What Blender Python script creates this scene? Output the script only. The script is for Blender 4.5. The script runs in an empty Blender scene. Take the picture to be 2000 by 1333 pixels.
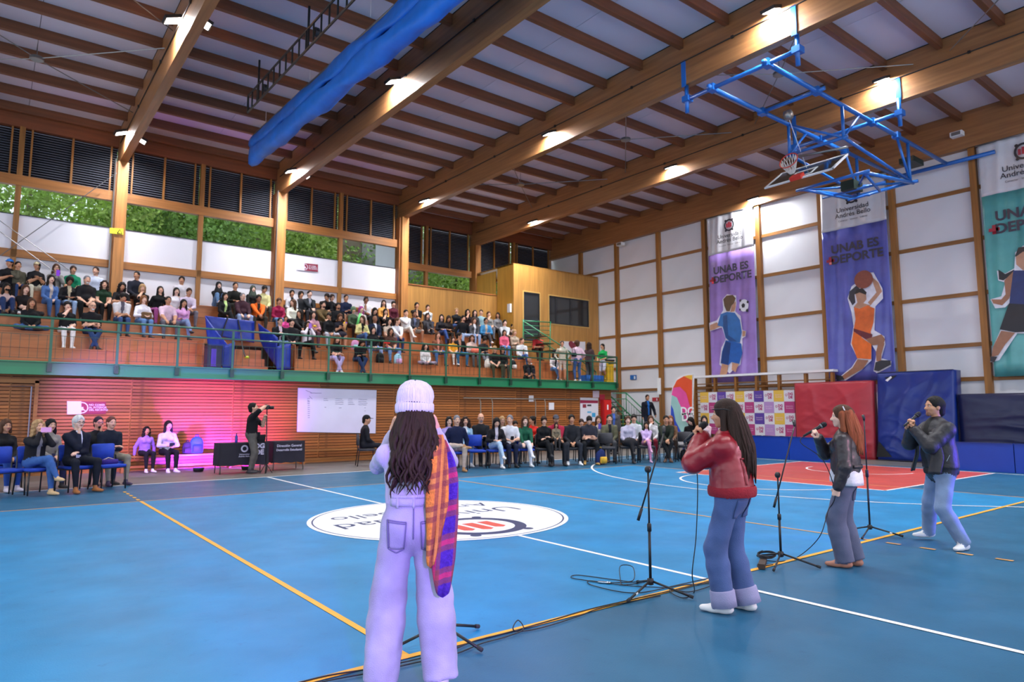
import bpy, bmesh, math, random
import numpy as np
from mathutils import Vector, Matrix, Euler
R = random.Random(7)
SC = bpy.context.scene
COL = SC.collection
PI = math.pi

# ---------------------------------------------------------------- camera
CAMP = (-5.1369, -8.2923, 1.4874); YAW, PITCH, ROLL, FPX = 0.658877, 0.10403, -0.001154, 1317.0
cam_d = bpy.data.cameras.new('camera'); cam = bpy.data.objects.new('camera', cam_d); COL.objects.link(cam)
_f = Vector((math.sin(YAW)*math.cos(PITCH), math.cos(YAW)*math.cos(PITCH), math.sin(PITCH)))
_r = Vector((math.cos(YAW), -math.sin(YAW), 0)); _u = _r.cross(_f)
_r2 = _r*math.cos(ROLL)+_u*math.sin(ROLL); _u2 = -_r*math.sin(ROLL)+_u*math.cos(ROLL)
M = Matrix((( _r2.x, _u2.x, -_f.x, CAMP[0]), (_r2.y, _u2.y, -_f.y, CAMP[1]), (_r2.z, _u2.z, -_f.z, CAMP[2]), (0, 0, 0, 1)))
cam.matrix_world = M
cam_d.sensor_width = 36; cam_d.lens = 36*FPX/2000; cam_d.clip_start = .05; cam_d.clip_end = 300
cam_d.dof.use_dof = True; cam_d.dof.focus_distance = 5.0; cam_d.dof.aperture_fstop = 3.2
SC.camera = cam
def ray(px, py):
    return _f + _r2*((px-1000)/FPX) - _u2*((py-666.5)/FPX)
def at(px, py, axis, val):
    """the point of the hall seen at a pixel of the photograph on the plane x|y|z = val"""
    d = ray(px, py); i = 'xyz'.index(axis); t = (val-CAMP[i])/d[i]
    return Vector(CAMP)+d*t

# ---------------------------------------------------------------- world, exposure
w = bpy.data.worlds.new('world'); SC.world = w; w.use_nodes = True
bg = w.node_tree.nodes['Background']; bg.inputs[0].default_value = (.80, .88, 1, 1); bg.inputs[1].default_value = 1.9
SC.view_settings.view_transform = 'Standard'; SC.view_settings.look = 'None'
SC.view_settings.exposure = 0.14; SC.view_settings.gamma = 1; SC.view_settings.use_curve_mapping = False
SC.cycles.max_bounces = 5; SC.cycles.diffuse_bounces = 3; SC.cycles.glossy_bounces = 2; SC.cycles.transmission_bounces = 3
SC.cycles.transparent_max_bounces = 6; SC.cycles.caustics_reflective = False; SC.cycles.caustics_refractive = False
SC.cycles.sample_clamp_indirect = 6; SC.cycles.use_denoising = True; SC.cycles.adaptive_threshold = .02; SC.cycles.use_light_tree = False

def spot(name, loc, target, energy, color, size=.8, blend=.4, rad=.1):
    l = bpy.data.lights.new(name, 'SPOT'); l.energy = energy; l.color = color; l.spot_size = size; l.spot_blend = blend; l.shadow_soft_size = rad
    o = bpy.data.objects.new(name, l); COL.objects.link(o); o.location = loc
    o.rotation_euler = (Vector(target)-Vector(loc)).to_track_quat('-Z', 'Y').to_euler(); return o
# stage lamps behind the photographer aimed at the singers, and the violet wash lamp lying by the table
spot('stage_lamp_violet', (-5.6, -11.2, 2.3), (-3.15, -4.9, .85), 2300, (.40, .17, 1), .40, .55, .15)
spot('stage_lamp_blue', (6.0, -9.0, 1.2), (3.3, -5.1, .8), 1700, (.10, .04, 1), .36, .5, .12)
spot('stage_lamp_rose', (3.5, -10.5, 2.6), (-.2, -5.1, 1.0), 560, (1, .40, .62), .70, .6, .2)
spot('wash_lamp_violet', (-.9, 9.9, .25), (-.7, 11.2, .85), 900, (.26, .04, 1), 1.9, .6, .06)
spot('wash_lamp_magenta', (.2, 9.7, .25), (.3, 11.2, .95), 600, (.62, .03, 1), 1.9, .6, .06)
spot('wash_lamp_pink', (-4.2, 6.2, 3.0), (-1.8, 11.2, 1.3), 2200, (.55, .20, 1), .95, .8, .15)

# ---------------------------------------------------------------- materials
def lin(c):
    if isinstance(c, str):
        c = c.lstrip('#'); c = [int(c[i:i+2], 16)/255 for i in (0, 2, 4)]
    return tuple(x/12.92 if x <= .04045 else ((x+.055)/1.055)**2.4 for x in c[:3])+(1,)
_MATS = {}
def mat(name, col, rough=.6, var=0, scale=6, bump=0, bscale=40, metal=0, coat=0, emit=None, estr=0, objvar=0, spec=.5, stretch=None, alpha=1, trans=0, sheen=0, coords='Object'):
    if name in _MATS: return _MATS[name]
    m = bpy.data.materials.new(name); m.use_nodes = True; nt = m.node_tree; b = nt.nodes['Principled BSDF']
    c = lin(col); b.inputs['Base Color'].default_value = c; b.inputs['Roughness'].default_value = rough
    b.inputs['Metallic'].default_value = metal; b.inputs['Specular IOR Level'].default_value = spec
    b.inputs['Coat Weight'].default_value = coat
    if sheen: b.inputs['Sheen Weight'].default_value = sheen
    if trans: b.inputs['Transmission Weight'].default_value = trans
    if alpha < 1: b.inputs['Alpha'].default_value = alpha
    if emit: b.inputs['Emission Color'].default_value = lin(emit); b.inputs['Emission Strength'].default_value = estr
    L = nt.links
    vec = None
    if var or bump:
        tc = nt.nodes.new('ShaderNodeTexCoord'); mp = nt.nodes.new('ShaderNodeMapping'); L.new(tc.outputs[coords], mp.inputs[0])
        if stretch: mp.inputs['Scale'].default_value = stretch
        vec = mp.outputs[0]
    out = None
    if var:
        n = nt.nodes.new('ShaderNodeTexNoise'); n.inputs['Scale'].default_value = scale; n.inputs['Detail'].default_value = 2.5; L.new(vec, n.inputs['Vector'])
        r = nt.nodes.new('ShaderNodeValToRGB'); r.color_ramp.elements[0].position = .3; r.color_ramp.elements[1].position = .7
        r.color_ramp.elements[0].color = tuple(x*(1-var) for x in c[:3])+(1,); r.color_ramp.elements[1].color = tuple(min(1, x*(1+var)) for x in c[:3])+(1,)
        L.new(n.outputs[0], r.inputs[0]); out = r.outputs[0]
    if objvar:
        oi = nt.nodes.new('ShaderNodeObjectInfo'); hv = nt.nodes.new('ShaderNodeHueSaturation'); mr = nt.nodes.new('ShaderNodeMapRange')
        mr.inputs['To Min'].default_value = 1-objvar; mr.inputs['To Max'].default_value = 1+objvar
        L.new(oi.outputs['Random'], mr.inputs['Value']); L.new(mr.outputs[0], hv.inputs['Value'])
        if out: L.new(out, hv.inputs['Color'])
        else: hv.inputs['Color'].default_value = c
        out = hv.outputs[0]
    if out: L.new(out, b.inputs['Base Color'])
    if bump:
        n2 = nt.nodes.new('ShaderNodeTexNoise'); n2.inputs['Scale'].default_value = bscale; n2.inputs['Detail'].default_value = 1.5; L.new(vec, n2.inputs['Vector'])
        bp = nt.nodes.new('ShaderNodeBump'); bp.inputs['Strength'].default_value = bump; bp.inputs['Distance'].default_value = .02
        L.new(n2.outputs[0], bp.inputs['Height']); L.new(bp.outputs[0], b.inputs['Normal'])
    _MATS[name] = m; return m
def wood(name, col, axis='x', var=.3, rough=.5, objvar=.12, scale=1.0, knots=False):
    """timber with the grain along one axis and, if wanted, dark knots"""
    st = {'x': (.25, 4, 4), 'y': (4, .25, 4), 'z': (4, 4, .25)}[axis]
    m = mat(name, col, rough, var, 3.0*scale, .12, 9*scale, objvar=objvar, stretch=st)
    if knots and 'kn' not in m.keys():
        m['kn'] = 1; nt = m.node_tree; L = nt.links; b = nt.nodes['Principled BSDF']
        src = b.inputs['Base Color'].links[0].from_socket
        tc = nt.nodes.new('ShaderNodeTexCoord'); mp = nt.nodes.new('ShaderNodeMapping'); mp.inputs['Scale'].default_value = {'x': (.55, 1, 1.4), 'y': (1, .55, 1.4), 'z': (1.4, 1.4, .55)}[axis]
        L.new(tc.outputs['Object'], mp.inputs[0]); v = nt.nodes.new('ShaderNodeTexVoronoi'); v.inputs['Scale'].default_value = 3.2; L.new(mp.outputs[0], v.inputs['Vector'])
        r = nt.nodes.new('ShaderNodeValToRGB'); r.color_ramp.elements[0].position = .07; r.color_ramp.elements[1].position = .16
        L.new(v.outputs['Distance'], r.inputs[0]); mx = nt.nodes.new('ShaderNodeMix'); mx.data_type = 'RGBA'
        L.new(r.outputs[0], mx.inputs['Factor']); mx.inputs['A'].default_value = lin('#4a2c14'); L.new(src, mx.inputs['B']); L.new(mx.outputs['Result'], b.inputs['Base Color'])
    return m

# ---------------------------------------------------------------- mesh helpers
class MB:
    def __init__(s): s.v = []; s.f = []; s.m = []
    def add(s, vs, fs, mi=0):
        o = len(s.v); s.v += [tuple(p) for p in vs]
        for f in fs: s.f.append([i+o for i in f]); s.m.append(mi)
        return s
    def box(s, x0, x1, y0, y1, z0, z1, mi=0, tf=None):
        vs = [Vector(p) for p in ((x0,y0,z0),(x1,y0,z0),(x1,y1,z0),(x0,y1,z0),(x0,y0,z1),(x1,y0,z1),(x1,y1,z1),(x0,y1,z1))]
        if tf is not None: vs = [tf @ p for p in vs]
        return s.add(vs, ((0,3,2,1),(4,5,6,7),(0,1,5,4),(1,2,6,5),(2,3,7,6),(3,0,4,7)), mi)
    def rbox(s, x0, x1, y0, y1, z0, z1, r, mi=0, tf=None, n=3):
        """box with rounded vertical-plane outline in xz, extruded along y"""
        pts = []
        for cx, cz, a0 in ((x1-r, z1-r, 0), (x0+r, z1-r, 90), (x0+r, z0+r, 180), (x1-r, z0+r, 270)):
            for k in range(n+1):
                a = math.radians(a0+90*k/n); pts.append((cx+r*math.cos(a), cz+r*math.sin(a)))
        N = len(pts); vs = [Vector((p[0], y0, p[1])) for p in pts]+[Vector((p[0], y1, p[1])) for p in pts]
        if tf is not None: vs = [tf @ p for p in vs]
        return s.add(vs, [list(range(N)), list(range(2*N-1, N-1, -1))]+[(i, i+N, (i+1) % N+N, (i+1) % N) for i in range(N)], mi)
    def tube(s, pts, r, n=8, mi=0, cap=True):
        pts = [Vector(p) for p in pts]; rr = r if hasattr(r, '__len__') else [r]*len(pts)
        rings = []; up = None
        for i, p in enumerate(pts):
            a = pts[max(0, i-1)]; b = pts[min(len(pts)-1, i+1)]; d = (b-a)
            if d.length < 1e-9: d = Vector((0, 0, 1))
            d.normalize()
            if up is None:
                up = Vector((0, 0, 1)) if abs(d.z) < .9 else Vector((1, 0, 0))
            e1 = d.cross(up)
            if e1.length < 1e-5: e1 = d.orthogonal()
            e1.normalize(); e2 = e1.cross(d); up = e2
            rings.append([p+(e1*math.cos(2*PI*k/n)+e2*math.sin(2*PI*k/n))*rr[i] for k in range(n)])
        vs = [q for g in rings for q in g]; fs = []
        for i in range(len(pts)-1):
            for k in range(n): fs.append((i*n+k, i*n+(k+1) % n, (i+1)*n+(k+1) % n, (i+1)*n+k))
        if cap: fs.append(list(range(n))[::-1]); fs.append([(len(pts)-1)*n+k for k in range(n)])
        return s.add(vs, fs, mi)
    def lathe(s, prof, n=16, mi=0, tf=None):
        vs = []; fs = []
        for r, z in prof:
            for k in range(n):
                p = Vector((r*math.cos(2*PI*k/n), r*math.sin(2*PI*k/n), z)); vs.append(tf @ p if tf is not None else p)
        for i in range(len(prof)-1):
            for k in range(n): fs.append((i*n+k, i*n+(k+1) % n, (i+1)*n+(k+1) % n, (i+1)*n+k))
        fs.append(list(range(n))[::-1]); fs.append([(len(prof)-1)*n+k for k in range(n)])
        return s.add(vs, fs, mi)
    def prism(s, poly, tf, h, mi=0):
        """2-d outline mapped by tf(u,v,w) and given thickness h"""
        N = len(poly); vs = [tf(u, v, 0) for u, v in poly]+[tf(u, v, h) for u, v in poly]
        return s.add(vs, [list(range(N))[::-1], [i+N for i in range(N)]]+[(i, (i+1) % N, (i+1) % N+N, i+N) for i in range(N)], mi)
    def mesh(s, name, mats, smooth=False):
        me = bpy.data.meshes.new(name); me.from_pydata(s.v, [], s.f)
        for m in (mats if isinstance(mats, (list, tuple)) else [mats]): me.materials.append(m)
        if any(s.m): me.polygons.foreach_set('material_index', s.m)
        if smooth: me.polygons.foreach_set('use_smooth', [True]*len(me.polygons))
        me.update(); return me
    def build(s, name, mats, parent=None, smooth=False):
        return link(name, s.mesh(name, mats, smooth), parent)
def link(name, me, parent=None):
    o = bpy.data.objects.new(name, me); COL.objects.link(o)
    if parent is not None: o.parent = parent
    return o
def tag(o, label=None, cat=None, group=None, kind=None):
    if label: o['label'] = label
    if cat: o['category'] = cat
    if group: o['group'] = group
    if kind: o['kind'] = kind
    return o
def empty(name, loc=(0, 0, 0), rz=0):
    o = bpy.data.objects.new(name, None); COL.objects.link(o); o.location = loc; o.rotation_euler = (0, 0, rz); o.empty_display_size = .1; return o
def thing(name, label, cat, loc=(0, 0, 0), rz=0, group=None):
    return tag(empty(name, loc, rz), label, cat, group)
def struct(name, label=None):
    return tag(empty(name), label, None, None, 'structure')
def boxo(name, m, x0, x1, y0, y1, z0, z1, parent=None):
    """box with its own origin at the centre"""
    b = MB().box(-(x1-x0)/2, (x1-x0)/2, -(y1-y0)/2, (y1-y0)/2, -(z1-z0)/2, (z1-z0)/2).build(name, m, parent)
    b.location = ((x0+x1)/2, (y0+y1)/2, (z0+z1)/2); return b
def text_mesh(txt, size=1, align='CENTER', bold=0, shear=0):
    c = bpy.data.curves.new('t', 'FONT'); c.body = txt; c.size = size; c.align_x = align; c.offset = bold; c.shear = shear; c.resolution_u = 3
    o = bpy.data.objects.new('t', c); COL.objects.link(o)
    dg = bpy.context.evaluated_depsgraph_get(); me = bpy.data.meshes.new_from_object(o.evaluated_get(dg))
    bpy.data.objects.remove(o); bpy.data.curves.remove(c); return me
def text_obj(name, txt, m, size, mtx, parent=None, align='CENTER', bold=0, sx=1):
    """flat lettering laid on the plane given by mtx (x right, y up)"""
    me = text_mesh(txt, size, align, bold); me.transform(mtx @ Matrix.Diagonal((sx, 1, 1, 1))); me.materials.clear(); me.materials.append(m)
    return tag(link(name, me, parent), kind='stuff')
def fit_text(name, txt, m, width, mtx, parent):
    me = text_mesh(txt, 1.0); xs = [v.co.x for v in me.vertices]; s = width/(max(xs)-min(xs)); me.transform(mtx @ Matrix.Diagonal((s, s*.95, 1, 1))); me.materials.clear(); me.materials.append(m); return tag(link(name, me, parent), kind='stuff')
def frame(o, ex, ey):
    ex = Vector(ex).normalized(); ey = Vector(ey).normalized(); ez = ex.cross(ey)
    return Matrix(((ex.x, ey.x, ez.x, o[0]), (ex.y, ey.y, ez.y, o[1]), (ex.z, ey.z, ez.z, o[2]), (0, 0, 0, 1)))
# ================================================================ THE SETTING
GLU = wood('glulam', '#93643c', 'y', .22, .45, .06); GLUZ = wood('post_timber', '#a56c33', 'z', .25, .5, .08); GLUX = wood('purlin_timber', '#744529', 'x', .22, .55, .08)
RAILX = wood('rail_timber_x', '#a0662f', 'x', .22, .5, .08); RAILY = wood('rail_timber_y', '#8f602f', 'y', .22, .5, .08); STUD = wood('stud_timber', '#96632c', 'z', .25, .5, .08)
WHITE = mat('white_panel', '#e4e3e8', .55, .04, .8, objvar=.02); WHITEL = mat('white_panel_left', '#e6e2ea', .6, .03, .8)
CEIL = mat('ceiling_panel', '#d6d0dc', .4, .06, .5, objvar=.03, spec=.4)
SLAT = wood('wall_slat', '#9c5c28', 'x', .28, .5, .18, 1.2, knots=True)
BACKING = mat('slat_backing', '#1a1210', .9)
PLY = wood('plywood', '#ab7a3c', 'z', .16, .45, .05); PLYX = wood('bleacher_ply', '#a9683a', 'x', .18, .42, .08)
RAILG = mat('railing_green', '#1b5a42', .35, .06, 2, coat=.2); GREEN = mat('green_steel', '#1f7a50', .35, .06, 2, coat=.2); DGREEN = mat('dark_green_steel', '#173f2c', .35)
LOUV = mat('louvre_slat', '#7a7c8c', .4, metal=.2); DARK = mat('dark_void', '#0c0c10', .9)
GALV = mat('galvanised', '#8a8a8a', .4, metal=.8); BLACK = mat('black_steel', '#151517', .45); CHROME = mat('chrome', '#cccccc', .15, metal=1)
WP = mat('white_paint', '#f0f0f2', .45)

# ---- floor and its court
def court_mat(name, col, rough, var, scale):
    m = mat(name, col, rough, var, scale, .05, 90, spec=.3, stretch=(1, 1, 1), coat=.0)
    nt = m.node_tree; L = nt.links; b = nt.nodes['Principled BSDF']
    tc = nt.nodes.new('ShaderNodeTexCoord'); n = nt.nodes.new('ShaderNodeTexNoise'); n.inputs['Scale'].default_value = 1.1; n.inputs['Detail'].default_value = 4; n.inputs['Roughness'].default_value = .7
    L.new(tc.outputs['Object'], n.inputs['Vector']); mr = nt.nodes.new('ShaderNodeMapRange'); mr.inputs['To Min'].default_value = rough-.1; mr.inputs['To Max'].default_value = rough+.16
    L.new(n.outputs[0], mr.inputs['Value']); L.new(mr.outputs[0], b.inputs['Roughness'])
    # dark scuffs
    src = b.inputs['Base Color'].links[0].from_socket
    v = nt.nodes.new('ShaderNodeTexNoise'); v.inputs['Scale'].default_value = 7; v.inputs['Detail'].default_value = 4; v.inputs['Roughness'].default_value = .75; L.new(tc.outputs['Object'], v.inputs['Vector'])
    r = nt.nodes.new('ShaderNodeValToRGB'); r.color_ramp.elements[0].position = .60; r.color_ramp.elements[1].position = .72; r.color_ramp.elements[0].color = (1, 1, 1, 1); r.color_ramp.elements[1].color = (.70, .74, .80, 1)
    L.new(v.outputs[0], r.inputs[0]); mx = nt.nodes.new('ShaderNodeMix'); mx.data_type = 'RGBA'; mx.blend_type = 'MULTIPLY'; mx.inputs['Factor'].default_value = .8
    L.new(src, mx.inputs['A']); L.new(r.outputs[0], mx.inputs['B']); L.new(mx.outputs['Result'], b.inputs['Base Color'])
    return m
BLUE = court_mat('court_blue', '#1f7db0', .40, .15, 1.4); TEAL = court_mat('court_teal', '#265f80', .36, .12, 1.8)
GREYF = court_mat('margin_floor', '#6f6a66', .4, .14, 1.5); REDF = court_mat('key_red', '#b8483f', .42, .1, 2)
LW = mat('line_white', '#eceaea', .45, .05, 8); LY = mat('line_yellow', '#e9a72a', .45, .08, 5); LO = mat('line_orange', '#cf9655', .5, .1, 5)
NAVY = mat('logo_navy', '#1f2c5c', .45); LOGORED = mat('logo_red', '#d8503f', .45)
floor = struct('floor', 'blue and teal sports hall floor with painted court lines')
boxo('floor_slab', GREYF, -14.6, 18.2, -15.2, 18.2, -.2, 0, floor)
def slab(name, m, x0, x1, y0, y1, z): return boxo(name, m, x0, x1, y0, y1, z-.002, z, floor)
slab('court_teal', TEAL, -14, 14, -7.5, 7.5, .002); slab('outer_teal', TEAL, -14.5, 14.4, -15, -7.5, .002)
slab('court_end', TEAL, 14, 14.4, -15, 7.5, .0021)
slab('court_blue', BLUE, -9, 9, -4.5, 4.5, .004)
slab('key_area', REDF, 8.2, 14, -2.45, 2.45, .006)
def line(m, x0, x1, y0, y1, z=.0075): return slab('court_line', m, x0, x1, y0, y1, z)
def arc(m, cx, cy, r, wd, a0, a1, z=.0085, n=60):
    b = MB(); vs = []
    for k in range(n+1):
        a = math.radians(a0+(a1-a0)*k/n)
        for rr in (r-wd/2, r+wd/2): vs.append((cx+rr*math.cos(a), cy+rr*math.sin(a), z))
    b.add(vs, [(2*k, 2*k+1, 2*k+3, 2*k+2) for k in range(n)]); return b.build('court_arc', m, floor)
line(LW, -14, 14, 7.45, 7.5); line(LW, -14, 14, -7.5, -7.45); line(LW, 13.95, 14, -7.5, 7.5)
line(LW, -.025, .025, 1.8, 7.5); line(LW, -.025, .025, -7.5, -1.8)
line(LW, 8.2, 14, 2.4, 2.45, .0085); line(LW, 8.2, 14, -2.45, -2.4, .0085); line(LW, 8.2, 8.25, -2.45, 2.45, .0085)
arc(LW, 12.425, 0, 6.75, .05, 102, 258); line(LW, 11.02, 14, 6.6, 6.65); line(LW, 11.02, 14, -6.65, -6.6)
arc(LW, 8.2, 0, 1.8, .05, 90, 270); arc(LW, 12.425, 0, 1.25, .05, 90, 270)
line(LY, -9, 9, -4.55, -4.5, .0086); line(LY, -3.05, -3, -4.5, 4.5, .0086)
line(LO, -9, 9, 4.5, 4.53, .0086); line(LO, 2.98, 3.02, -4.5, 4.5, .0086); line(LO, 9, 9.03, -4.5, 4.5, .0086)
for k in range(5):
    line(LY, -3.05, -3, 4.7+k*.35, 4.85+k*.35, .0086)
    line(LO, 2.97, 3.02, -4.85-k*.35, -4.70-k*.35, .0086)
# centre disc with the emblem, to be read from the far side
disc = MB(); disc.lathe([(1.8, .0085), (1.8, .0095)], 72); disc.build('centre_disc', mat('disc_white', '#eeeef2', .4, .03, 6), floor)
arc(NAVY, 0, 0, 1.73, .022, 0, 360, .0102, 96)
CF = frame((0, 0, .0104), (-1, 0, 0), (0, -1, 0))
fit_text('lettering', 'Universidad', NAVY, 2.85, CF @ Matrix.Translation((.05, -.27, 0)), floor)
fit_text('lettering', 'Andrés Bello', NAVY, 2.6, CF @ Matrix.Translation((0, -.86, 0)), floor)
ex, ey = -.02, -.92
arc(NAVY, ex, ey, .58, .15, 0, 360, .0106, 60)
for a in (55, 125, 235, 305):
    b = MB(); x, y = ex+.70*math.cos(math.radians(a)), ey+.70*math.sin(math.radians(a)); b.lathe([(.07, .0106), (.07, .0112)], 14, tf=Matrix.Translation((x, y, 0))); b.build('emblem_foot', NAVY, floor)
for k in (-1, 0, 1):
    hgt = .27 if k else .33
    b = MB(); b.prism([(-.085, -.22), (.085, -.22), (.085, hgt-.06), (0, hgt), (-.085, hgt-.06)], lambda u, v, h, k=k: CF @ Vector((-ex+u+k*.24, -ey+v, .0003+h)), .0006); b.build('emblem_bar', LOGORED, floor)

# ---- roof: beams, purlins, panels, conduits
BX = [-12.1, -7.2, -2.25, 2.72, 7.66, 12.6]; ZB, ZT = 9.25, 10.4; YL = 15.6; XB = 17.75
ceiling = struct('ceiling', 'pale ceiling panels between brown timber purlins')
PY = [2.68+1.27*k for k in range(-14, 12)]
ends = [-14.4]+[x for x in BX]+[17.6]
def ylim(x): return 15.7 if x < 7.5 else 17.7
for i in range(len(ends)-1):
    x0, x1 = ends[i]+(.11 if i else 0), ends[i+1]-.11
    for y in PY:
        if y > ylim((x0+x1)/2)-.2 or y < -14: continue
        boxo('purlin', GLUX, x0, x1, y-.06, y+.06, 10.17, 10.42, ceiling)
    for k in range(len(PY)):
        y0 = PY[k]; y1 = PY[k]+1.27
        if y0 > ylim((x0+x1)/2): continue
        n = 2
        for j in range(n):
            xa = x0+(x1-x0)*j/n; xb = x0+(x1-x0)*(j+1)/n
            boxo('ceiling_panel', CEIL, xa+.006, xb-.006, y0+.004, min(y1, 17.9)-.004, 10.42, 10.47, ceiling)
boxo('roof_deck', DARK, -14.6, 18, -15.2, 18, 10.49, 10.56, ceiling)
for i, x in enumerate(BX):
    o = boxo('roof_beam', GLU, x-.11, x+.11, -15, ylim(x)+.1, ZB, ZT); tag(o, 'long laminated timber roof beam crossing the hall', None, None, 'structure')
    c = MB().tube([(x-.125, -14, 9.83), (x-.125, ylim(x)-.5, 9.83)], .014, 6).build('conduit', BLACK, o); c.matrix_parent_inverse = Matrix.Translation(o.location).inverted()
    for yy in range(-12, 15, 3):
        c = boxo('conduit_clip', BLACK, x-.15, x-.11, yy-.03, yy+.03, 9.80, 9.86, o); c.matrix_parent_inverse = Matrix.Translation(o.location).inverted()
o = boxo('roof_beam', GLU, 17.5, 17.72, -15, 17.8, 9.3, 10.42); tag(o, 'end roof beam along the top of banner wall', None, None, 'structure')

# ---- left wall above the stands
wl = struct('wall_left', 'upper wall of white panels, windows and louvres behind the stands')
def bay(x0, x1, Y, sill, head, lo):
    """one window bay between two posts"""
    mid = (x0+x1)/2-.1
    for a, b in ((x0+.12, mid-.06), (mid+.06, x1-.12)):
        if lo < sill-.1: boxo('white_panel', WHITEL, a, b, Y+.02, Y+.06, lo, sill, wl)
        g = boxo('window_pane', GLASS, a, b, Y+.05, Y+.058, sill, head, wl)
        boxo('window_sill', BLACK, a, b, Y, Y+.07, sill-.012, sill+.012, wl)
        # louvre pair
        w2 = (a+b)/2; s = MB()
        z = head+.36
        while z < 9.8:
            tf = Matrix.Translation(((a+b)/2, Y+.1, z)) @ Matrix.Rotation(math.radians(32), 4, 'X')
            s.box(-(b-a)/2, (b-a)/2, -.034, .034, -.004, .004, 0, tf); z += .075
        tag(s.build('louvre_slats', LOUV, wl), None, None, None, 'stuff')
        boxo('louvre_backing', DARK, a, b, Y+.2, Y+.22, head+.3, 9.85, wl)
        boxo('louvre_stile', STUD, w2-.03, w2+.03, Y-.02, Y+.06, head+.3, 9.82, wl)
        for q in (a+.18, b-.18) : boxo('louvre_stile', STUD, q-.025, q+.025, Y-.02, Y+.06, head+.3, 9.82, wl)
    boxo('mullion', STUD, mid-.07, mid+.07, Y-.08, Y+.1, lo, 9.82, wl)
    boxo('head_rail', RAILX, x0+.1, x1-.1, Y-.1, Y+.08, head, head+.3, wl)
    boxo('top_plate', wood('top_plate_timber', '#7c4426', 'x', .2, .6), x0+.1, x1-.1, Y-.06, Y+.1, 9.8, 10.42, wl)
    if lo < sill-.1: boxo('lower_rail', RAILX, x0+.1, x1-.1, Y-.08, Y+.05, 5.93, 6.16, wl)
GLASS = mat('window_glass', '#e8f0f0', .02, trans=1, spec=.5)
GLASS.node_tree.nodes['Principled BSDF'].inputs['IOR'].default_value = 1.02
for i in range(4):
    bay(BX[i], BX[i+1], YL, 7.2, 8.05, 4.7)
boxo('second_rail', RAILX, BX[3]+.1, BX[4]-.1, YL-.06, YL+.05, 5.3, 5.46, wl)
bay(BX[4], BX[5], 17.6, 7.0, 7.72, 7.0); bay(BX[5], 17.6, 17.6, 7.0, 7.72, 7.0)
for x in BX:
    yy = YL if x < 9 else 17.6
    boxo('main_post', GLUZ, x-.15, x+.15, yy-.42, yy+.1, 2.6, ZB, wl)
    if x < 9: boxo('post_side', wood('post_side_timber', '#8d5528', 'z', .2, .55), x-.20, x-.152, yy-.28, yy+.08, 2.6, ZB, wl)
c = MB(); c.tube([(BX[2]-.22, 15.2, 4.9), (BX[2]-.22, 15.2, 9.3)], .02, 6); c.tube([(BX[3]-.18, 15.15, 4.9), (BX[3]-.18, 15.15, 9.3)], .02, 6); c.build('conduit', GALV, wl)
boxo('return_wall', WHITEL, 7.6, 7.7, YL+.1, 17.7, 6.5, 9.8, wl)
boxo('lower_wall', WHITEL, -12, 7.6, YL+.07, YL+.1, 2.6, 4.7, wl)
o = boxo('plywood_wall', PLY, 7.76, 12.7, YL+.02, YL+.1, 2.6, 6.62); tag(o, 'plywood wall behind the upper rows of the stands', None, None, 'structure')
boxo('capping', PLYX, 7.74, 12.72, YL-.02, YL+.13, 6.62, 6.66, o).matrix_parent_inverse = Matrix.Translation(o.location).inverted()

# ---- slatted wall under the stands: every board its own piece
wll = struct('wall_left_lower', 'horizontal timber slat wall under the stands')
boxo('backing', BACKING, -9.8, 15.1, 11.24, 11.3, 0, 2.4, wll)
me_pl = {}
seg = [(-9.7+2.48*k, -9.7+2.48*(k+1)) for k in range(10)]
pitch = .0835
pm = MB().box(-1.235, 1.235, -.011, .011, -.034, .034).mesh('slat', SLAT)
for si, (a, b) in enumerate(seg):
    for k in range(28):
        o = link('slat', pm, wll); o.location = ((a+b)/2+R.uniform(-.004, .004), 11.2+R.uniform(-.004, .004), .10+k*pitch); o.rotation_euler = (0, R.uniform(-.0012, .0012), 0)
    boxo('batten', STUD, b-.02, b+.02, 11.215, 11.24, 0, 2.4, wll)
boxo('baseboard', RAILX, -9.8, 15.1, 11.16, 11.24, 0, .06, wll)

# ---- back wall
wb = struct('wall_back', 'white wall panels in a grid of timber studs and rails')
SY = [13.17+2.42*2, 13.17+2.42, 13.17, 10.68, 8.28, 5.82, 3.37, 1.0, -1.32, -3.7, -6.1, -8.5, -10.9, -13.3]
ZR = [0, 2.42, 3.43, 4.94, 6.56, 8.1, 9.5]
for i in range(len(SY)-1):
    y1, y0 = SY[i]-.08, SY[i+1]+.08
    for k in range(6):
        boxo('wall_panel', WHITE, XB, XB+.05, y0, y1, ZR[k]+.05, ZR[k+1]-.05, wb)
        if k: boxo('rail', RAILY, XB-.05, XB+.04, y0, y1, ZR[k]-.06, ZR[k]+.06, wb)
for y in SY: boxo('stud', STUD, XB-.16, XB+.06, y-.09, y+.09, 0, 9.35, wb)
boxo('wall_backing', DARK, XB+.06, XB+.1, -15, 18, 0, 10.4, wb)
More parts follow.
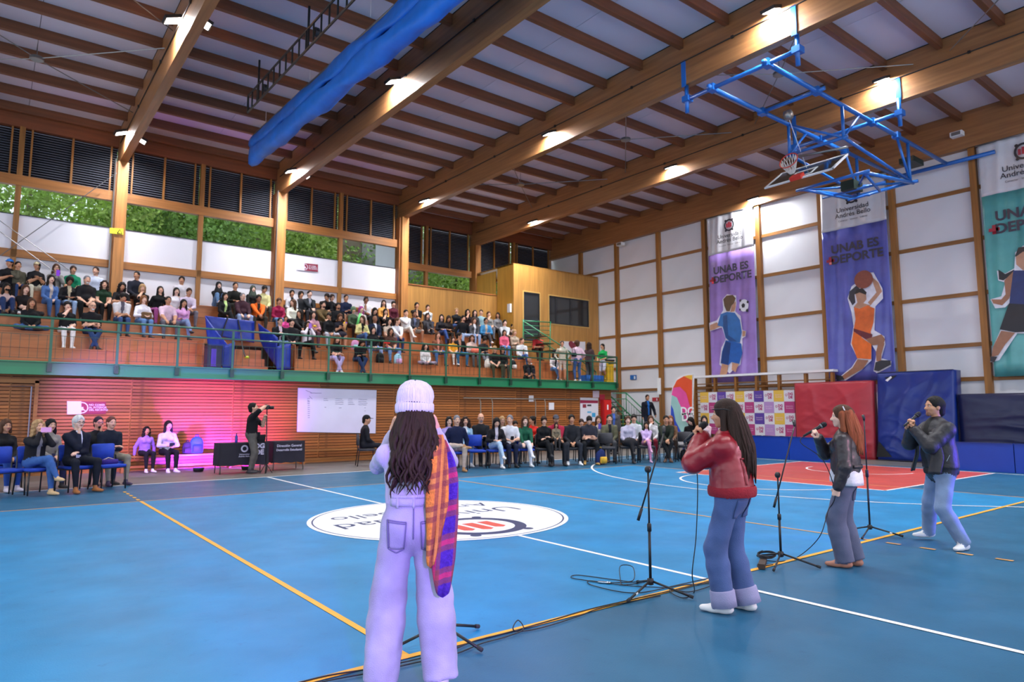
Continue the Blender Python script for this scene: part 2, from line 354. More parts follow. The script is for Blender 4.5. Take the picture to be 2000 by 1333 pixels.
# ================================================================ PEOPLE: one continuous skin grown around a posed skeleton
SKIN, TOP, SLV, FORE, THI, SHN, SHO, EYE, IRIS, LIP, INNER, HEM = range(12)
def V3(*a): return np.array(a if len(a) > 1 else a[0], float)
class Field:
    """signed distance field on a grid; pieces are blended smoothly, each grid point remembers the nearest piece"""
    def __init__(s, lo, hi, h):
        s.h = h; s.lo = V3(lo); n = np.ceil((V3(hi)-s.lo)/h).astype(int)+1; s.n = n
        s.V = np.full(n, .3, np.float32); s.B = np.full(n, 9., np.float32); s.I = np.zeros(n, np.int8)
        s.ax = [s.lo[i]+h*np.arange(n[i]) for i in range(3)]
    def _sl(s, lo, hi, m):
        a = np.clip(np.floor((lo-m-s.lo)/s.h).astype(int), 0, s.n-1); b = np.clip(np.ceil((hi+m-s.lo)/s.h).astype(int)+1, 1, s.n)
        sl = tuple(slice(a[i], max(a[i]+1, b[i])) for i in range(3))
        g = np.meshgrid(*[s.ax[i][sl[i]] for i in range(3)], indexing='ij'); return sl, g
    def _mix(s, sl, d, k, rid):
        a = s.V[sl]; b = s.B[sl]; near = d < b
        s.B[sl] = np.where(near, d, b)
        if rid is not None: s.I[sl] = np.where(near, rid, s.I[sl])
        if k <= 0: s.V[sl] = np.minimum(a, d)
        else:
            h = np.clip(.5+.5*(a-d)/k, 0, 1); s.V[sl] = a*(1-h)+d*h-k*h*(1-h)
    def cone(s, a, b, ra, rb, rid, k=.025, flat=1, wd=(0, 1, 0), cut=None, wr=0, cap=False):
        a, b = V3(a), V3(b); m = max(ra, rb)*max(1, 1)+.07
        sl, g = s._sl(np.minimum(a, b), np.maximum(a, b), m)
        ab = b-a; L2 = ab@ab+1e-9
        p = [g[i]-a[i] for i in range(3)]; t0 = (p[0]*ab[0]+p[1]*ab[1]+p[2]*ab[2])/L2; t = np.clip(t0, 0, 1)
        q = [p[i]-t*ab[i] for i in range(3)]
        if flat != 1:
            w = V3(wd); w = w/np.linalg.norm(w); dw = q[0]*w[0]+q[1]*w[1]+q[2]*w[2]; e = 1/flat-1
            q = [q[i]+dw*w[i]*e for i in range(3)]
        d = np.sqrt(q[0]**2+q[1]**2+q[2]**2)-(ra+(rb-ra)*t)
        if flat < 1: d = d*(.55+.45*flat)
        if cap:                                   # flat end at b (hem, cuff)
            d = np.maximum(d, (t0-1)*math.sqrt(L2))
        if wr: d = d+wr*(np.sin(t*math.sqrt(L2)*70+np.sin(g[0]*34+g[1]*21)*2.0+g[2]*9)*.6+np.sin(g[0]*47-g[2]*31+g[1]*39)*.4)
        s._mix(sl, d, k, rid)
    def ell(s, c, r, rid, k=.02, sub=False, rot=None):
        c, r = V3(c), V3(r); m = r.max()+.05
        sl, g = s._sl(c, c, m)
        p = [g[i]-c[i] for i in range(3)]
        if rot is not None: p = [rot[0][i]*p[0]+rot[1][i]*p[1]+rot[2][i]*p[2] for i in range(3)]
        n = np.sqrt((p[0]/r[0])**2+(p[1]/r[1])**2+(p[2]/r[2])**2); n2 = np.sqrt((p[0]/r[0]**2)**2+(p[1]/r[1]**2)**2+(p[2]/r[2]**2)**2)+1e-6
        d = n*(n-1)/n2
        if sub:
            a = s.V[sl]; h = np.clip(.5-.5*(a+d)/max(k, 1e-4), 0, 1); s.V[sl] = a*(1-h)-d*h+k*h*(1-h)
        else: s._mix(sl, d, k, rid)
    def mesh(s):
        V = s.V; S = V < 0; n = s.n; acc = np.zeros((*(n-1), 3), np.float32); cnt = np.zeros(n-1, np.int16)
        fq = []
        for ax in range(3):
            o1, o2 = [(1, 2), (2, 0), (0, 1)][ax]
            A = [slice(None)]*3; Bq = [slice(None)]*3; A[ax] = slice(None, -1); Bq[ax] = slice(1, None)
            s0, s1 = S[tuple(A)], S[tuple(Bq)]; ii = np.argwhere(s0 != s1)
            ii = ii[(ii[:, o1] > 0) & (ii[:, o1] < n[o1]-1) & (ii[:, o2] > 0) & (ii[:, o2] < n[o2]-1)]
            jj = ii.copy(); jj[:, ax] += 1
            v0 = V[tuple(ii.T)]; v1 = V[tuple(jj.T)]; t = v0/(v0-v1); pos = ii.astype(np.float32); pos[:, ax] += t
            cells = []
            for d1, d2 in ((-1, -1), (0, -1), (0, 0), (-1, 0)):
                c = ii.copy(); c[:, o1] += d1; c[:, o2] += d2; cells.append(c)
                np.add.at(acc, tuple(c.T), pos); np.add.at(cnt, tuple(c.T), 1)
            fq.append((cells, S[tuple(ii.T)]))
        idx = np.full(n-1, -1, np.int32); mk = cnt > 0; idx[mk] = np.arange(mk.sum())
        vs = acc[mk]/cnt[mk][:, None]*s.h+s.lo
        vid = s.I[:-1, :-1, :-1][mk]
        F = []
        for cells, ins in fq:
            q = np.stack([idx[tuple(c.T)] for c in cells], 1); q[~ins] = q[~ins][:, ::-1]; F.append(q)
        F = np.concatenate(F)
        return vs, F, vid[F[:, 0]]
class Skin:
    """collects pieces into one mesh"""
    def __init__(s): s.v = []; s.f = []; s.m = []; s.n = 0
    def add(s, vs, F, mi, M4=None):
        if M4 is not None: vs = vs@np.array(M4.to_3x3()).T+np.array(M4.translation)
        s.v.append(vs); s.f.append(np.asarray(F)+s.n); s.m.append(np.full(len(F), mi) if np.isscalar(mi) else np.asarray(mi)); s.n += len(vs)
    def mesh(s, name, nm=12):
        v = np.concatenate(s.v).astype(np.float32); me = bpy.data.meshes.new(name)
        f4 = np.concatenate(s.f); m = np.concatenate(s.m)
        me.vertices.add(len(v)); me.vertices.foreach_set('co', v.ravel())
        me.loops.add(f4.size); me.loops.foreach_set('vertex_index', f4.ravel().astype(np.int32))
        me.polygons.add(len(f4)); me.polygons.foreach_set('loop_start', np.arange(0, f4.size, 4, dtype=np.int32)); 
        me.polygons.foreach_set('use_smooth', np.ones(len(f4), bool))
        for _ in range(nm): me.materials.append(None)
        me.polygons.foreach_set('material_index', m.astype(np.int32)); me.update(calc_edges=True); me.validate(); return me
def uvball(c, r, n=8, sc=(1, 1, 1)):
    vs = []; F = []
    for i in range(n+1):
        a = PI*i/n
        for k in range(2*n): vs.append((c[0]+sc[0]*r*math.sin(a)*math.cos(PI*k/n), c[1]+sc[1]*r*math.sin(a)*math.sin(PI*k/n), c[2]+sc[2]*r*math.cos(a)))
    for i in range(n):
        for k in range(2*n): F.append((i*2*n+k, (i+1)*2*n+k, (i+1)*2*n+(k+1) % (2*n), i*2*n+(k+1) % (2*n)))
    return np.array(vs), np.array(F)
_HEADS = {}
def head_pieces(sex='f', h=.0085, beard=False):
    key = (sex, h)
    if key in _HEADS: return _HEADS[key]
    f = Field((-.11, -.14, -.15), (.11, .15, .25), h); w = 1.0 if sex == 'm' else .94
    f.ell((0, -.008, .128), (.076*w, .097, .092), 0)
    f.ell((0, .03, .075), (.064*w, .064, .075), 0, .03)
    f.cone((0, .04, .055), (0, .066, .012), .050*w, .026*w+.003, 0, .03, .8, (0, 1, 0))
    f.cone((0, .088, .105), (0, .108, .070), .0085, .0145, 0, .015)           # nose
    for s in (-1, 1):
        f.ell((s*.012, .098, .066), (.010, .010, .008), 0, .008)
        f.ell((s*.032, .078, .122), (.026, .016, .009), 0, .015)               # brow
        f.ell((s*.042*w, .062, .072), (.022, .020, .018), 0, .02)              # cheek
        f.ell((s*.031, .100, .103), (.017, .017, .011), 0, .012, sub=True)     # eye socket
        f.ell((s*.077*w, -.004, .090), (.010, .022, .033), 0, .006)            # ear
    f.ell((0, .090, .044), (.021, .010, .006), LIP, .008); f.ell((0, .087, .033), (.018, .010, .006), LIP, .008)
    f.cone((0, -.012, .04), (0, -.03, -.12), .056 if sex == 'm' else .048, .060 if sex == 'm' else .050, 0, .03)
    pcs = [f.mesh()]; pcs[0] = (pcs[0][0], pcs[0][1], np.where(pcs[0][2] == LIP, LIP, SKIN))
    for s in (-1, 1):
        v, F = uvball((s*.031, .0765, .103), .0122, 6, (1.15, 1, .62)); pcs.append((v, F, EYE))
        v, F = uvball((s*.031, .0855, .103), .0062, 5, (1, .6, 1)); pcs.append((v, F, IRIS))
        v, F = uvball((s*.032, .091, .125), .008, 5, (2.3, .6, .45)); pcs.append((v, F, IRIS))
    _HEADS[key] = pcs; return pcs
_HANDS = {}
def hand_piece(kind='relaxed', h=.0065):
    """right hand, wrist at the origin, fingers along +y, palm facing -z, thumb on -x"""
    key = (kind, h)
    if key in _HANDS: return _HANDS[key]
    f = Field((-.09, -.04, -.11), (.07, .21, .05), h)
    f.cone((0, -.03, 0), (0, .02, 0), .027, .027, 0, .02, .75, (0, 0, 1))
    f.cone((-.016, .02, 0), (-.022, .085, 0), .022, .020, 0, .02, .7, (0, 0, 1)); f.cone((.012, .02, 0), (.024, .080, 0), .022, .018, 0, .02, .7, (0, 0, 1))
    curl = {'relaxed': (18, 28, 22), 'grip': (62, 78, 55), 'fist': (78, 92, 60), 'flat': (4, 6, 5), 'hold': (40, 50, 40)}[kind]
    for i, (x, L) in enumerate(((-.030, .078), (-.010, .088), (.011, .082), (.030, .064))):
        p = V3(x, .086-abs(x+.004)*.18, 0); a = 0; r = .0098 if i < 3 else .0084
        for j, fr in enumerate((.44, .31, .25)):
            a += math.radians(curl[j]*(1+.06*i)); q = p+V3(.10*(x)*fr, math.cos(a)*L*fr, -math.sin(a)*L*fr)
            f.cone(p, q, r, r*.9, 0, .006); p = q; r *= .92
    t = {'relaxed': ((-.030, .022, -.006), (-.060, .052, -.016), (-.066, .082, -.030)), 'flat': ((-.030, .022, -.004), (-.066, .050, -.008), (-.080, .078, -.012))}.get(kind, ((-.030, .024, -.010), (-.050, .050, -.042), (-.028, .078, -.064)))
    f.cone(t[0], t[1], .015, .0115, 0, .012); f.cone(t[1], t[2], .0112, .0092, 0, .006)
    v, F, m = f.mesh(); _HANDS[key] = (v, F); return _HANDS[key]
def ik(S, T, a, b, pole):
    S, T, pole = V3(S), V3(T), V3(pole); d = T-S; L = np.linalg.norm(d); L2 = min(L, (a+b)*.998); u = d/(L+1e-9); T = S+u*L2; L = L2
    c = np.clip((a*a+L*L-b*b)/(2*a*L), -1, 1); w = pole-u*(pole@u); w = w/(np.linalg.norm(w)+1e-9)
    return S+u*(a*c)+w*(a*math.sqrt(1-c*c)), T
def basis(o, y, z):
    y = V3(y); y = y/np.linalg.norm(y); z = V3(z); z = z-y*(z@y); z = z/(np.linalg.norm(z)+1e-9); x = np.cross(y, z)
    return Matrix(((x[0], y[0], z[0], o[0]), (x[1], y[1], z[1], o[1]), (x[2], y[2], z[2], o[2]), (0, 0, 0, 1)))

ARMS = {  # hand targets (right hand, left hand) relative to the hip line, x outwards for each; third number height
    'lap': ((.06, .27, .13), (.05, .29, .14)), 'knees': ((.12, .40, .15), (.12, .40, .15)), 'phone': ((.05, .30, .50), (.04, .29, .48)),
    'face': ((.05, .24, .63), (.05, .24, .61)), 'crossed': ((-.02, .235, .29), (-.01, .26, .25)), 'chin': ((.03, .17, .57), (-.06, .22, .24)), 'mouth': ((.0, .19, .60), (.06, .26, .15)),
    'lean': ((.03, .50, .16), (.02, .50, .18)), 'clap': ((.03, .26, .34), (.02, .27, .36)), 'sides': ((.27, -.02, .03), (.27, .0, .03)), 'read': ((.09, .30, .24), (.09, .30, .24)),
    'point': ((.05, .28, .32), (.20, .20, .10)), 'hug': ((-.04, .33, .22), (-.05, .35, .19))}
def sit_skel(arms='lap', legs='down', lean=5, twist=0, hy=0, hp=0, roll=0, sex='f', seat=.45, fat=1.0):
    """joints of a seated figure; origin on the seat under the hips, facing +y"""
    J = {}; sw = .172 if sex == 'm' else .148; tl = .50 if sex == 'm' else .465
    J['pel'] = V3(0, 0, .10); a = math.radians(lean); up = V3(math.sin(math.radians(roll))*.6, math.sin(a), math.cos(a)); up /= np.linalg.norm(up)
    J['up'] = up; J['ab'] = J['pel']+up*.17; J['ch'] = J['pel']+up*(tl-.14); J['nk'] = J['pel']+up*tl
    tw = math.radians(twist); rt = V3(math.cos(tw), math.sin(tw), 0); J['rt'] = rt; J['fw'] = np.cross(up, rt)
    fw = J['fw']
    for s, n in ((1, 'R'), (-1, 'L')):
        J['sh'+n] = J['nk']-up*.075+rt*(s*sw); J['hip'+n] = J['pel']+V3(s*.088, .01, -.01)
    ua, fa = (.285, .245) if sex == 'm' else (.265, .225)
    tg = ARMS[arms]
    for i, (s, n) in enumerate(((1, 'R'), (-1, 'L'))):
        t = tg[i]; T = J['pel']+V3(0, 0, -.10)+rt*(s*t[0])+V3(-rt[1], rt[0], 0)*t[1]+V3(0, 0, t[2])
        pole = rt*(s*.7)+V3(0, -.5, -.6) if arms not in ('face', 'phone') else rt*(s*.5)+V3(0, .1, -1)
        J['el'+n], J['wr'+n] = ik(J['sh'+n], T, ua, fa, pole)
    th, sn = (.44, .43) if sex == 'm' else (.42, .41)
    f0 = -seat+.07
    if legs == 'indian':
        for s, n in ((1, 'R'), (-1, 'L')): J['kn'+n] = V3(s*.33, .27, .09); J['an'+n] = V3(-s*.07, .31+.05*s, .055); J['to'+n] = V3(-s*.22, .36, .04)
    elif legs == 'kneesup':
        for s, n in ((1, 'R'), (-1, 'L')): J['kn'+n] = V3(s*.10, .30, .40); J['an'+n] = V3(s*.10, .42, .06); J['to'+n] = V3(s*.11, .60, .03)
    else:
        sp = {'down': .10, 'apart': .19, 'crossed': .09, 'ankle': .10, 'tucked': .10, 'figure4': .12, 'ankles': .12}[legs]
        for s, n in ((1, 'R'), (-1, 'L')):
            kn = V3(s*sp, math.sqrt(max(.01, th*th-(sp-.088)**2)), .075); fx = {'apart': .17, 'down': .09}.get(legs, .09)
            an = V3(s*fx, kn[1]-(.10 if legs == 'tucked' else -.02), f0); J['kn'+n], J['an'+n] = kn, an
            J['to'+n] = an+V3(s*.03, .16, -.045)
        if legs == 'crossed':
            J['knR'] = V3(-.02, .44, .165); J['anR'] = V3(-.10, .60, -.19); J['toR'] = V3(-.11, .76, -.20)
            J['knL'] = V3(-.06, .42, .07)
        if legs == 'figure4':
            J['knR'] = V3(.24, .36, .16); J['anR'] = V3(-.10, .44, .15); J['toR'] = V3(-.24, .50, .13)
        if legs == 'ankles':
            J['anR'] = V3(-.07, .50, f0); J['toR'] = V3(-.10, .64, f0-.04); J['anL'] = V3(.07, .46, f0); J['toL'] = V3(.12, .60, f0-.04)
    J['hy'], J['hp'] = hy, hp; J['base'] = -seat; return J
def stand_skel(hands, feet, sex='f', H=1.0, lean=3, twist=0, hy=0, hp=0, poles=None, roll=0, hipz=None):
    """joints of a standing figure with the floor at z=0; hands and feet are targets (right, left)"""
    J = {}; sw = .178 if sex == 'm' else .156; tl = .51 if sex == 'm' else .455; hz = hipz or (.90 if sex == 'm' else .905)
    J['pel'] = V3(0, 0, hz+.04); a = math.radians(lean); up = V3(math.sin(math.radians(roll)), math.sin(a), math.cos(a)); up /= np.linalg.norm(up)
    J['up'] = up; J['ab'] = J['pel']+up*.17; J['ch'] = J['pel']+up*(tl-.14); J['nk'] = J['pel']+up*tl
    tw = math.radians(twist); rt = V3(math.cos(tw), math.sin(tw), 0); J['rt'] = rt; J['fw'] = np.cross(up, rt)
    ua, fa = (.295, .255) if sex == 'm' else (.275, .235); th, sn = (.43, .43) if sex == 'm' else (.43, .43)
    for i, (s, n) in enumerate(((1, 'R'), (-1, 'L'))):
        J['sh'+n] = J['nk']-up*.075+rt*(s*sw); J['hip'+n] = J['pel']+V3(s*.088, .0, -.03)
        p = (poles[i] if poles else None)
        J['el'+n], J['wr'+n] = ik(J['sh'+n], hands[i], ua, fa, p if p is not None else rt*(s*.6)+V3(0, -.6, -.6))
        ft = V3(feet[i][:3]); J['kn'+n], J['an'+n] = ik(J['hip'+n], ft+V3(0, 0, .075), th, sn, V3(s*.08, 1, 0)); yw = math.radians(feet[i][3]) if len(feet[i]) > 3 else 0
        J['to'+n] = J['an'+n]+V3(math.sin(yw)*.17, math.cos(yw)*.17, -.042)
    J['hy'], J['hp'] = hy, hp; J['base'] = 0; return J
def head_matrix(J, sc=1.0):
    hy, hp = math.radians(J['hy']), math.radians(J['hp'])
    rt = Vector(J['rt']); fw = Vector(J['fw']); fw.z = fw.z*.3; fw.normalize()
    base = basis(J['nk']+J['up']*.085+J['fw']*.015, fw, (0, 0, 1))
    return base @ Matrix.Rotation(hy, 4, 'Z') @ Matrix.Rotation(hp, 4, 'X') @ Matrix.Scale(sc, 4)
def body_skin(J, sex='f', h=.022, fat=1.0, loose=1.0, jacket=0, wide=1.0, hands=('relaxed', 'relaxed'), hh=.0085, hd=.0075, wr=0, skirt=False, cuffs=0, crop=0, waist=.02, wrp=None, hrot=(0, 0), handM=None, headsc=1.0):
    P = np.array([J[k] for k in J if isinstance(J[k], np.ndarray) and k not in ('up', 'rt', 'fw')]); lo, hi = P.min(0)-.2, P.max(0)+.2
    lo[2] = max(lo[2], J['base']-.03); f = Field(lo, hi, h)
    up, rt, fw = J['up'], J['rt'], J['fw']; m = sex == 'm'
    g = fat; jb = .02*jacket
    # trunk
    hw = (.115 if m else .118)*g
    f.cone(J['hipR']*.55+J['pel']*.45+V3(0, 0, .0), J['hipL']*.55+J['pel']*.45, .115*g, .115*g, THI, .03)
    wrp = wr*.5 if wrp is None else wrp
    if waist > .03: f.cone(J['pel']-up*.02, J['pel']+up*waist, .150*g, .136*g, THI, .03, .76, fw)
    f.cone(J['pel']+up*max(waist, .02), J['ab'] if waist < .12 else J['ab']+up*.06, .150*g+jb if waist < .03 else .137*g+jb, .138*g+jb, TOP, .03 if waist < .03 else .008, .74, fw, wr=wr)
    f.cone(J['ab'], J['ch'], .138*g+jb, (.160 if m else .146)*g+jb, TOP, .03, .72, fw, wr=wr)
    f.cone(J['ch'], J['nk']-up*.06, (.158 if m else .140)*g+jb, .10+jb, TOP, .03, .68, fw)
    for n in 'RL': f.cone(J['nk']-up*.065, J['sh'+n]-up*.012, .066+jb*.6, .050+jb*.7, TOP, .03)
    f.cone(J['nk']-up*.06, J['nk']-up*.012, .075, .062, TOP, .02)
    if not m:
        for s in (-1, 1): f.ell(J['ch']+fw*.085+rt*(s*.065)+up*.01, (.068, .06, .065), TOP, .03)
    if g > 1.12: f.ell(J['ab']+fw*.07, (.13*g, .11*g, .13), TOP, .05)
    if jacket > 1: f.cone(J['ab'], J['pel']+up*.0, .165*g+jb*.6, .158*g+jb, HEM if crop else TOP, .02, .80, fw, cap=True)
    for n, s in (('R', 1), ('L', -1)):
        sh, el, wr_ = J['sh'+n], J['el'+n], J['wr'+n]; mid = sh*.42+el*.58
        r0 = (.062 if m else .052)*g**.5+jb*.9; r1 = (.050 if m else .042)*g**.4+jb*.9; r2 = (.043 if m else .036)+jb; r3 = .030+jb*.8
        f.cone(sh, mid, r0, (r0+r1)/2, TOP, .03, wr=wr); f.cone(mid, el, (r0+r1)/2*.97, r1, SLV, .02, wr=wr)
        d = wr_-el; e = el+d*(.93 if jacket else .97); f.cone(el, e, r1*1.0, r3, FORE, .02, wr=wr); 
        hip, kn, an, to = J['hip'+n], J['kn'+n], J['an'+n], J['to'+n]
        t0 = (.090 if m else .088)*g**.7; t1 = .060*g**.4; t2 = .058*g**.3; t3 = .040
        if wide > 1: t1 *= 1+(wide-1)*.75; t2 *= 1+(wide-1)*.9; t3 *= wide*1.25
        f.cone(hip, kn, t0, t1, THI, .035, wr=wrp); ae = kn+(an-kn)*(1.03+.12*(wide > 2) if wide > 1 else .93)
        c2 = kn+(an-kn)*.3
        f.cone(kn, c2, t1, t2*1.02, SHN, .03, wr=wrp); f.cone(c2, ae, t2*1.02, t3*(1.05 if wide > 1 else 1), SHN, .02, wr=wrp, cap=wide > 1)
        if cuffs: f.cone(kn+(an-kn)*.80, ae, t3*1.13, t3*1.17, HEM, .004, cap=True)
        # shoe: heel, ball, toe
        tv = to-an; tv[2] = 0; tv = tv/(np.linalg.norm(tv)+1e-9); fl = an+V3(0, 0, -.035)
        if abs((to-an)[2]) > .12 or to[2] > an[2]-.02: fl = an+(to-an)*.05; toe = to
        else: toe = fl+tv*.165+V3(0, 0, -.008)
        heel = fl-tv*.035
        f.cone(heel, fl+(toe-fl)*.55, .040, .043, SHO, .015, .85, (0, 0, 1)); f.cone(fl+(toe-fl)*.5, toe, .043, .033, SHO, .015, .75, (0, 0, 1)); f.cone(an+V3(0, 0, .01), fl, .038, .04, SHO, .02)
    if skirt:
        a = J['pel']; kn = (J['knR']+J['knL'])/2; f.cone(a, a+(kn-a)*.8, .17, .19, THI, .03, .7, (0, 0, 1) if J['base'] < 0 else (0, 1, 0))
    if J['base'] == 0 or True:
        # keep soles flat on the ground
        zg = f.ax[2][None, None, :]; f.V = np.maximum(f.V, (J['base']+.004-zg).astype(np.float32))
    v, F, mi = f.mesh()
    # a strip of the chest front takes the inner shirt
    if len(F):
        c = v[F].mean(1); rel = c-J['ab']; u = rel@up; xx = rel@rt; ww = rel@fw
        strip = (mi == TOP) & (ww > .03) & (np.abs(xx) < .030+.05*np.clip(u, 0, .4)) & (u > -.2); mi = np.where(strip, INNER, mi)
    S = Skin(); S.add(v, F, mi)
    HM = head_matrix(J, (1.0 if m else .96)*headsc)
    for p in head_pieces(sex, hh): S.add(*p, HM)
    for i, (n, s) in enumerate((('R', 1), ('L', -1))):
        d = J['wr'+n]-J['el'+n]; d = d/np.linalg.norm(d)
        if handM and handM[i] is not None: B = handM[i]
        else:
            pd = V3(0, 0, 1)+(-rt*s)*.0
            if abs(d[2]) > .75: pd = -fw*.2+rt*s
            B = basis(J['wr'+n], d+V3(0, 0, 0), pd)
        hv, hF = hand_piece(hands[i], hd); sc = 1.0 if m else .92
        B = B @ Matrix.Rotation(math.radians(hrot[i]), 4, 'Y')
        if s < 0: B = B @ Matrix.Diagonal((-1, 1, 1, 1))
        S.add(hv*sc, hF if s > 0 else hF[:, ::-1], SKIN, B)
    return S, HM
# ---- hair and head wear, in head coordinates
_HAIR = {}
def hair_mesh(style, h=.011):
    if style in _HAIR: return _HAIR[style]
    f = Field((-.19, -.24, -.50 if 'long' in style or style in ('pony', 'hijab') else -.2), (.19, .2, .30), h)
    def cap(g=0, low=.0, front=.0):
        f.ell((0, -.013, .135), (.083+g, .105+g, .096+g), 0, .01)
        f.cone((0, -.055, .12), (0, -.066, .04-low), .072+g, .058+g, 0, .02)
        f.ell((0, .118+front, .060), (.074, .085, .124 if style in ('short', 'shortfull', 'curly') else .112), 0, .012, sub=True)
        for s in (-1, 1): f.ell((s*.10, .03, .045), (.032, .055, .055), 0, .01, sub=True)
    if style == 'short': cap(.002)
    elif style == 'shortfull': cap(.010, 0, .010)
    elif style == 'fringe':
        cap(.010, .01, .02); f.cone((-.05, .075, .165), (.05, .075, .165), .028, .028, 0, .02)
    elif style == 'curly':
        cap(.022, .01, .012); x, y, z = np.meshgrid(*f.ax, indexing='ij'); f.V += (.008*np.sin(x*150)*np.sin(y*150+1)*np.sin(z*150)).astype(np.float32)
    elif style == 'bald':
        f.cone((-.07, -.03, .075), (0, -.088, .08), .022, .026, 0, .02); f.cone((.07, -.03, .075), (0, -.088, .08), .022, .026, 0, .02)
    elif style in ('bob', 'long', 'longfront', 'longwavy', 'pony', 'bun', 'afrolong'):
        cap(.008, .02, .006)
        if style == 'bob':
            for s in (-1, 1): f.cone((s*.070, .0, .12), (s*.082, .01, -.03), .034, .028, 0, .02)
            f.cone((0, -.075, .10), (0, -.085, -.03), .075, .072, 0, .02, .6, (0, 1, 0))
        if style in ('long', 'longfront', 'longwavy', 'afrolong'):
            zz = -.26 if style != 'afrolong' else -.14; b = .012 if style == 'longwavy' else 0
            for s in (-1, 1):
                f.cone((s*.070, .0, .13), (s*.086, -.005, -.04), .032+b, .032+b, 0, .02); f.cone((s*.086, -.005, -.04), (s*.088, .035 if style == 'longfront' else -.04, zz), .032+b, .022+b, 0, .02)
                if style == 'afrolong': f.cone((s*.09, -.02, .10), (s*.12, -.02, -.06), .06, .06, 0, .03)
            f.cone((0, -.075, .10), (0, -.10, zz), .085, .075, 0, .03, .55, (0, 1, 0))
            if style in ('longwavy', 'afrolong'):
                x, y, z = np.meshgrid(*f.ax, indexing='ij'); f.V += (.006*np.sin(z*85+x*40)+.005*np.sin(x*120+z*30)).astype(np.float32)
        if style == 'pony': f.cone((0, -.115, .14), (0, -.15, .06), .028, .034, 0, .02); f.cone((0, -.15, .06), (0, -.13, -.16), .034, .018, 0, .02)
        if style == 'bun': f.ell((0, -.115, .17), (.045, .04, .045), 0, .01)
    elif style == 'cap':
        f.ell((0, -.010, .150), (.087, .107, .085), 0, .01); zg = f.ax[2][None, None, :]; f.V = np.maximum(f.V, (.135-zg).astype(np.float32)); f.cone((0, .08, .142), (0, .145, .135), .07, .055, 0, .01, .14, (0, 0, 1))
    elif style == 'beanie':
        f.ell((0, -.012, .15), (.098, .115, .115), 0, .02); zg = f.ax[2][None, None, :]; f.V = np.maximum(f.V, (.118-zg).astype(np.float32)); f.cone((0, -.012, .125), (0, -.012, .16), .107, .107, 0, .012)
    elif style == 'hijab':
        f.ell((0, -.012, .12), (.098, .115, .125), 0, .01); f.cone((0, -.02, .05), (0, -.01, -.13), .095, .15, 0, .03, .85, (0, 1, 0)); f.ell((0, .12, .075), (.058, .09, .085), 0, .01, sub=True)
    elif style == 'headband':
        f.cone((-.08, 0, .12), (0, .01, .215), .017, .017, 0, .012); f.cone((.08, 0, .12), (0, .01, .215), .017, .017, 0, .012)
    elif style == 'beard':
        f.cone((0, .045, .045), (0, .072, .010), .052, .033, 0, .02, .85, (0, 1, 0)); f.ell((0, .11, .046), (.026, .03, .012), 0, .006, sub=True); zg = f.ax[2][None, None, :]; f.V = np.maximum(f.V, (zg-.058).astype(np.float32))
    elif style == 'mask':
        f.ell((0, .068, .045), (.055, .045, .042), 0, .01); yg = f.ax[1][None, :, None]; f.V = np.maximum(f.V, (.055-yg).astype(np.float32))
    elif style == 'headphones':
        for s in (-1, 1): f.ell((s*.085, 0, .09), (.02, .034, .034), 0, .01); f.cone((s*.088, 0, .10), (s*.05, 0, .225), .012, .012, 0, .01)
        f.cone((-.05, 0, .225), (.05, 0, .225), .012, .012, 0, .01)
    v, F, mi = f.mesh(); S = Skin(); S.add(v, F, 0); _HAIR[style] = S.mesh('hair_'+style, 1); return _HAIR[style]
def strands(curves, r0, r1, n=5):
    """locks of hair as tapering tubes"""
    b = MB()
    for c in curves:
        k = len(c); b.tube(c, [r0*(.35+.65*min(1, i/(k*.25)))*(1-(i/(k-1))**3)+r1 for i in range(k)], n)
    return b
def glasses_mesh():
    b = MB()
    for s in (-1, 1):
        b.tube([(s*.033+.022*math.cos(a), .103, .101+.017*math.sin(a)) for a in [2*PI*k/12 for k in range(13)]], .0026, 5, cap=False)
        b.tube([(s*.056, .10, .105), (s*.078, .06, .105), (s*.08, .0, .10)], .0025, 5)
    b.tube([(-.011, .104, .104), (.011, .104, .104)], .0025, 5); return b.mesh('glasses', BLACK)
_cm = {}
def cloth(col, rough=.85, bump=.15):
    k = ('cloth', col, rough)
    if k not in _cm: _cm[k] = mat('cloth_'+col.strip('#')+('' if rough > .8 else '_shiny'), col, rough, .12, 14, bump, 60, spec=.25)
    return _cm[k]
SK = {'l': mat('skin_light', '#d9a68c', .55, .05, 20, spec=.35), 'm': mat('skin_medium', '#c28c6c', .55, .05, 20, spec=.35), 'd': mat('skin_dark', '#8f5f45', .55, .05, 20, spec=.35), 'p': mat('skin_pale', '#e6b9a4', .55, .05, 20, spec=.35)}
EYEW = mat('eye_white', '#d9d4cf', .3); IRISM = mat('iris_dark', '#20140f', .3); LIPM = mat('lips', '#a8605a', .5)
HC = {'k': '#16110f', 'b': '#2b1a13', 'n': '#4a2e1d', 'h': '#7a4a2a', 'y': '#a5825a', 'g': '#77747a', 'w': '#c9c6c4', 'r': '#8c4a2e', 'p': '#a23a86'}
def hairmat(c): return mat('hair_'+c.strip('#'), HC.get(c, c), .58, .3, 30, .35, 120, stretch=(1, 1, .1), spec=.22)
def dress(o, cols, skin):
    """cols: top, sleeve, forearm, thigh, shin, shoe, inner, hem; None is bare skin"""
    sm = SK[skin]; top, slv, fore, thi, shn, sho, inn, hem = cols
    ms = [sm, top, slv or sm, fore or sm, thi or sm, shn or sm, sho or sm, EYEW, IRISM, LIPM, inn or top, hem or top]
    for i, mm in enumerate(ms): o.material_slots[i].link = 'OBJECT'; o.material_slots[i].material = mm
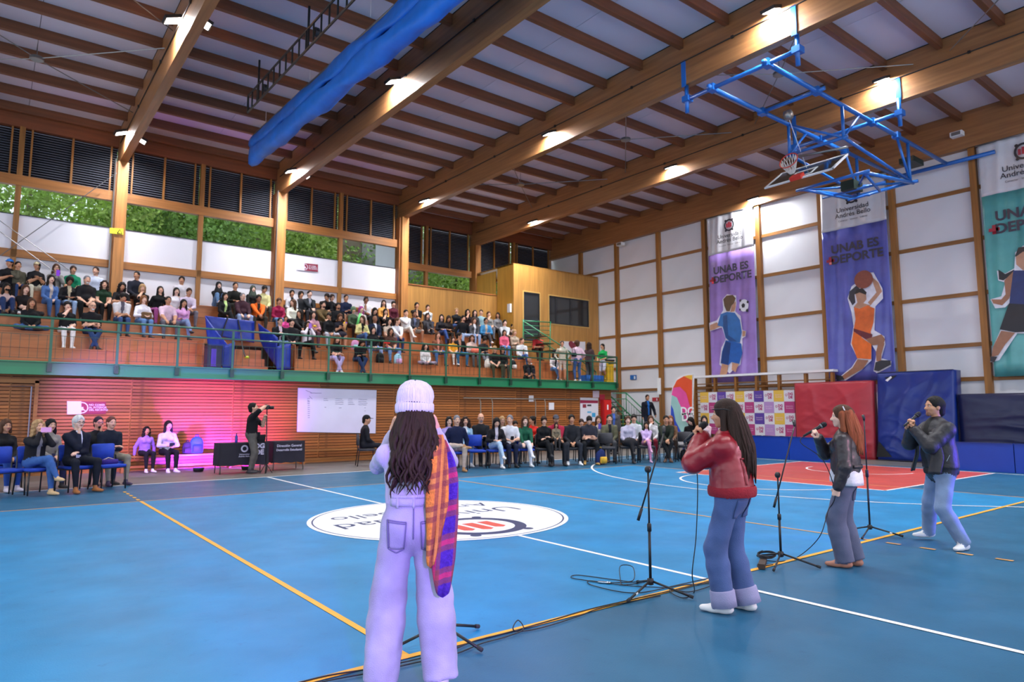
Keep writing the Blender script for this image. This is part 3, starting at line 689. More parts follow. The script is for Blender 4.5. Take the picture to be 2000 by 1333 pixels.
# ================================================================ THE SINGERS
from mathutils.bvhtree import BVHTree
def atd(px, py, depth): return Vector(CAMP)+ray(px, py)*depth
def rz_of(dx, dy): return math.atan2(dy, dx)-PI/2
def denim(name, col, var=.16):
    return mat(name, col, .85, var, 5, .25, 160, spec=.2, sheen=.1)
def patch(body, name, pts, m, nrm, off=.004, parent=None, nu=8, nv=8):
    """a sewn-on piece (pocket, band) laid on the body: pts are four corners in the body frame, nrm looks out of the body"""
    bvh = BVHTree.FromPolygons([v.co.copy() for v in body.data.vertices], [tuple(p.vertices) for p in body.data.polygons])
    nrm = Vector(nrm).normalized(); p = [Vector(q) for q in pts]; vs = []; b = MB()
    for j in range(nv+1):
        for i in range(nu+1):
            u, v = i/nu, j/nv; q = (p[0]*(1-u)+p[1]*u)*(1-v)+(p[3]*(1-u)+p[2]*u)*v
            hit = bvh.ray_cast(q+nrm*.5, -nrm)
            hp_ = hit[0] if hit[0] is not None and (hit[0]-q).length < .45 else bvh.find_nearest(q+nrm*-.1)[0]
            vs.append(hp_+nrm*off)
    b.add(vs, [(j*(nu+1)+i, j*(nu+1)+i+1, (j+1)*(nu+1)+i+1, (j+1)*(nu+1)+i) for j in range(nv) for i in range(nu)])
    o = b.build(name, m, parent or body, True); md = o.modifiers.new('s', 'SOLIDIFY'); md.thickness = .004; md.offset = -1; return o
def person_obj(J, label, loc, rz, cols, skin, scale=1.0, group=None, **kw):
    S, HM = body_skin(J, **kw); me = S.mesh('person'); o = link('person', me); o.location = loc; o.rotation_euler = (0, 0, rz); o.scale = (scale,)*3
    dress(o, cols, skin); tag(o, label, 'person', group); return o, HM
def on_head(o, HM, name, me, m, dz=0, sc=1):
    c = link(name, me, o); c.matrix_local = HM @ Matrix.Translation((0, 0, dz)) @ Matrix.Scale(sc, 4)
    if m is not None:
        if not me.materials: me.materials.append(m)
        c.material_slots[0].link = 'OBJECT'; c.material_slots[0].material = m
    return c
def bl(pts, n):
    """smooth curve through points"""
    pts = [Vector(p) for p in pts]; out = []
    for i in range(len(pts)-1):
        p0 = pts[max(0, i-1)]; p1 = pts[i]; p2 = pts[i+1]; p3 = pts[min(len(pts)-1, i+2)]
        for k in range(n):
            t = k/n; out.append(.5*((2*p1)+(p2-p0)*t+(2*p0-5*p1+4*p2-p3)*t*t+(3*p1-p0-3*p2+p3)*t*t*t))
    return out+[pts[-1]]
def locks(n, seed, z_end, wave, spread, back=-.10, top=.13, rx=.085):
    """curves of long hair falling down the back, head frame"""
    rr = random.Random(seed); cs = []
    for k in range(n):
        a = -PI*.02-PI*.96*(k+.5)/n; x0 = rx*math.cos(a); y0 = -.01+.095*math.sin(a)
        ze = z_end+rr.uniform(-.06, .05); ph = rr.uniform(0, 6); sp = 1+spread*rr.uniform(.5, 1.1); L = 16; c = []
        for i in range(L):
            t = i/(L-1); z = top+rr.uniform(-.002, .002)+(ze-top)*t; g = min(1, t*2.2)
            x = x0*(1+(sp-1)*g)+wave*math.sin(t*13+ph)*t; y = y0+(back*.55+wave*.4*math.cos(t*11+ph))*min(1, t*1.6)*(.35+.65*abs(math.sin(a)))-.012
            c.append((x, y, z))
        cs.append(c)
    return cs
W1 = cloth('#c9c3d6'); SHW = mat('white_shoe', '#e3e0de', .5); BROWNSH = mat('tan_shoe', '#b3764a', .55)
# ---- woman with the knitted hat, back to the camera
J = stand_skel(((.135, .17, 1.46), (-.12, .19, 1.45)), ((.168, -.02, 0, 6), (-.168, .0, 0, -8)), 'f', lean=-1, hy=0, hp=-4, poles=(V3(.42, .05, -1), V3(-.42, .05, -1)))
J1 = denim('denim_light', '#a39fb6', .22); KN = mat('rib_knit', '#b9b2cc', .9, .06, 8, .5, 60, stretch=(3, 3, .05), spec=.2)
p1 = at(802, 1350, 'z', 0); rz1 = rz_of(.47, .88)
wom, HM = person_obj(J, 'woman seen from behind in knitted hat and pale wide jeans with plaid scarf', p1, rz1, (KN, KN, KN, J1, J1, SHW, KN, J1), 'l', .945, h=.0125, wide=1.9, wr=.0035, wrp=.0025, waist=.135, hands=('grip', 'grip'), hd=.006, jacket=.35, fat=1.07, hrot=(-70, 70))
hc = MB(); st = strands(locks(52, 3, -.35, .034, .62, -.17), .016, .0015, 5)
on_head(wom, HM, 'hair', st.mesh('hair', hairmat('b'), True), None); on_head(wom, HM, 'hair_underlayer', hair_mesh('long'), hairmat('b'))
for s in (-1, 1):
    st = strands([[(s*(.07+.05*t+.02*math.sin(9*t+k)), -.03-.06*t-.02*k*.3, .1-.40*t-.02*k) for t in [i/13 for i in range(14)]] for k in range(7)], .014, .002)
    on_head(wom, HM, 'hair_lock', st.mesh('hair_lock', hairmat('b'), True), None)
hat = mat('hat_knit', '#d6d0dc', .95, .08, 20, .6, 70, stretch=(2.5, 2.5, .1), spec=.1)
b = MB(); prof = [(.104, .080), (.119, .084), (.123, .10), (.123, .128), (.120, .138), (.114, .141), (.117, .152), (.119, .18), (.113, .215), (.098, .245), (.070, .268), (.035, .280), (.004, .282)]
NN = 176; vs = []
for r, z in prof:
    for k in range(NN):
        a = 2*PI*k/NN; rr = r*(1+.016*math.sin(44*a))+.006*math.sin(3*a+1)*(z > .17); vs.append((rr*.96*math.cos(a), rr*1.06*math.sin(a)-.012, z+.006*math.sin(2*a+.5)*(z > .14)))
b.add(vs, [(i*NN+k, i*NN+(k+1) % NN, (i+1)*NN+(k+1) % NN, (i+1)*NN+k) for i in range(len(prof)-1) for k in range(NN)])
on_head(wom, HM, 'knitted_hat', b.mesh('knitted_hat', hat, True), None)
SEAM = denim('denim_seam', '#6d6790')
for s in (-1, 1):
    patch(wom, 'back_pocket', [(s*.04, -.3, .955), (s*.145, -.3, .965), (s*.135, -.3, .80), (s*.05, -.3, .795)], denim('denim_pocket', '#9c97b4', .2), (0, -1, 0), .006)
    for (a, c) in (((s*.04, .955), (s*.145, .965)), ((s*.045, .945), (s*.14, .954)), ((s*.04, .955), (s*.05, .80)), ((s*.145, .965), (s*.137, .805)), ((s*.05, .80), (s*.093, .78)), ((s*.137, .805), (s*.093, .78))):
        d = Vector((c[0]-a[0], 0, c[1]-a[1])).normalized(); nx = Vector((-d.z, 0, d.x))*.0035
        patch(wom, 'stitching', [(a[0]+nx.x, -.3, a[1]+nx.z), (c[0]+nx.x, -.3, c[1]+nx.z), (c[0]-nx.x, -.3, c[1]-nx.z), (a[0]-nx.x, -.3, a[1]-nx.z)], SEAM, (0, -1, 0), .0095, nu=10, nv=1)
patch(wom, 'waistband', [(-.125, -.3, 1.085), (.125, -.3, 1.085), (.128, -.3, 1.04), (-.128, -.3, 1.04)], denim('denim_band', '#aaa5bd', .2), (0, -1, 0), .010, nu=20, nv=2)
for x in (-.09, 0, .09): patch(wom, 'belt_loop', [(x-.007, -.3, 1.09), (x+.007, -.3, 1.09), (x+.007, -.3, 1.03), (x-.007, -.3, 1.03)], denim('denim_band', '#aaa5bd'), (0, -1, 0), .016, nu=2, nv=4)
patch(wom, 'centre_seam', [(-.004, -.3, 1.04), (.004, -.3, 1.04), (.004, -.3, .86), (-.004, -.3, .86)], SEAM, (0, -1, 0), .006, nu=1, nv=12)
patch(wom, 'lettuce_hem', [(-.125, -.3, 1.105), (.125, -.3, 1.105), (.125, -.3, 1.085), (-.125, -.3, 1.085)], KN, (0, -1, 0), .012, nu=30, nv=2)
def plaid(name, base, band, line_c, ax=(1, 0, .25)):
    m = mat(name, base, .95, .25, 60, .35, 130, spec=.1); nt = m.node_tree; L = nt.links; b = nt.nodes['Principled BSDF']; src = b.inputs['Base Color'].links[0].from_socket
    tc = nt.nodes.new('ShaderNodeTexCoord')
    for k, (col, sc, rot, lo, hi) in enumerate(((band, 5.2, 0, .45, .55), (line_c, 5.2, 0, .93, .95), (band, 7, 1.25, .5, .6), (line_c, 7, 1.25, .955, .97))):
        mp = nt.nodes.new('ShaderNodeMapping'); mp.inputs['Rotation'].default_value = (0, rot+.25, 0); L.new(tc.outputs['Object'], mp.inputs[0])
        w_ = nt.nodes.new('ShaderNodeTexWave'); w_.inputs['Scale'].default_value = sc*.35; w_.bands_direction = 'Z'; L.new(mp.outputs[0], w_.inputs['Vector'])
        r = nt.nodes.new('ShaderNodeValToRGB'); r.color_ramp.elements[0].position = lo; r.color_ramp.elements[1].position = hi; L.new(w_.outputs['Fac'], r.inputs[0])
        mx = nt.nodes.new('ShaderNodeMix'); mx.data_type = 'RGBA'; fm = nt.nodes.new('ShaderNodeMath'); fm.operation = 'MULTIPLY'; fm.inputs[1].default_value = .65; L.new(r.outputs[0], fm.inputs[0]); L.new(fm.outputs[0], mx.inputs['Factor'])
        L.new(src, mx.inputs['A']); mx.inputs['B'].default_value = lin(col); src = mx.outputs['Result']
    L.new(src, b.inputs['Base Color']); return m
def scarf_fall(name, cl, ws, m, folds=3, amp=.012):
    b = MB(); nu = 14; c = bl(cl, 6); W = [ws[0]]*len(c); n = len(c)
    for i in range(n):
        t = i/(n-1)*(len(ws)-1); k = min(int(t), len(ws)-2); W[i] = ws[k]+(ws[k+1]-ws[k])*(t-k)
    vs = [(c[i].x+(u/nu-.5)*W[i], c[i].y+amp*math.sin(u/nu*PI*2*folds+i*.08)-abs(u/nu-.5)*.03*(-1 if i > n*.3 else 0), c[i].z-(.03*math.sin(u/nu*PI) if i == n-1 else 0)) for i in range(n) for u in range(nu+1)]
    b.add(vs, [(i*(nu+1)+u, i*(nu+1)+u+1, (i+1)*(nu+1)+u+1, (i+1)*(nu+1)+u) for i in range(n-1) for u in range(nu)])
    o = b.build(name, m, wom, True); md = o.modifiers.new('s', 'SOLIDIFY'); md.thickness = .008; return o
scarf_fall('scarf_inner_fall', [(.10, .13, 1.18), (.105, .08, 1.36), (.11, -.02, 1.43), (.125, -.14, 1.35), (.13, -.19, 1.12), (.115, -.195, .92), (.095, -.19, .74)], [.10, .12, .12, .11, .12, .12, .07, .03], plaid('plaid_orange', '#d8823c', '#7a3b45', '#e89a4c'), 1.5, .012)
scarf_fall('scarf_outer_fall', [(.13, .13, 1.15), (.14, .08, 1.34), (.145, -.02, 1.40), (.17, -.13, 1.29), (.172, -.17, 1.05), (.165, -.18, .80), (.165, -.17, .575)], [.08, .08, .08, .09, .15, .15, .13, .06], plaid('plaid_violet', '#4d2f96', '#8c4a3f', '#d8386e'), 1.5, .012)
ph = MB().rbox(-.037, .037, -.004, .004, -.075, .075, .01).build('smartphone', mat('phone_black', '#101014', .2)); tag(ph, 'dark phone held up by the woman in the knitted hat', 'phone')
def w_of(o, p): bpy.context.view_layer.update(); return o.matrix_world @ Vector(p)
ph.location = w_of(wom, (0, .28, 1.52)); ph.rotation_euler = (0, PI/2, rz1)

# ---- woman in the red leather jacket
J = stand_skel(((-.015, .235, 1.40), (-.045, .245, 1.37)), ((.11, -.06, 0, 10), (-.10, .06, 0, -10)), 'f', lean=2, hy=10, hp=0, poles=(V3(.75, -.2, -.9), V3(-.75, -.1, -.9)))
RJ = mat('red_leather', '#86101f', .34, .16, 5, .55, 11, spec=.5, coat=.15); RJ2 = mat('red_rib_knit', '#8a1626', .9, .1, 30, .3, 90)
J2 = denim('denim_mid', '#4c5f8e', .2); J2c = denim('denim_cuff', '#9492b4', .12)
p2 = at(1438, 1197, 'z', 0); rz2 = rz_of(-.25, .97)
red, HM = person_obj(J, 'woman in red leather jacket and cuffed blue jeans singing with long dark hair', p2, rz2, (RJ, RJ, RJ, J2, J2, SHW, RJ, J2c), 'm', .925, h=.0125, wide=1.6, wr=.004, wrp=.002, jacket=2.5, waist=.06, hands=('grip', 'grip'), hd=.006, fat=1.06, hrot=(-60, 50), loose=1.2)
on_head(red, HM, 'hair_underlayer', hair_mesh('long'), hairmat('b'))
on_head(red, HM, 'hair', strands(locks(54, 5, -.42, .006, .55, -.20, .17), .015, .002, 5).mesh('hair', hairmat('b'), True), None)
on_head(red, HM, 'hair_crown', hair_mesh('shortfull'), hairmat('b'))
b = MB(); b.tube([(.098*math.cos(a), -.012+.117*math.sin(a), .145-.035*math.sin(a)*0-.03*(a > PI)*abs(math.sin(a))) for a in [2*PI*k/40 for k in range(41)]], .006, 6, cap=False); on_head(red, HM, 'hair_band', b.mesh('hair_band', BLACK, True), None)
def band(o, name, z, rx, ry, hgt, m, cy=0, cx=0, amp=.0):
    b = MB(); n = 64; vs = []
    for dz, g in ((-hgt/2, .97), (-hgt/3, 1.01), (0, 1.025), (hgt/3, 1.01), (hgt/2, .96)):
        for k in range(n):
            a = 2*PI*k/n; w_ = 1+amp*math.sin(k*PI); vs.append((cx+rx*g*w_*math.cos(a), cy+ry*g*w_*math.sin(a), z+dz))
    b.add(vs, [(i*n+k, i*n+(k+1) % n, (i+1)*n+(k+1) % n, (i+1)*n+k) for i in range(4) for k in range(n)]); return b.build(name, m, o, True)
for n_ in 'RL':
    k_, a_ = Vector(J['kn'+n_]), Vector(J['an'+n_]); c0_, c1_ = k_.lerp(a_, .74), k_.lerp(a_, 1.04); o = MB().tube([c0_, k_.lerp(a_, .76), k_.lerp(a_, .9), c1_], [.094, .099, .100, .101], 28).build('jean_cuff', J2c, red, True)
band(red, 'jacket_waistband', .965, .215, .186, .085, RJ2, 0, 0, .006)
JP = denim('denim_mid_pocket', '#455787', .16)
patch(red, 'back_pocket', [(.03, -.3, .90), (.14, -.3, .90), (.13, -.3, .76), (.04, -.3, .75)], JP, (0, -1, 0), .006)
patch(red, 'back_pocket', [(-.14, -.3, .90), (-.03, -.3, .90), (-.04, -.3, .75), (-.13, -.3, .76)], JP, (0, -1, 0), .006)
patch(red, 'yoke_seam', [(-.11, -.3, 1.235), (.11, -.3, 1.235), (.11, -.3, 1.222), (-.11, -.3, 1.222)], RJ, (0, -1, 0), .006, nu=20, nv=1)
for s in (-1, 1): patch(red, 'pleat_seam', [(s*.105, -.3, 1.23), (s*.112, -.3, 1.23), (s*.098, -.3, 1.02), (s*.091, -.3, 1.02)], RJ, (0, -1, 0), .010, nu=1, nv=14)

# ---- woman in the black leather jacket
J = stand_skel(((-.05, .25, 1.36), (-.235, .05, .84)), ((.08, -.04, 0, 8), (-.09, .04, 0, -8)), 'f', lean=0, hy=14, hp=0, poles=(V3(.7, -.2, -.9), None))
BL = mat('black_leather', '#2b2428', .38, .15, 6, .3, 25, spec=.5); J3 = denim('denim_grey', '#5b6078', .16); TAN = mat('rose_tan_shoe', '#b57a63', .6)
p3 = at(1662, 1108, 'z', 0); rz3 = rz_of(-.30, .95)
blk, HM = person_obj(J, 'woman with straight auburn hair in black leather jacket singing beside the man', p3, rz3, (BL, BL, BL, J3, J3, TAN, BL, J3), 'p', .905, h=.0135, wide=1.75, wr=.0025, wrp=.002, jacket=1.6, waist=.10, hands=('grip', 'fist'), hd=.006, hrot=(-60, 0))
on_head(blk, HM, 'hair_underlayer', hair_mesh('long'), hairmat('r')); on_head(blk, HM, 'hair_crown', hair_mesh('shortfull'), hairmat('n'))
on_head(blk, HM, 'hair', strands(locks(60, 9, -.27, .003, .35, -.15, .17), .014, .003, 5).mesh('hair', hairmat('r'), True), None)
cl = MB(); cl.box(-.004, .004, -.03, .03, -.006, .006); c = on_head(blk, HM, 'hair_clip', cl.mesh('hair_clip', mat('clip_pearl', '#e6e0e6', .2)), None); c.matrix_local = HM @ Matrix.Translation((-.082, -.02, .19)) @ Matrix.Rotation(1.2, 4, 'X')
sh = mat('white_shirt_tail', '#dcdce6', .8, .05, 12, .3, 40)
b = MB(); n = 48; vs = []
for dz, g in ((.06, .95), (0, 1.06), (-.06, 1.10), (-.10, 1.10)):
    for k in range(n):
        a = 2*PI*k/n; gg = g*(1+.025*math.sin(7*a)); vs.append((.172*gg*math.cos(a), .142*gg*math.sin(a), .99+dz-(.03 if math.sin(a) < 0 and dz < -.05 else 0)))
b.add(vs, [(i*n+k, i*n+(k+1) % n, (i+1)*n+(k+1) % n, (i+1)*n+k) for i in range(3) for k in range(n)]); o = b.build('shirt_tail', sh, blk, True); o.modifiers.new('s', 'SOLIDIFY').thickness = .006
patch(blk, 'back_pocket', [(.03, -.3, .83), (.13, -.3, .83), (.12, -.3, .70), (.04, -.3, .69)], denim('denim_grey_pocket', '#525770'), (0, -1, 0), .005)
patch(blk, 'jacket_hem', [(-.15, -.3, 1.075), (.15, -.3, 1.075), (.15, -.3, 1.04), (-.15, -.3, 1.04)], BL, (0, -1, 0), .012, nu=24, nv=2)

# ---- man in the dark jacket
p4 = at(1848, 1070, 'z', 0); rz4 = rz_of(-.80, .60)
def loc4(w): return Matrix.Rotation(-rz4, 3, 'Z') @ (Vector(w)-p4)
fa_, fb_ = loc4(at(1880, 1076, 'z', 0)), loc4(at(1808, 1054, 'z', 0))
J = stand_skel(((.02, .30, 1.37), (-.045, .31, 1.33)), ((fb_.x, fb_.y-.03, 0, 0), (fa_.x, fa_.y-.03, 0, -28)), 'm', lean=2, hy=0, hp=4, poles=(V3(.6, -.2, -.9), V3(-.6, -.2, -.9)), hipz=.86)
MJ = mat('dark_jacket', '#29262b', .5, .15, 6, .25, 30, spec=.4); J4 = denim('denim_pale', '#7e90ae', .2)
man, HM = person_obj(J, 'man in dark jacket and pale jeans singing into a microphone in profile', p4, rz4, (MJ, MJ, MJ, J4, J4, SHW, mat('black_tee', '#121214', .8), MJ), 'm', .965, h=.0135, wide=1.35, wr=.003, jacket=1.8, fat=1.13, hands=('grip', 'grip'), hd=.0065, hrot=(-60, 60))
on_head(man, HM, 'hair', hair_mesh('short'), hairmat('k')); on_head(man, HM, 'stubble', hair_mesh('beard'), mat('stubble_skin', '#8a5f4c', .7), 0, .985)
band(man, 'tee_hem', .86, .188, .165, .07, mat('black_tee', '#121214', .8))
for s in (-1, 1):
    b = MB(); cs = bl([(s*.10, .17, 1.30), (s*.12, .20, 1.15), (s*.15, .21, 1.0), (s*.16, .24, .84)], 4)
    vs = []
    for i, c in enumerate(cs):
        for u in range(5): vs.append((c.x+s*(u/4)*.09, c.y-.09*(u/4)**2+.01*math.sin(i*.7), c.z))
    b.add(vs, [(i*5+u, i*5+u+1, (i+1)*5+u+1, (i+1)*5+u) for i in range(len(cs)-1) for u in range(4)]); o = b.build('jacket_front', MJ, man, True); o.modifiers.new('s', 'SOLIDIFY').thickness = .01
b = MB().tube([(-.215, .03, 1.05), (-.20, .06, .98)], .004, 5).build('zip', CHROME, man)

# ---- microphones
GRILL = mat('mic_grille', '#2c2c30', .4, metal=.6, bump=.6, bscale=400); MICB = mat('mic_body', '#19191c', .35)
def microphone(label, head, tail, bright=False):
    head, tail = Vector(head), Vector(tail); d = (head-tail).normalized(); B = d.to_track_quat('Z', 'Y').to_matrix().to_4x4(); B.translation = head
    t = thing('microphone', label, 'microphone', head)
    inv = Matrix.Translation(-head)
    MB().lathe([(.004, -.235), (.011, -.234), (.0125, -.19), (.016, -.07), (.0195, -.045)], 14, 0, inv @ B).build('handle', MICB, t, True)
    MB().lathe([(.0195, -.048), (.026, -.042), (.026, -.034), (.0245, -.031)], 18, 0, inv @ B).build('collar', GALV if bright else MICB, t, True)
    MB().lathe([(.0245, -.034), (.027, -.015), (.0255, .0), (.018, .014), (.006, .02), (.001, .0205)], 18, 0, inv @ B).build('grille', GRILL, t, True)
    return t
def hold(o, J_, label, hd, tl, bright=False): return microphone(label, w_of(o, hd), w_of(o, tl), bright)
mic2 = hold(red, None, 'black microphone held by the woman in the red jacket', (-.04, .20, 1.50), (-.02, .36, 1.375))
mic3 = hold(blk, None, 'grey wired microphone held by the woman in the black jacket', (-.02, .185, 1.50), (-.075, .37, 1.385), True)
mic4 = hold(man, None, 'black wireless microphone held in both hands by the man', (-.005, .215, 1.51), (-.02, .42, 1.36))

# ---- microphone stands and cables
def mic_stand(label, base, ztop, clamp=None, boom=None, legs=(10, 130, 250), lr=.36, group=None, tape=None):
    t = thing('microphone_stand', label, 'mic stand', base)
    MB().tube([(0, 0, .10), (0, 0, ztop*.55)], .0115, 10).build('lower_pole', BLACK, t, True)
    MB().tube([(0, 0, ztop*.5), (0, 0, ztop)], .008, 8).build('upper_pole', BLACK, t, True)
    MB().lathe([(.012, ztop*.50), (.018, ztop*.505), (.018, ztop*.56), (.012, ztop*.57)], 12).build('height_clutch', BLACK, t, True)
    MB().lathe([(.014, .07), (.026, .075), (.026, .12), (.014, .125)], 12).build('leg_hub', BLACK, t, True)
    for i, a in enumerate(legs):
        a = math.radians(a); c, s = math.cos(a), math.sin(a)
        l = MB().tube([(.02*c, .02*s, .10), (lr*c, lr*s, .016)], .0095, 8).build('leg', BLACK, t, True)
        MB().tube([(lr*c*.94, lr*s*.94, .022), (lr*c*1.04, lr*s*1.04, .013)], .0135, 8).build('rubber_foot', mat('rubber', '#2a2a2c', .8), l, True)
        if tape == i: MB().tube([(lr*c*.62, lr*s*.62, .047), (lr*c*.70, lr*s*.70, .040)], .0115, 8).build('tape', WP, l, True)
    if boom:
        a, bb = Vector(boom[0])-Vector(base), Vector(boom[1])-Vector(base); cz = Vector((0, 0, ztop))
        MB().tube([a, bb], .0068, 8).build('boom', BLACK, t, True); d = (bb-a).normalized()
        MB().tube([a-d*.01, a+d*.09], .0125, 8).build('counterweight', BLACK, t, True)
        MB().lathe([(.02, -.02), (.028, -.012), (.028, .012), (.02, .02)], 14, 0, Matrix.Translation(cz+Vector((0, -.0, .01))) @ Matrix.Rotation(PI/2, 4, 'X')).build('boom_clutch', BLACK, t, True)
        MB().tube([bb, bb+d*.03+Vector((.02, .03, .02))], [.012, .017], 8).build('mic_clip', BLACK, t, True)
    else:
        MB().tube([(0, 0, ztop), (.0, .0, ztop+.03), (.02, .02, ztop+.06)], [.012, .016, .018], 8).build('mic_clip', BLACK, t, True)
    return t
def stand_at(label, px, py, clamp, lo, hi, **k):
    base = at(px, py, 'z', 0); base.z = .009; dep = (base-Vector(CAMP)).dot(_f); c = atd(*clamp, dep); return mic_stand(label, base, c.z-.009, None, (atd(*lo, dep), atd(*hi, dep+.1)) if lo else None, **k)
stand_at('boom microphone stand between the hat woman and red jacket woman', 1271, 1163, (1272, 922), (1247, 1015), (1297, 846), legs=(-65, 190, 60), lr=.33, tape=1)
stand_at('boom microphone stand between the red jacket and black jacket women', 1526, 1105, (1528, 932), (1512, 990), (1552, 832), legs=(-70, 200, 70), lr=.34)
stand_at('straight microphone stand between the black jacket woman and the man', 1700, 1048, (1700, 822), None, None, legs=(-60, 190, 75), lr=.33, tape=0)
mic_stand('low microphone stand half hidden behind the hat woman', Vector((-2.72, -4.42, .009)), 1.15, legs=(-75, 10, 175), lr=.33)
CAB = mat('cable_rubber', '#101015', .5)
def cable(label, pts, r=.0042, n=8, group=None):
    o = MB().tube(bl(pts, n), r, 6).build('microphone_cable', CAB, None, True); tag(o, label, 'cable', group); return o
def F2(*ps, z=.013): return [Vector((q.x, q.y, z)) for q in (at(px, py, 'z', 0) for px, py in ps)]
t3 = w_of(red, (-.02, .36, 1.375)); t3b = w_of(blk, (-.075, .37, 1.385))
cable('black cable dropping from the red jacket woman to floor loops', [t3, t3+Vector((-.03, .0, -.06)), atd(1361, 920, 5.25), atd(1360, 1040, 5.2), atd(1352, 1120, 5.1)]+F2((1356, 1160), (1335, 1172), (1310, 1160), (1320, 1148), (1400, 1143), (1440, 1138)))
cable('tangled black cable loops around the nearest boom stand', F2((1440, 1120), (1330, 1145), (1240, 1162), (1160, 1148), (1150, 1138), (1190, 1142), (1260, 1140), (1218, 1146)) + [F2((1212, 1140))[0]+Vector((0, 0, .02)), F2((1212, 1120))[0]+Vector((0, 0, .05)), F2((1236, 1122))[0]+Vector((0, 0, .05)), F2((1236, 1140))[0]+Vector((0, 0, .01))] + F2((1200, 1136), (1130, 1127), (1116, 1132), (1150, 1138), (1230, 1148), (1300, 1152), (1345, 1160), (1395, 1146)))
cable('black cable running along the yellow line to the hat woman', F2((1400, 1135), (1300, 1160), (1160, 1192), (1080, 1215), (1000, 1238), (930, 1256), (880, 1275), (800, 1296), (720, 1312), (640, 1325), (560, 1345), (480, 1365)))
cable('second black cable beside the yellow line with a tied ring', F2((1290, 1168), (1180, 1190), (1130, 1208), (1060, 1230), (1012, 1238)) + [F2((1002, 1240))[0]+Vector((0, 0, .03)), F2((1012, 1234))[0]+Vector((0, 0, .06)), F2((1022, 1240))[0]+Vector((0, 0, .02))] + F2((990, 1248), (940, 1262), (890, 1282), (810, 1300), (730, 1318), (650, 1333), (560, 1352)))
cable('black cable hanging from the black jacket woman to the floor', [t3b, t3b+Vector((-.05, .03, -.08)), atd(1608, 900, 6.6), w_of(blk, (-.235, .08, .78)), atd(1617, 1000, 6.5), atd(1600, 1050, 6.4)]+F2((1560, 1090), (1525, 1100), (1490, 1098), (1480, 1110), (1510, 1106)))
cable('coil of black cable on a small box behind the red jacket woman', sum([F2((1478+18*math.cos(k*1.1)+20, 1098+6*math.sin(k*1.1)), z=.058+.0012*k) for k in range(22)], []), .005)
bx = MB(); bx.box(-.19, .19, -.03, .03, 0, .045); o = bx.build('stage_box', mat('stage_box_brown', '#3a2a20', .6)); q = at(1490, 1106, 'z', 0); o.location = (q.x, q.y, .009); o.rotation_euler = (0, 0, .5); tag(o, 'small brown connector box on the floor under coiled cable', 'box')
cn = MB(); cn.tube(F2((1168, 1141), (1192, 1143), z=.016), .010, 8); o = cn.build('cable_connector', CHROME, None, True); tag(o, 'silver plug on the looped cable near the boom stand', 'plug')
# ================================================================ STANDS, BALCONY, BOOTH, STAIRS
TY = [12.15, 12.9, 13.65, 14.4, 15.12]; TZ = [3.10, 3.56, 4.02, 4.48, 4.94]; DECK = 2.65
bal = tag(struct('floor_balcony'), 'raised gallery deck carrying the stands')
boxo('deck', PLYX, -10, 15.15, 10.95, 15.6, 2.5, DECK, bal)
boxo('deck', PLYX, 7.7, 15.15, 15.6, 17.6, 2.5, DECK, bal); boxo('landing', PLYX, 15.15, 17.7, 13.1, 17.6, 2.5, DECK, bal)
boxo('fascia_web', GREEN, -10, 15.15, 10.9, 10.93, 2.36, 2.66, bal); boxo('fascia_flange', GREEN, -10, 15.15, 10.84, 10.93, 2.64, 2.665, bal); boxo('fascia_flange', GREEN, -10, 15.15, 10.84, 10.93, 2.35, 2.37, bal)
boxo('fascia_end', GREEN, 15.12, 15.15, 10.93, 11.3, 2.36, 2.66, bal)
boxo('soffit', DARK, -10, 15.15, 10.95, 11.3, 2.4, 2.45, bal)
rl = thing('balcony_railing', 'long green steel railing along the front of the stands', 'railing')
pw = MB().box(-.03, .03, -.012, .012, -.62, .62).mesh('post', RAILG); PX = [-4.05+1.3665*k for k in range(-4, 15)]
for x in PX:
    o = link('post', pw, rl); o.location = (x, 10.83, 3.05); o = boxo('post_bracket', DGREEN, x-.05, x+.05, 10.80, 10.84, 2.42, 2.62, rl)
MB().tube([(-10, 10.83, 3.69), (15.1, 10.83, 3.69)], .028, 10).build('top_rail', RAILG, rl, True); MB().tube([(-10, 10.83, 3.45), (15.1, 10.83, 3.45)], .026, 10).build('mid_rail', RAILG, rl, True)
MB().tube([(15.1, 10.83, 3.69), (15.1, 11.6, 3.69)], .028, 8).build('end_rail', RAILG, rl, True); MB().tube([(15.1, 10.83, 3.45), (15.1, 11.6, 3.45)], .026, 8).build('end_rail', RAILG, rl, True)
bm_ = MB().box(-.004, .004, -.004, .004, -.28, .28).mesh('bar', DGREEN)
x = -9.6
while x < 15:
    o = link('bar', bm_, rl); o.location = (x, 10.83, 3.0); x += .171
for z in (2.74, 3.28): boxo('bar_rail', DGREEN, -10, 15.1, 10.825, 10.835, z-.005, z+.005, rl)

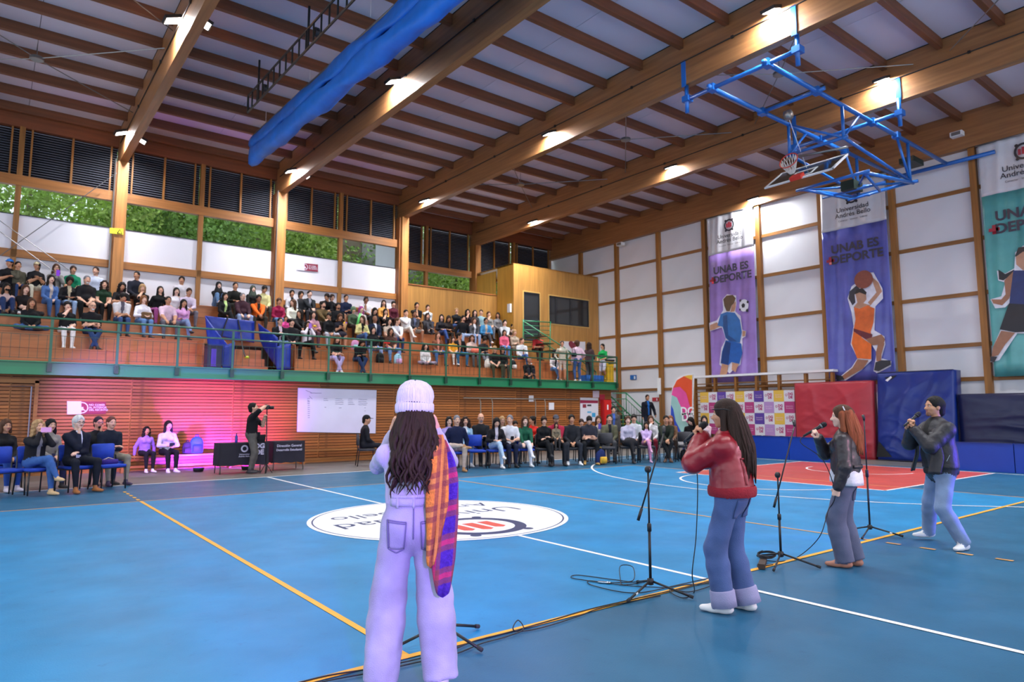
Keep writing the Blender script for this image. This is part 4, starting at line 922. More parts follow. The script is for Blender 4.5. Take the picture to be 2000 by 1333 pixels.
bl_ = thing('bleachers', 'tiered timber seating steps filled with spectators', 'bleachers')
def boards(x0, x1, i, step=2.45):
    n = max(1, round((x1-x0)/step)); z0 = DECK if i == 0 else TZ[i-1]
    for k in range(n):
        a, b = x0+(x1-x0)*k/n, x0+(x1-x0)*(k+1)/n
        boxo('riser_board', PLYX, a+.003, b-.003, TY[i], TY[i]+.02, z0, TZ[i]-.03, bl_)
        boxo('tread_board', PLYX, a+.003, b-.003, TY[i]-.02, (TY[i+1] if i < 4 else 15.6)+.02, TZ[i]-.03, TZ[i], bl_)
for i in range(5):
    if i < 2: boards(-9.9, -.38, i); boards(2.25, 11.9, i)
    elif i == 2: boards(-9.9, -.38, i); boards(-.38, 2.25, i); boards(2.25, 11.9, i)
    else: boards(-9.9, 11.4, i)
for i, (y, z) in enumerate(((12.5, 2.86), (12.85, 3.10), (13.2, 3.40))):
    boxo('step', wood('step_ply', '#b5714a', 'x', .18, .45), .15, 1.55, y, 13.65, DECK if not i else z-.28, z, bl_)
for x in (-.38, 2.25): boxo('end_panel', PLYX, x-.01, x+.01, 12.15, 13.65, DECK, 3.54, bl_)
# lower two steps at the right end of the stands
for i in range(2):
    boxo('riser_board', PLYX, 11.9, 14.0, TY[i], TY[i]+.02, DECK+.46*i, TZ[i]-.03, bl_); boxo('tread_board', PLYX, 11.9, 14.0, TY[i]-.02, TY[i+1]+.02, TZ[i]-.03, TZ[i], bl_)
boxo('end_panel', PLYX, 11.88, 11.9, 12.9, 14.4, DECK, 4.0, bl_)

# blue tarpaulins round the stair opening
TARP = mat('blue_tarpaulin', '#10309c', .42, .12, 4, .5, 7, spec=.5)
tp = thing('tarpaulin_guard', 'bright blue tarpaulin tied around the stair opening in the stands', 'tarpaulin')
def sheet(name, quad, m, parent, n=10, amp=.02, th=.008, seed=0):
    q = [Vector(p) for p in quad]; nr = (q[1]-q[0]).cross(q[3]-q[0]).normalized(); b = MB(); vs = []
    for j in range(n+1):
        for i in range(n+1):
            u, v = i/n, j/n; p = (q[0]*(1-u)+q[1]*u)*(1-v)+(q[3]*(1-u)+q[2]*u)*v
            vs.append(p+nr*amp*(math.sin(u*7+v*5+seed)*.6+math.sin(u*15-v*11+seed*2)*.4))
    b.add(vs, [(j*(n+1)+i, j*(n+1)+i+1, (j+1)*(n+1)+i+1, (j+1)*(n+1)+i) for j in range(n) for i in range(n)])
    o = b.build(name, m, parent, True); o.modifiers.new('s', 'SOLIDIFY').thickness = th; return o
def pq(Y, *pp): return [at(a, b, 'y', Y) for a, b in pp]
sheet('back_sheet', pq(13.4, (400, 617), (497, 628), (496, 670), (418, 655)), TARP, tp, 12, .02)
a = pq(13.4, (400, 617), (400, 652)); b_ = pq(12.1, (446, 676), (440, 722)); sheet('side_sheet', [a[0], b_[0], b_[1], pq(12.6, (408, 690))[0]], TARP, tp, 10, .02, seed=1)
sheet('front_sheet', pq(12.0, (438, 676), (459, 668), (456, 721), (434, 721)), TARP, tp, 8, .012, seed=2)
sheet('side_sheet', [pq(13.4, (505, 632))[0], pq(12.1, (543, 660))[0], pq(12.1, (541, 722))[0], pq(13.3, (508, 668))[0]], TARP, tp, 10, .02, seed=3)
sheet('front_sheet', pq(12.0, (541, 677), (568, 670), (567, 722), (540, 724)), TARP, tp, 8, .012, seed=4)
MB().tube([pq(13.38, (446, 618))[0], pq(13.3, (438, 640))[0], pq(13.2, (432, 660))[0]], .02, 6).build('strap', BLACK, tp); MB().tube([pq(13.36, (465, 625))[0], pq(13.3, (470, 650))[0], pq(12.9, (474, 680))[0], pq(12.6, (479, 697))[0]], .02, 6).build('strap', BLACK, tp)
q = at(414, 721, 'y', 11.6); bn = thing('waste_bin', 'dark bin with violet front by the blue tarpaulin', 'bin', (q.x, 11.55, DECK))
MB().box(-.19, .19, -.17, .17, 0, .62).build('body', mat('bin_dark', '#20263c', .5), bn); MB().box(-.20, .20, -.18, .18, .6, .66).build('lid', mat('bin_lid', '#1a2032', .5), bn); MB().box(-.09, .05, -.175, -.168, .08, .56).build('front_panel', mat('bin_violet', '#4a35a0', .5), bn)
q = at(486, 698, 'y', 12.83); o = MB(); o.lathe([(.01, 0), (.06, .01), (.075, .04), (.06, .075), (.01, .09)], 14); o = o.build('ball', mat('lime_ball', '#c8d836', .6), None, True); o.location = (q.x, 13.0, 3.101); tag(o, 'lime green ball on the steps between the blue tarpaulins', 'ball')

# ---- plywood booth
bt = thing('control_booth', 'plywood control booth with dark framed windows at the gallery end', 'booth')
bx0, bx1, by, bz = 12.52, 17.66, 14.4, 7.9
def sheetp(x0, x1, z0, z1): boxo('plywood_sheet', PLY, x0+.002, x1-.002, by, by+.05, z0+.002, z1-.002, bt)
wx = [13.08, 13.98, 14.55, 17.0]; wz = [5.42, 6.68]
sheetp(bx0, wx[0], DECK, bz); sheetp(wx[0], wx[1], 6.70, bz); sheetp(wx[1], wx[2], DECK, bz); sheetp(wx[2], 15.8, 6.68, bz); sheetp(15.8, wx[3], 6.68, bz); sheetp(wx[2], 15.8, DECK, 5.42); sheetp(15.8, wx[3], DECK, 5.42); sheetp(wx[3], bx1, DECK, bz); sheetp(wx[0], wx[1], DECK, 4.55)
boxo('plywood_sheet', wood('plywood_yellow', '#c08f3a', 'z', .14, .45), bx0, bx0+.05, by+.05, 15.58, DECK, bz, bt); boxo('plywood_sheet', wood('plywood_yellow', '#c08f3a', 'z'), bx0, bx0+.05, 15.72, 17.5, DECK, 7.75, bt)
boxo('roof_sheet', PLY, bx0, bx1, by, 17.5, bz-.06, bz-.01, bt)
ALU = mat('dark_aluminium', '#3a3a3e', .4, metal=.6); DG = mat('dark_glass', '#2c2e30', .06, spec=.8); PALEW = wood('window_trim_timber', '#c9a05a', 'x', .1)
def win(x0, x1, z0, z1, mull):
    for s_, (a, b, c, d) in enumerate(((x0, x1, z1-.05, z1), (x0, x1, z0, z0+.05), (x0, x0+.05, z0, z1), (x1-.05, x1, z0, z1))): boxo('window_frame', ALU, a, b, by-.02, by+.04, c, d, bt)
    for m_ in mull: boxo('window_frame', ALU, m_-.03, m_+.03, by-.015, by+.03, z0, z1, bt)
    xs = [x0]+list(mull)+[x1]
    for k in range(len(xs)-1): boxo('window_pane', DG, xs[k]+.04, xs[k+1]-.04, by+.015, by+.022, z0+.05, z1-.05, bt)
    for (a, b, c, d) in ((x0-.05, x1+.05, z1, z1+.05), (x0-.05, x1+.05, z0-.05, z0), (x0-.05, x0, z0, z1), (x1, x1+.05, z0, z1)): boxo('window_trim', PALEW, a, b, by-.01, by, c, d, bt)
win(wx[0], wx[1], 4.55, 6.70, []); win(wx[2], wx[3], wz[0], wz[1], [14.95, 15.85]); boxo('curtain_strip', mat('grey_blind', '#b9bbc0', .7), 15.95, 16.5, by+.03, by+.05, wz[0]+.1, wz[1]-.1, bt)
boxo('door_handle', CHROME, 13.85, 13.9, by-.05, by-.02, 5.4, 5.5, bt)
o = boxo('soap_dispenser', mat('white_plastic', '#e6e6ea', .3), bx0-.1, bx0-.01, 14.52, 14.72, 5.75, 6.12); tag(o, 'white wall dispenser on the booth side', 'dispenser')
ps = thing('gallery_poster', 'white poster with a dark red heart on the booth wall', 'poster', (0, 0, 0))
qq = pq(14.37, (1094, 667), (1143, 668), (1143, 690), (1094, 687)); b = MB(); b.add(qq, [(0, 1, 2, 3)]); o = b.build('sheet', mat('poster_white', '#d8d4da', .6), ps); o.modifiers.new('s', 'SOLIDIFY').thickness = .006
c0 = at(1120, 675, 'y', 14.355); b = MB(); b.prism([(.34*math.cos(t)**3 if 0 else .30*(16*math.sin(t)**3)/16, .26*(13*math.cos(t)-5*math.cos(2*t)-2*math.cos(3*t)-math.cos(4*t))/16) for t in [2*PI*k/28 for k in range(28)]], lambda u, v, h: Vector((c0.x+u, c0.y-h, c0.z+v)), .004); b.build('heart', mat('poster_maroon', '#7d2436', .6), ps)
# stair and rails up to the booth
gr = thing('booth_stair_railing', 'green steel stair railing climbing to the booth door', 'railing')
def tb(name, pts, r, m=GREEN, par=None): return MB().tube(pts, r, 8).build(name, m, par or gr, True)
g1, g2 = pq(13.9, (1022, 627), (1075, 630)); 
for k in range(8): tb('landing_bar', pq(13.9, (1022, 627+k*8.5), (1075, 630+k*8)), .014 if k else .025)
tb('post', pq(13.9, (1022, 624), (1022, 700)), .025); tb('post', pq(13.9, (1075, 628), (1073, 735)), .025)
tb('handrail', [at(1023, 628, 'y', 13.7), at(1100, 678, 'y', 13.0), at(1164, 727, 'y', 12.3)], .025); tb('handrail', [at(1023, 645, 'y', 13.7), at(1090, 688, 'y', 13.0), at(1160, 738, 'y', 12.3)], .02)
tb('post', [at(1100, 678, 'y', 13.0), at(1102, 745, 'y', 13.0)], .022); tb('post', [at(1164, 727, 'y', 12.3), at(1165, 750, 'y', 12.3)], .022)
for k in range(7):
    z = DECK+.28*(k+1); boxo('tread', DGREEN, 14.9-.36*k, 15.3-.36*k, 12.9, 13.9, z-.03, z, gr)
o = thing('yellow_bin', 'yellow plastic bin at the end of the gallery', 'bin', (0, 0, 0)); q = at(1189, 750, 'y', 11.4)
MB().box(q.x-.2, q.x+.2, 11.3, 11.7, DECK, DECK+.92).build('body', mat('bin_yellow', '#e0b21c', .5), o); MB().box(q.x-.24, q.x+.24, 11.28, 11.72, DECK+.9, DECK+.98).build('lid', mat('bin_black', '#222222', .5), o)
o = boxo('blue_crate', mat('crate_blue', '#1f63b8', .5), at(1143, 750, 'y', 11.5).x, at(1176, 750, 'y', 11.5).x, 11.4, 11.9, DECK, DECK+.3); tag(o, 'low blue crate on the gallery deck beside the yellow bin', 'crate')
b = MB(); b.rbox(-.16, .16, -.1, .1, 0, .3, .05, tf=Matrix.Translation(o.location+Vector((0, 0, .15)))); 

# ---- staircase from the gallery to the floor at the far corner
stc = thing('corner_staircase', 'green steel staircase with black and yellow treads in the far corner', 'staircase')
YS0, YS1, ZS, n = 11.75, 10.0, 1.32, 7
TRD = mat('tread_dark', '#23251c', .7); NOSE = mat('yellow_nosing', '#a08b22', .6)
def tread(x0, x1, y0, y1, z): boxo('tread', TRD, x0, x1, y0, y1, z-.04, z, stc)
for k in range(n):
    y = YS0-(YS0-YS1)*(k+1)/n; z = ZS-ZS*(k+1)/(n+1); tread(15.5, 16.55, y, y+.26, z); boxo('nosing', NOSE, 15.5, 16.55, y-.012, y, z-.045, z-.002, stc); boxo('riser', TRD, 15.5, 16.55, y+.24, y+.255, z-.02, z+.15, stc)
tread(15.4, 17.6, YS0, 13.0, ZS)
for k in range(6): x = 16.9-.28*k; tread(x-.3, x, 12.05, 13.0, ZS+.19*(k+1))
zt = lambda y: ZS*(y-YS1)/(YS0-YS1)
for X in (15.44, 16.6):
    b = MB(); b.add([(X-.02, YS0, ZS-.25), (X-.02, YS1, .0), (X-.02, YS1-.05, .2), (X-.02, YS0, ZS+.02), (X+.02, YS0, ZS-.25), (X+.02, YS1, .0), (X+.02, YS1-.05, .2), (X+.02, YS0, ZS+.02)], [(0, 1, 2, 3), (7, 6, 5, 4), (0, 4, 5, 1), (1, 5, 6, 2), (2, 6, 7, 3), (3, 7, 4, 0)]); b.build('stringer', GREEN, stc)
    tb('handrail', [(X, YS0+.8, ZS+.95), (X, YS0, ZS+.95), (X, YS1, .98), (X, YS1-.1, .98)], .028, GREEN, stc); tb('mid_rail', [(X, YS0+.8, ZS+.70), (X, YS0, ZS+.70), (X, YS1, .73)], .02, GREEN, stc)
    for k in range(15):
        y = YS1+(YS0-YS1)*k/12; zz = zt(min(y, YS0)); tb('baluster', [(X, y, zz+.05), (X, y, zz+(.95 if k % 6 == 0 else .72))], .022 if k % 6 == 0 else .008, GREEN if k % 6 == 0 else DGREEN, stc)
# ================================================================ BACK WALL: banners, mats, backdrop, flag, bars
WAVE = lambda y, z, s=0: .018*math.sin(y*9+s+math.sin(z*.7)*1.2)+.01*math.sin(y*21+z*1.3+s)
INK = mat('print_black', '#20202a', .5); DKINK = mat('print_grey', '#3c3a4a', .5); REDP = mat('print_red', '#a82a3a', .5); HALO = mat('print_halo', '#e2e0ea', .5)
XP = 17.46
def banner(label, yl, yr, ztop, zbot, zsplit, col, seed, split_tilt=.1):
    t = thing('hanging_banner', label, 'banner'); cw = mat('banner_white', '#d8d7dc', .28, .05, 3, spec=.5); cc = mat('banner_'+col.strip('#'), col, .26, .08, 3, spec=.5)
    for nm, z0, z1, m in (('white_field', zsplit, ztop, cw), ('colour_field', zbot, zsplit, cc)):
        b = MB(); ny, nz = 34, 14; vs = []
        for j in range(nz+1):
            for i in range(ny+1):
                y = yl+(yr-yl)*i/ny; z = z0+(z1-z0)*j/nz; vs.append((XP+.04+WAVE(y, z, seed), y, z))
        b.add(vs, [(j*(ny+1)+i, j*(ny+1)+i+1, (j+1)*(ny+1)+i+1, (j+1)*(ny+1)+i) for j in range(nz) for i in range(ny)]); o = b.build(nm, m, t, True); o.modifiers.new('s', 'SOLIDIFY').thickness = .004
    MB().tube([(XP+.03, yl+.05, ztop), (XP+.03, yr-.05, ztop)], .025, 8).build('top_batten', GALV, t, True)
    yc = (yl+yr)/2; lz = ztop-.50; F_ = frame((XP, yc-.02, lz), (0, -1, 0), (0, 0, 1))
    b = MB(); n = 40
    vs = [F_ @ Vector((r*math.cos(2*PI*k/n), r*math.sin(2*PI*k/n)*1.08, 0)) for r in (.165, .225) for k in range(n)]
    b.add(vs, [(k, (k+1) % n, (k+1) % n+n, k+n) for k in range(n)]); b.build('emblem_ring', INK, t)
    for a in (50, 130, 232, 308): MB().lathe([(.045, 0), (.045, .004)], 12, 0, F_ @ Matrix.Translation((.24*math.cos(math.radians(a)), .255*math.sin(math.radians(a)), 0))).build('emblem_foot', INK, t)
    for k in (-1, 0, 1): MB().prism([(-.035, -.09), (.035, -.09), (.035, .08+.04*(k == 0)), (-.035, .08+.04*(k == 0))], lambda u, v, h, k=k: F_ @ Vector((u+k*.09, v, h)), .003).build('emblem_bar', REDP, t)
    text_obj('lettering', 'Universidad', INK, .225, F_ @ Matrix.Translation((.0, -.47, 0)), t, bold=.002); text_obj('lettering', 'Andrés Bello', INK, .225, F_ @ Matrix.Translation((.0, -.66, 0)), t, bold=.002)
    text_obj('motto', 'Conectar · Innovar · Liderar', INK, .085, F_ @ Matrix.Translation((.0, -.80, 0)), t)
    text_obj('slogan', 'UNAB ES', DKINK, .40, F_ @ Matrix.Translation((0, zsplit-.80-lz, 0)), t, bold=.013); text_obj('slogan', 'DEPORTE', DKINK, .40, F_ @ Matrix.Translation((.05, zsplit-1.17-lz, 0)), t, bold=.013)
    text_obj('slogan_plus', '+', REDP, .45, F_ @ Matrix.Translation((-.83, zsplit-1.20-lz, 0)), t, bold=.03)
    return t
def prints(t, org, sc, items):
    """flat printed shapes, outline points measured on the banner"""
    for i, (nm, col, pts) in enumerate(items):
        P = [at(org[0]+x/sc, org[1]+y/sc, 'x', XP-.004-.0025*i) for x, y in pts]; b = MB(); b.add(P, [list(range(len(P)))]); b.build(nm, mat('print_'+col.strip('#'), col, .4, .12, 6), t)
SKN, SKD = '#b98a70', '#9a6a50'
b1 = banner('tall violet banner with a footballer heading a ball', 8.0, 5.95, 9.27, 2.6, 7.72, '#9a7cc4', 0)
prints(b1, (1200, 380), 4, [
 ('cutout_edge', '#dcd8e6', [(740, 1005), (800, 985), (850, 905), (845, 820), (880, 780), (950, 790), (955, 850), (945, 915), (985, 950), (1000, 1060), (1030, 1070), (1025, 1110), (1000, 1125), (1000, 1230), (985, 1332), (930, 1370), (900, 1400), (820, 1330), (835, 1200), (870, 1130), (840, 1040), (745, 1070)]),
 ('hair', '#5c4632', [(850, 820), (875, 792), (925, 785), (948, 812), (935, 850), (915, 870), (900, 915), (875, 912), (858, 870)]),
 ('face', SKN, [(935, 850), (948, 830), (948, 880), (938, 915), (905, 920), (915, 872)]),
 ('forearm', SKN, [(745, 1022), (800, 1000), (830, 1030), (780, 1055), (746, 1064)]),
 ('jersey', '#2c6ab0', [(830, 935), (880, 918), (940, 925), (980, 980), (995, 1075), (980, 1160), (900, 1150), (868, 1120), (845, 1035), (805, 1025)]),
 ('jersey_shade', '#1d4a86', [(850, 950), (880, 940), (890, 1100), (960, 1150), (905, 1148), (870, 1118), (850, 1035)]),
 ('fist', SKN, [(1000, 1065), (1025, 1070), (1022, 1105), (1000, 1112)]),
 ('shorts', '#1f5cae', [(870, 1140), (990, 1165), (1000, 1240), (975, 1325), (915, 1310), (890, 1335), (830, 1320), (840, 1230)]),
 ('shorts_shade', '#123a78', [(870, 1150), (910, 1160), (890, 1330), (832, 1318), (845, 1230)]),
 ('thigh', SKN, [(840, 1322), (890, 1335), (880, 1400), (835, 1440), (822, 1420)]), ('thigh', SKN, [(920, 1315), (972, 1325), (945, 1390), (915, 1370)])])
def pball(t, px, py, r, cols, xo=XP-.02):
    c = at(px, py, 'x', xo); b = MB(); b.prism([(r*math.cos(2*PI*k/30), r*math.sin(2*PI*k/30)*1.18) for k in range(30)], lambda u, v, h: Vector((xo-h, c.y-u, c.z+v)), .002); b.build('printed_ball', mat('print_'+cols[0].strip('#'), cols[0], .4), t)
    for dx, dz, rr in ((-.03, .0, .085), (.19, .13, .05), (.15, -.24, .06), (-.17, .24, .05), (-.2, -.16, .04)):
        b = MB(); b.prism([(rr*math.cos(2*PI*k/5+1.57), rr*1.15*math.sin(2*PI*k/5+1.57)) for k in range(5)], lambda u, v, h: Vector((xo-.004-h, c.y-dx*r/.23-u, c.z+dz*r/.23+v)), .002); b.build('ball_patch', mat('print_'+cols[1].strip('#'), cols[1], .4), t)
pball(b1, 1453, 597, .20, ('#e6e4ea', '#26242c'))
b2 = banner('tall blue banner with a basketball player in orange', 3.28, 1.12, 9.2, 2.48, 7.66, '#5c62b4', 2)
prints(b2, (1550, 240), 2.564, [
 ('cutout_edge', '#e2e0ec', [(210, 1290), (290, 1225), (320, 1180), (285, 1110), (300, 1020), (290, 950), (270, 880), (290, 820), (330, 790), (365, 750), (400, 750), (445, 830), (448, 880), (410, 920), (405, 1040), (455, 1070), (460, 1110), (440, 1180), (490, 1195), (488, 1220), (420, 1255), (400, 1245), (415, 1150), (390, 1110), (390, 1190), (340, 1240), (260, 1292)]),
 ('arm', SKN, [(390, 770), (425, 800), (443, 845), (415, 880), (385, 915), (372, 900), (415, 850), (400, 810)]),
 ('sleeve', '#33333d', [(315, 815), (280, 845), (275, 880), (295, 915), (310, 900), (305, 860), (330, 830)]),
 ('face', SKN, [(308, 850), (362, 850), (365, 885), (345, 910), (320, 905)]), ('hair', '#26221f', [(305, 860), (315, 835), (345, 828), (366, 850), (362, 862), (330, 850)]),
 ('neck', SKN, [(320, 900), (355, 905), (385, 915), (370, 935), (320, 930), (300, 925)]),
 ('vest', '#e06a2c', [(302, 925), (330, 932), (370, 915), (405, 930), (400, 1000), (385, 1050), (395, 1070), (330, 1075), (300, 1040), (310, 985)]),
 ('vest_shade', '#6a2530', [(300, 1030), (395, 1060), (392, 1075), (360, 1085), (300, 1045)]),
 ('shorts', '#e86f24', [(300, 1045), (360, 1090), (390, 1110), (388, 1185), (318, 1180), (290, 1105)]),
 ('thigh', SKD, [(360, 1085), (440, 1060), (458, 1085), (450, 1110), (395, 1115)]), ('shin', SKD, [(425, 1105), (455, 1105), (440, 1160), (438, 1195), (415, 1195), (412, 1150)]),
 ('shoe', '#2a2c34', [(410, 1200), (440, 1190), (485, 1190), (487, 1212), (425, 1245), (403, 1240)]),
 ('rear_leg', SKD, [(320, 1185), (375, 1190), (350, 1230), (255, 1285), (235, 1275), (295, 1228)]), ('rear_shoe', '#23252c', [(212, 1262), (245, 1270), (255, 1288), (215, 1292)])])
c = at(1550+350/2.564, 240+785/2.564, 'x', XP-.05); b = MB(); b.prism([(.30*math.cos(2*PI*k/30), .30*math.sin(2*PI*k/30)) for k in range(30)], lambda u, v, h: Vector((XP-.05-h, c.y-u, c.z+v)), .002); b.build('printed_ball', mat('print_basketball', '#8a4a3a', .4, .1, 10), b2)
b3 = banner('tall teal banner with a running woman at the frame edge', -1.52, -3.68, 9.27, 2.45, 7.72, '#5aa6a6', 4)
prints(b3, (1550, 240), 2.564, [
 ('cutout_edge', '#dcdce6', [(985, 1200), (1000, 1120), (1035, 1040), (1085, 900), (1060, 925), (1010, 930), (985, 885), (1040, 870), (1060, 800), (1025, 790), (1018, 740), (1060, 755), (1105, 730), (1110, 650), (1150, 615), (1230, 640), (1300, 800), (1300, 1060), (1120, 1055), (1030, 1190)]),
 ('ponytail', '#1d1a20', [(1025, 735), (1060, 758), (1105, 735), (1100, 755), (1050, 790), (1028, 785)]),
 ('head', SKN, [(1112, 660), (1150, 640), (1190, 660), (1190, 720), (1150, 740), (1115, 710)]), ('hair', '#201c22', [(1108, 670), (1125, 625), (1190, 615), (1200, 660), (1150, 645), (1115, 670)]),
 ('arm', SKD, [(1055, 790), (1100, 745), (1110, 800), (1080, 880), (1045, 915), (1000, 905), (990, 885), (1040, 885), (1062, 860)]),
 ('top', '#1f2f66', [(1100, 740), (1150, 740), (1220, 735), (1260, 820), (1250, 920), (1080, 910), (1085, 860)]),
 ('skirt', '#1c1a22', [(1078, 905), (1255, 915), (1280, 1040), (1110, 1050), (1032, 1035)]),
 ('leg', SKD, [(1040, 1042), (1110, 1052), (1060, 1110), (1025, 1165), (990, 1175), (1000, 1120)]), ('shoe', '#1b1b24', [(985, 1170), (1020, 1172), (1005, 1200), (985, 1195)])])

# wall bars behind the backdrop
wbz = thing('wall_bars', 'wooden gymnastics wall bars with white top board', 'wall bars')
ys = [8.6, 7.65, 6.72, 5.85, 4.95, 3.95, 3.02]
for y in ys: boxo('upright', STUD, 17.15, 17.30, y-.045, y+.045, .05, 2.78, wbz)
bars_me = MB().tube([(17.2, ys[0], 0), (17.2, ys[-1], 0)], .02, 8).mesh('bar', RAILY, True)
for k in range(14):
    o = link('bar', bars_me, wbz); o.location = (0, 0, 2.55-.16*k)
boxo('top_board', WP, 17.1, 17.42, ys[-1]-.1, ys[0]+.1, 2.80, 2.88, wbz)

# step and repeat backdrop, square by square
bd = thing('backdrop', 'checked sponsor backdrop in white, yellow, pink and violet squares', 'backdrop')
COLS = {'w': '#dedbe2', 'y': '#e3b84a', 'v': '#5a3c9a', 'p': '#b23a78', 'l': '#b48cc4'}
tl_, tr_, br_, bl2 = [at(*p, 'x', 16.6) for p in ((1367, 767), (1551, 763), (1551, 853), (1367, 853))]
rows = ['yvwvwywvwy'[:10]]; pat = ['ywvwywvwyw', 'wpwlwpwlwp', 'ywvwywvwyw', 'wpwlwpwlwp']
nc = 10
TLm = text_mesh('DG', .12, bold=.006); TLm2 = text_mesh('DE', .12, bold=.006); TLm3 = text_mesh('Desarrollo', .06); TLm4 = text_mesh('Estudiantil', .06)
y0, y1, zt_, zb_ = tl_.y, tr_.y, tl_.z, br_.z
for r in range(4):
    for c_ in range(nc):
        ya, yb = y0+(y1-y0)*c_/nc, y0+(y1-y0)*(c_+1)/nc; za, zb2 = zt_+(zb_-zt_)*r/4, zt_+(zb_-zt_)*(r+1)/4; k = pat[r][c_]
        o = boxo('square', mat('backdrop_'+k, COLS[k], .6), 16.6, 16.62, yb+.002, ya-.002, zb2+.002, za-.002, bd)
        ink = mat('backdrop_ink_pink', '#b2306c', .6) if k == 'w' else mat('backdrop_ink_pale', '#e6c8dc', .6)
        if k == 'w':
            rg = MB(); rg.add([(16.594, (ya+yb)/2+.10-.04*math.cos(2*PI*q/16)*f, (za+zb2)/2+.03+.045*math.sin(2*PI*q/16)*f) for f in (.6, 1) for q in range(16)], [(q, (q+1) % 16, (q+1) % 16+16, q+16) for q in range(16)]); rg.build('emblem_ring', ink, bd)
            for me_, dz in ((TLm, .02), (TLm2, -.09)):
                me2 = me_.copy(); me2.transform(frame((16.596, (ya+yb)/2-.05, (za+zb2)/2+dz), (0, -1, 0), (0, 0, 1))); me2.materials.clear(); me2.materials.append(ink); link('lettering', me2, bd)
        else:
            for me_, dz in ((TLm3, .02), (TLm4, -.05)):
                me2 = me_.copy(); me2.transform(frame((16.596, (ya+yb)/2, (za+zb2)/2+dz), (0, -1, 0), (0, 0, 1))); me2.materials.clear(); me2.materials.append(ink); link('lettering', me2, bd)
boxo('frame_post', GALV, 16.63, 16.66, y0-.02, y0+.02, .02, zt_, bd); boxo('frame_post', GALV, 16.63, 16.66, y1-.02, y1+.02, .02, zt_, bd)

# crash mats
def mat_block(name, label, cat, x0, x1, y0, y1, z0, z1, m, amp=.02, lean=0, piping=None):
    t = thing(name, label, cat); n = 46; b = MB(); vs = []; fs = []
    dx = x1-x0
    for j in range(n+1):
        for i in range(n+1):
            u, v = i/n, j/n; y = y1+(y0-y1)*u; z = z0+(z1-z0)*v; e = min(u, 1-u, v, 1-v)
            w1 = u*3.1+.35*math.sin(v*5+y)+.12*math.sin(v*13); w2 = (1-v)*5.5+.8*math.sin(u*4+y)+.3*math.sin(u*9); off = -amp*((1-abs(math.sin(w1*PI)))**3*(.35+.65*v)+1.3*(1-abs(math.sin(w2*PI)))**3*(1-v)**1.2+.5*(1-abs(math.sin((u*2.2-v*2.7+y*.3)*PI)))**4)*min(1, e*9)-.045*min(1, e*7)**.5
            vs.append((x0+off+lean*v, y, z))
    base = len(vs)
    vs += [(x1+lean*v, y, z) for (y, z, v) in ((y1, z0, 0), (y0, z0, 0), (y0, z1, 1), (y1, z1, 1))]
    fs = [(j*(n+1)+i, j*(n+1)+i+1, (j+1)*(n+1)+i+1, (j+1)*(n+1)+i) for j in range(n) for i in range(n)]
    fs += [(base+3, base+2, base+1, base), [i for i in range(n+1)][::-1]+[base, base+1], [n*(n+1)+i for i in range(n+1)]+[base+2, base+3], [j*(n+1) for j in range(n+1)]+[base+3, base], [j*(n+1)+n for j in range(n, -1, -1)]+[base+1, base+2]]
    b.add(vs, fs); b.build('cover', m, t, True)
    for (yy0, yy1, zz0, zz1) in ((y0, y1, z0-.012, z0+.012), (y0, y1, z1-.012, z1+.012), (y0-.012, y0+.012, z0, z1), (y1-.012, y1+.012, z0, z1)):
        l0 = lean*((zz0+zz1)/2-z0)/(z1-z0) if zz1-zz0 < .1 else None
        if l0 is not None: boxo('piping', piping or m, x0-.014+l0, x0+.02+l0, yy0, yy1, zz0, zz1, t)
    return t
RV = mat('red_vinyl', '#b43440', .38, .08, 2, .5, 3.5, spec=.5); BV = mat('blue_vinyl', '#0a2a80', .33, .1, 2, .5, 3.5, spec=.5); NV = mat('navy_vinyl', '#141c44', .36, .08, 2, .5, 4, spec=.5); PBV = mat('pad_blue', '#1440a8', .4, .06, 2, .25, 4, spec=.4)
mat_block('crash_mat', 'red vinyl crash mat leaning on the wall bars', 'mat', 16.45, 16.75, 1.42, 3.95, .0, 2.42, RV, .03)
mt = mat_block('crash_mat', 'tall blue crash mat standing against the wall next to red mat', 'mat', 16.3, 16.85, -.80, 1.28, .03, 2.66, BV, .035, .28, NV)
for p in ([(1728, 738), (1752, 733), (1728, 755)], [(1712, 893), (1742, 893), (1716, 862)]):
    P = [at(*q, 'x', 16.26 if p[0][1] > 800 else 16.53) for q in p]; b = MB(); b.add(P, [(0, 1, 2)]); o = b.build('corner_patch', BLACK, mt); o.modifiers.new('s', 'SOLIDIFY').thickness = .01
P = [at(*q, 'x', 16.5) for q in ((1728, 744), (1731, 748), (1742, 738), (1740, 735))]; b = MB(); b.add(P, [(0, 1, 2, 3)]); b.build('maker_mark', WP, mt)
mat_block('crash_mat', 'long navy vinyl mat standing against the wall at right', 'mat', 16.6, 16.9, -6.5, -.86, .0, 1.95, NV, .03)
def low_pad(label, y0, y1, x=14.45):
    t = thing('floor_pad', label, 'mat', (x, (y0+y1)/2, 0)); h = (y1-y0)/2
    MB().box(-.08, .08, -h, h, .006, .70).build('cover', PBV, t); MB().box(-.09, -.08, -h, h, .68, .705).build('seam', mat('pad_seam', '#0e2f80', .5), t)
    return t
low_pad('low blue edge pad below the sponsor backdrop', 3.05, 5.6); low_pad('low blue edge pad below the red mat', 1.75, 3.03)
low_pad('low blue edge pad behind the singing man', -2.72, -1.05); low_pad('low blue edge pad at the right frame edge', -5.3, -2.74)

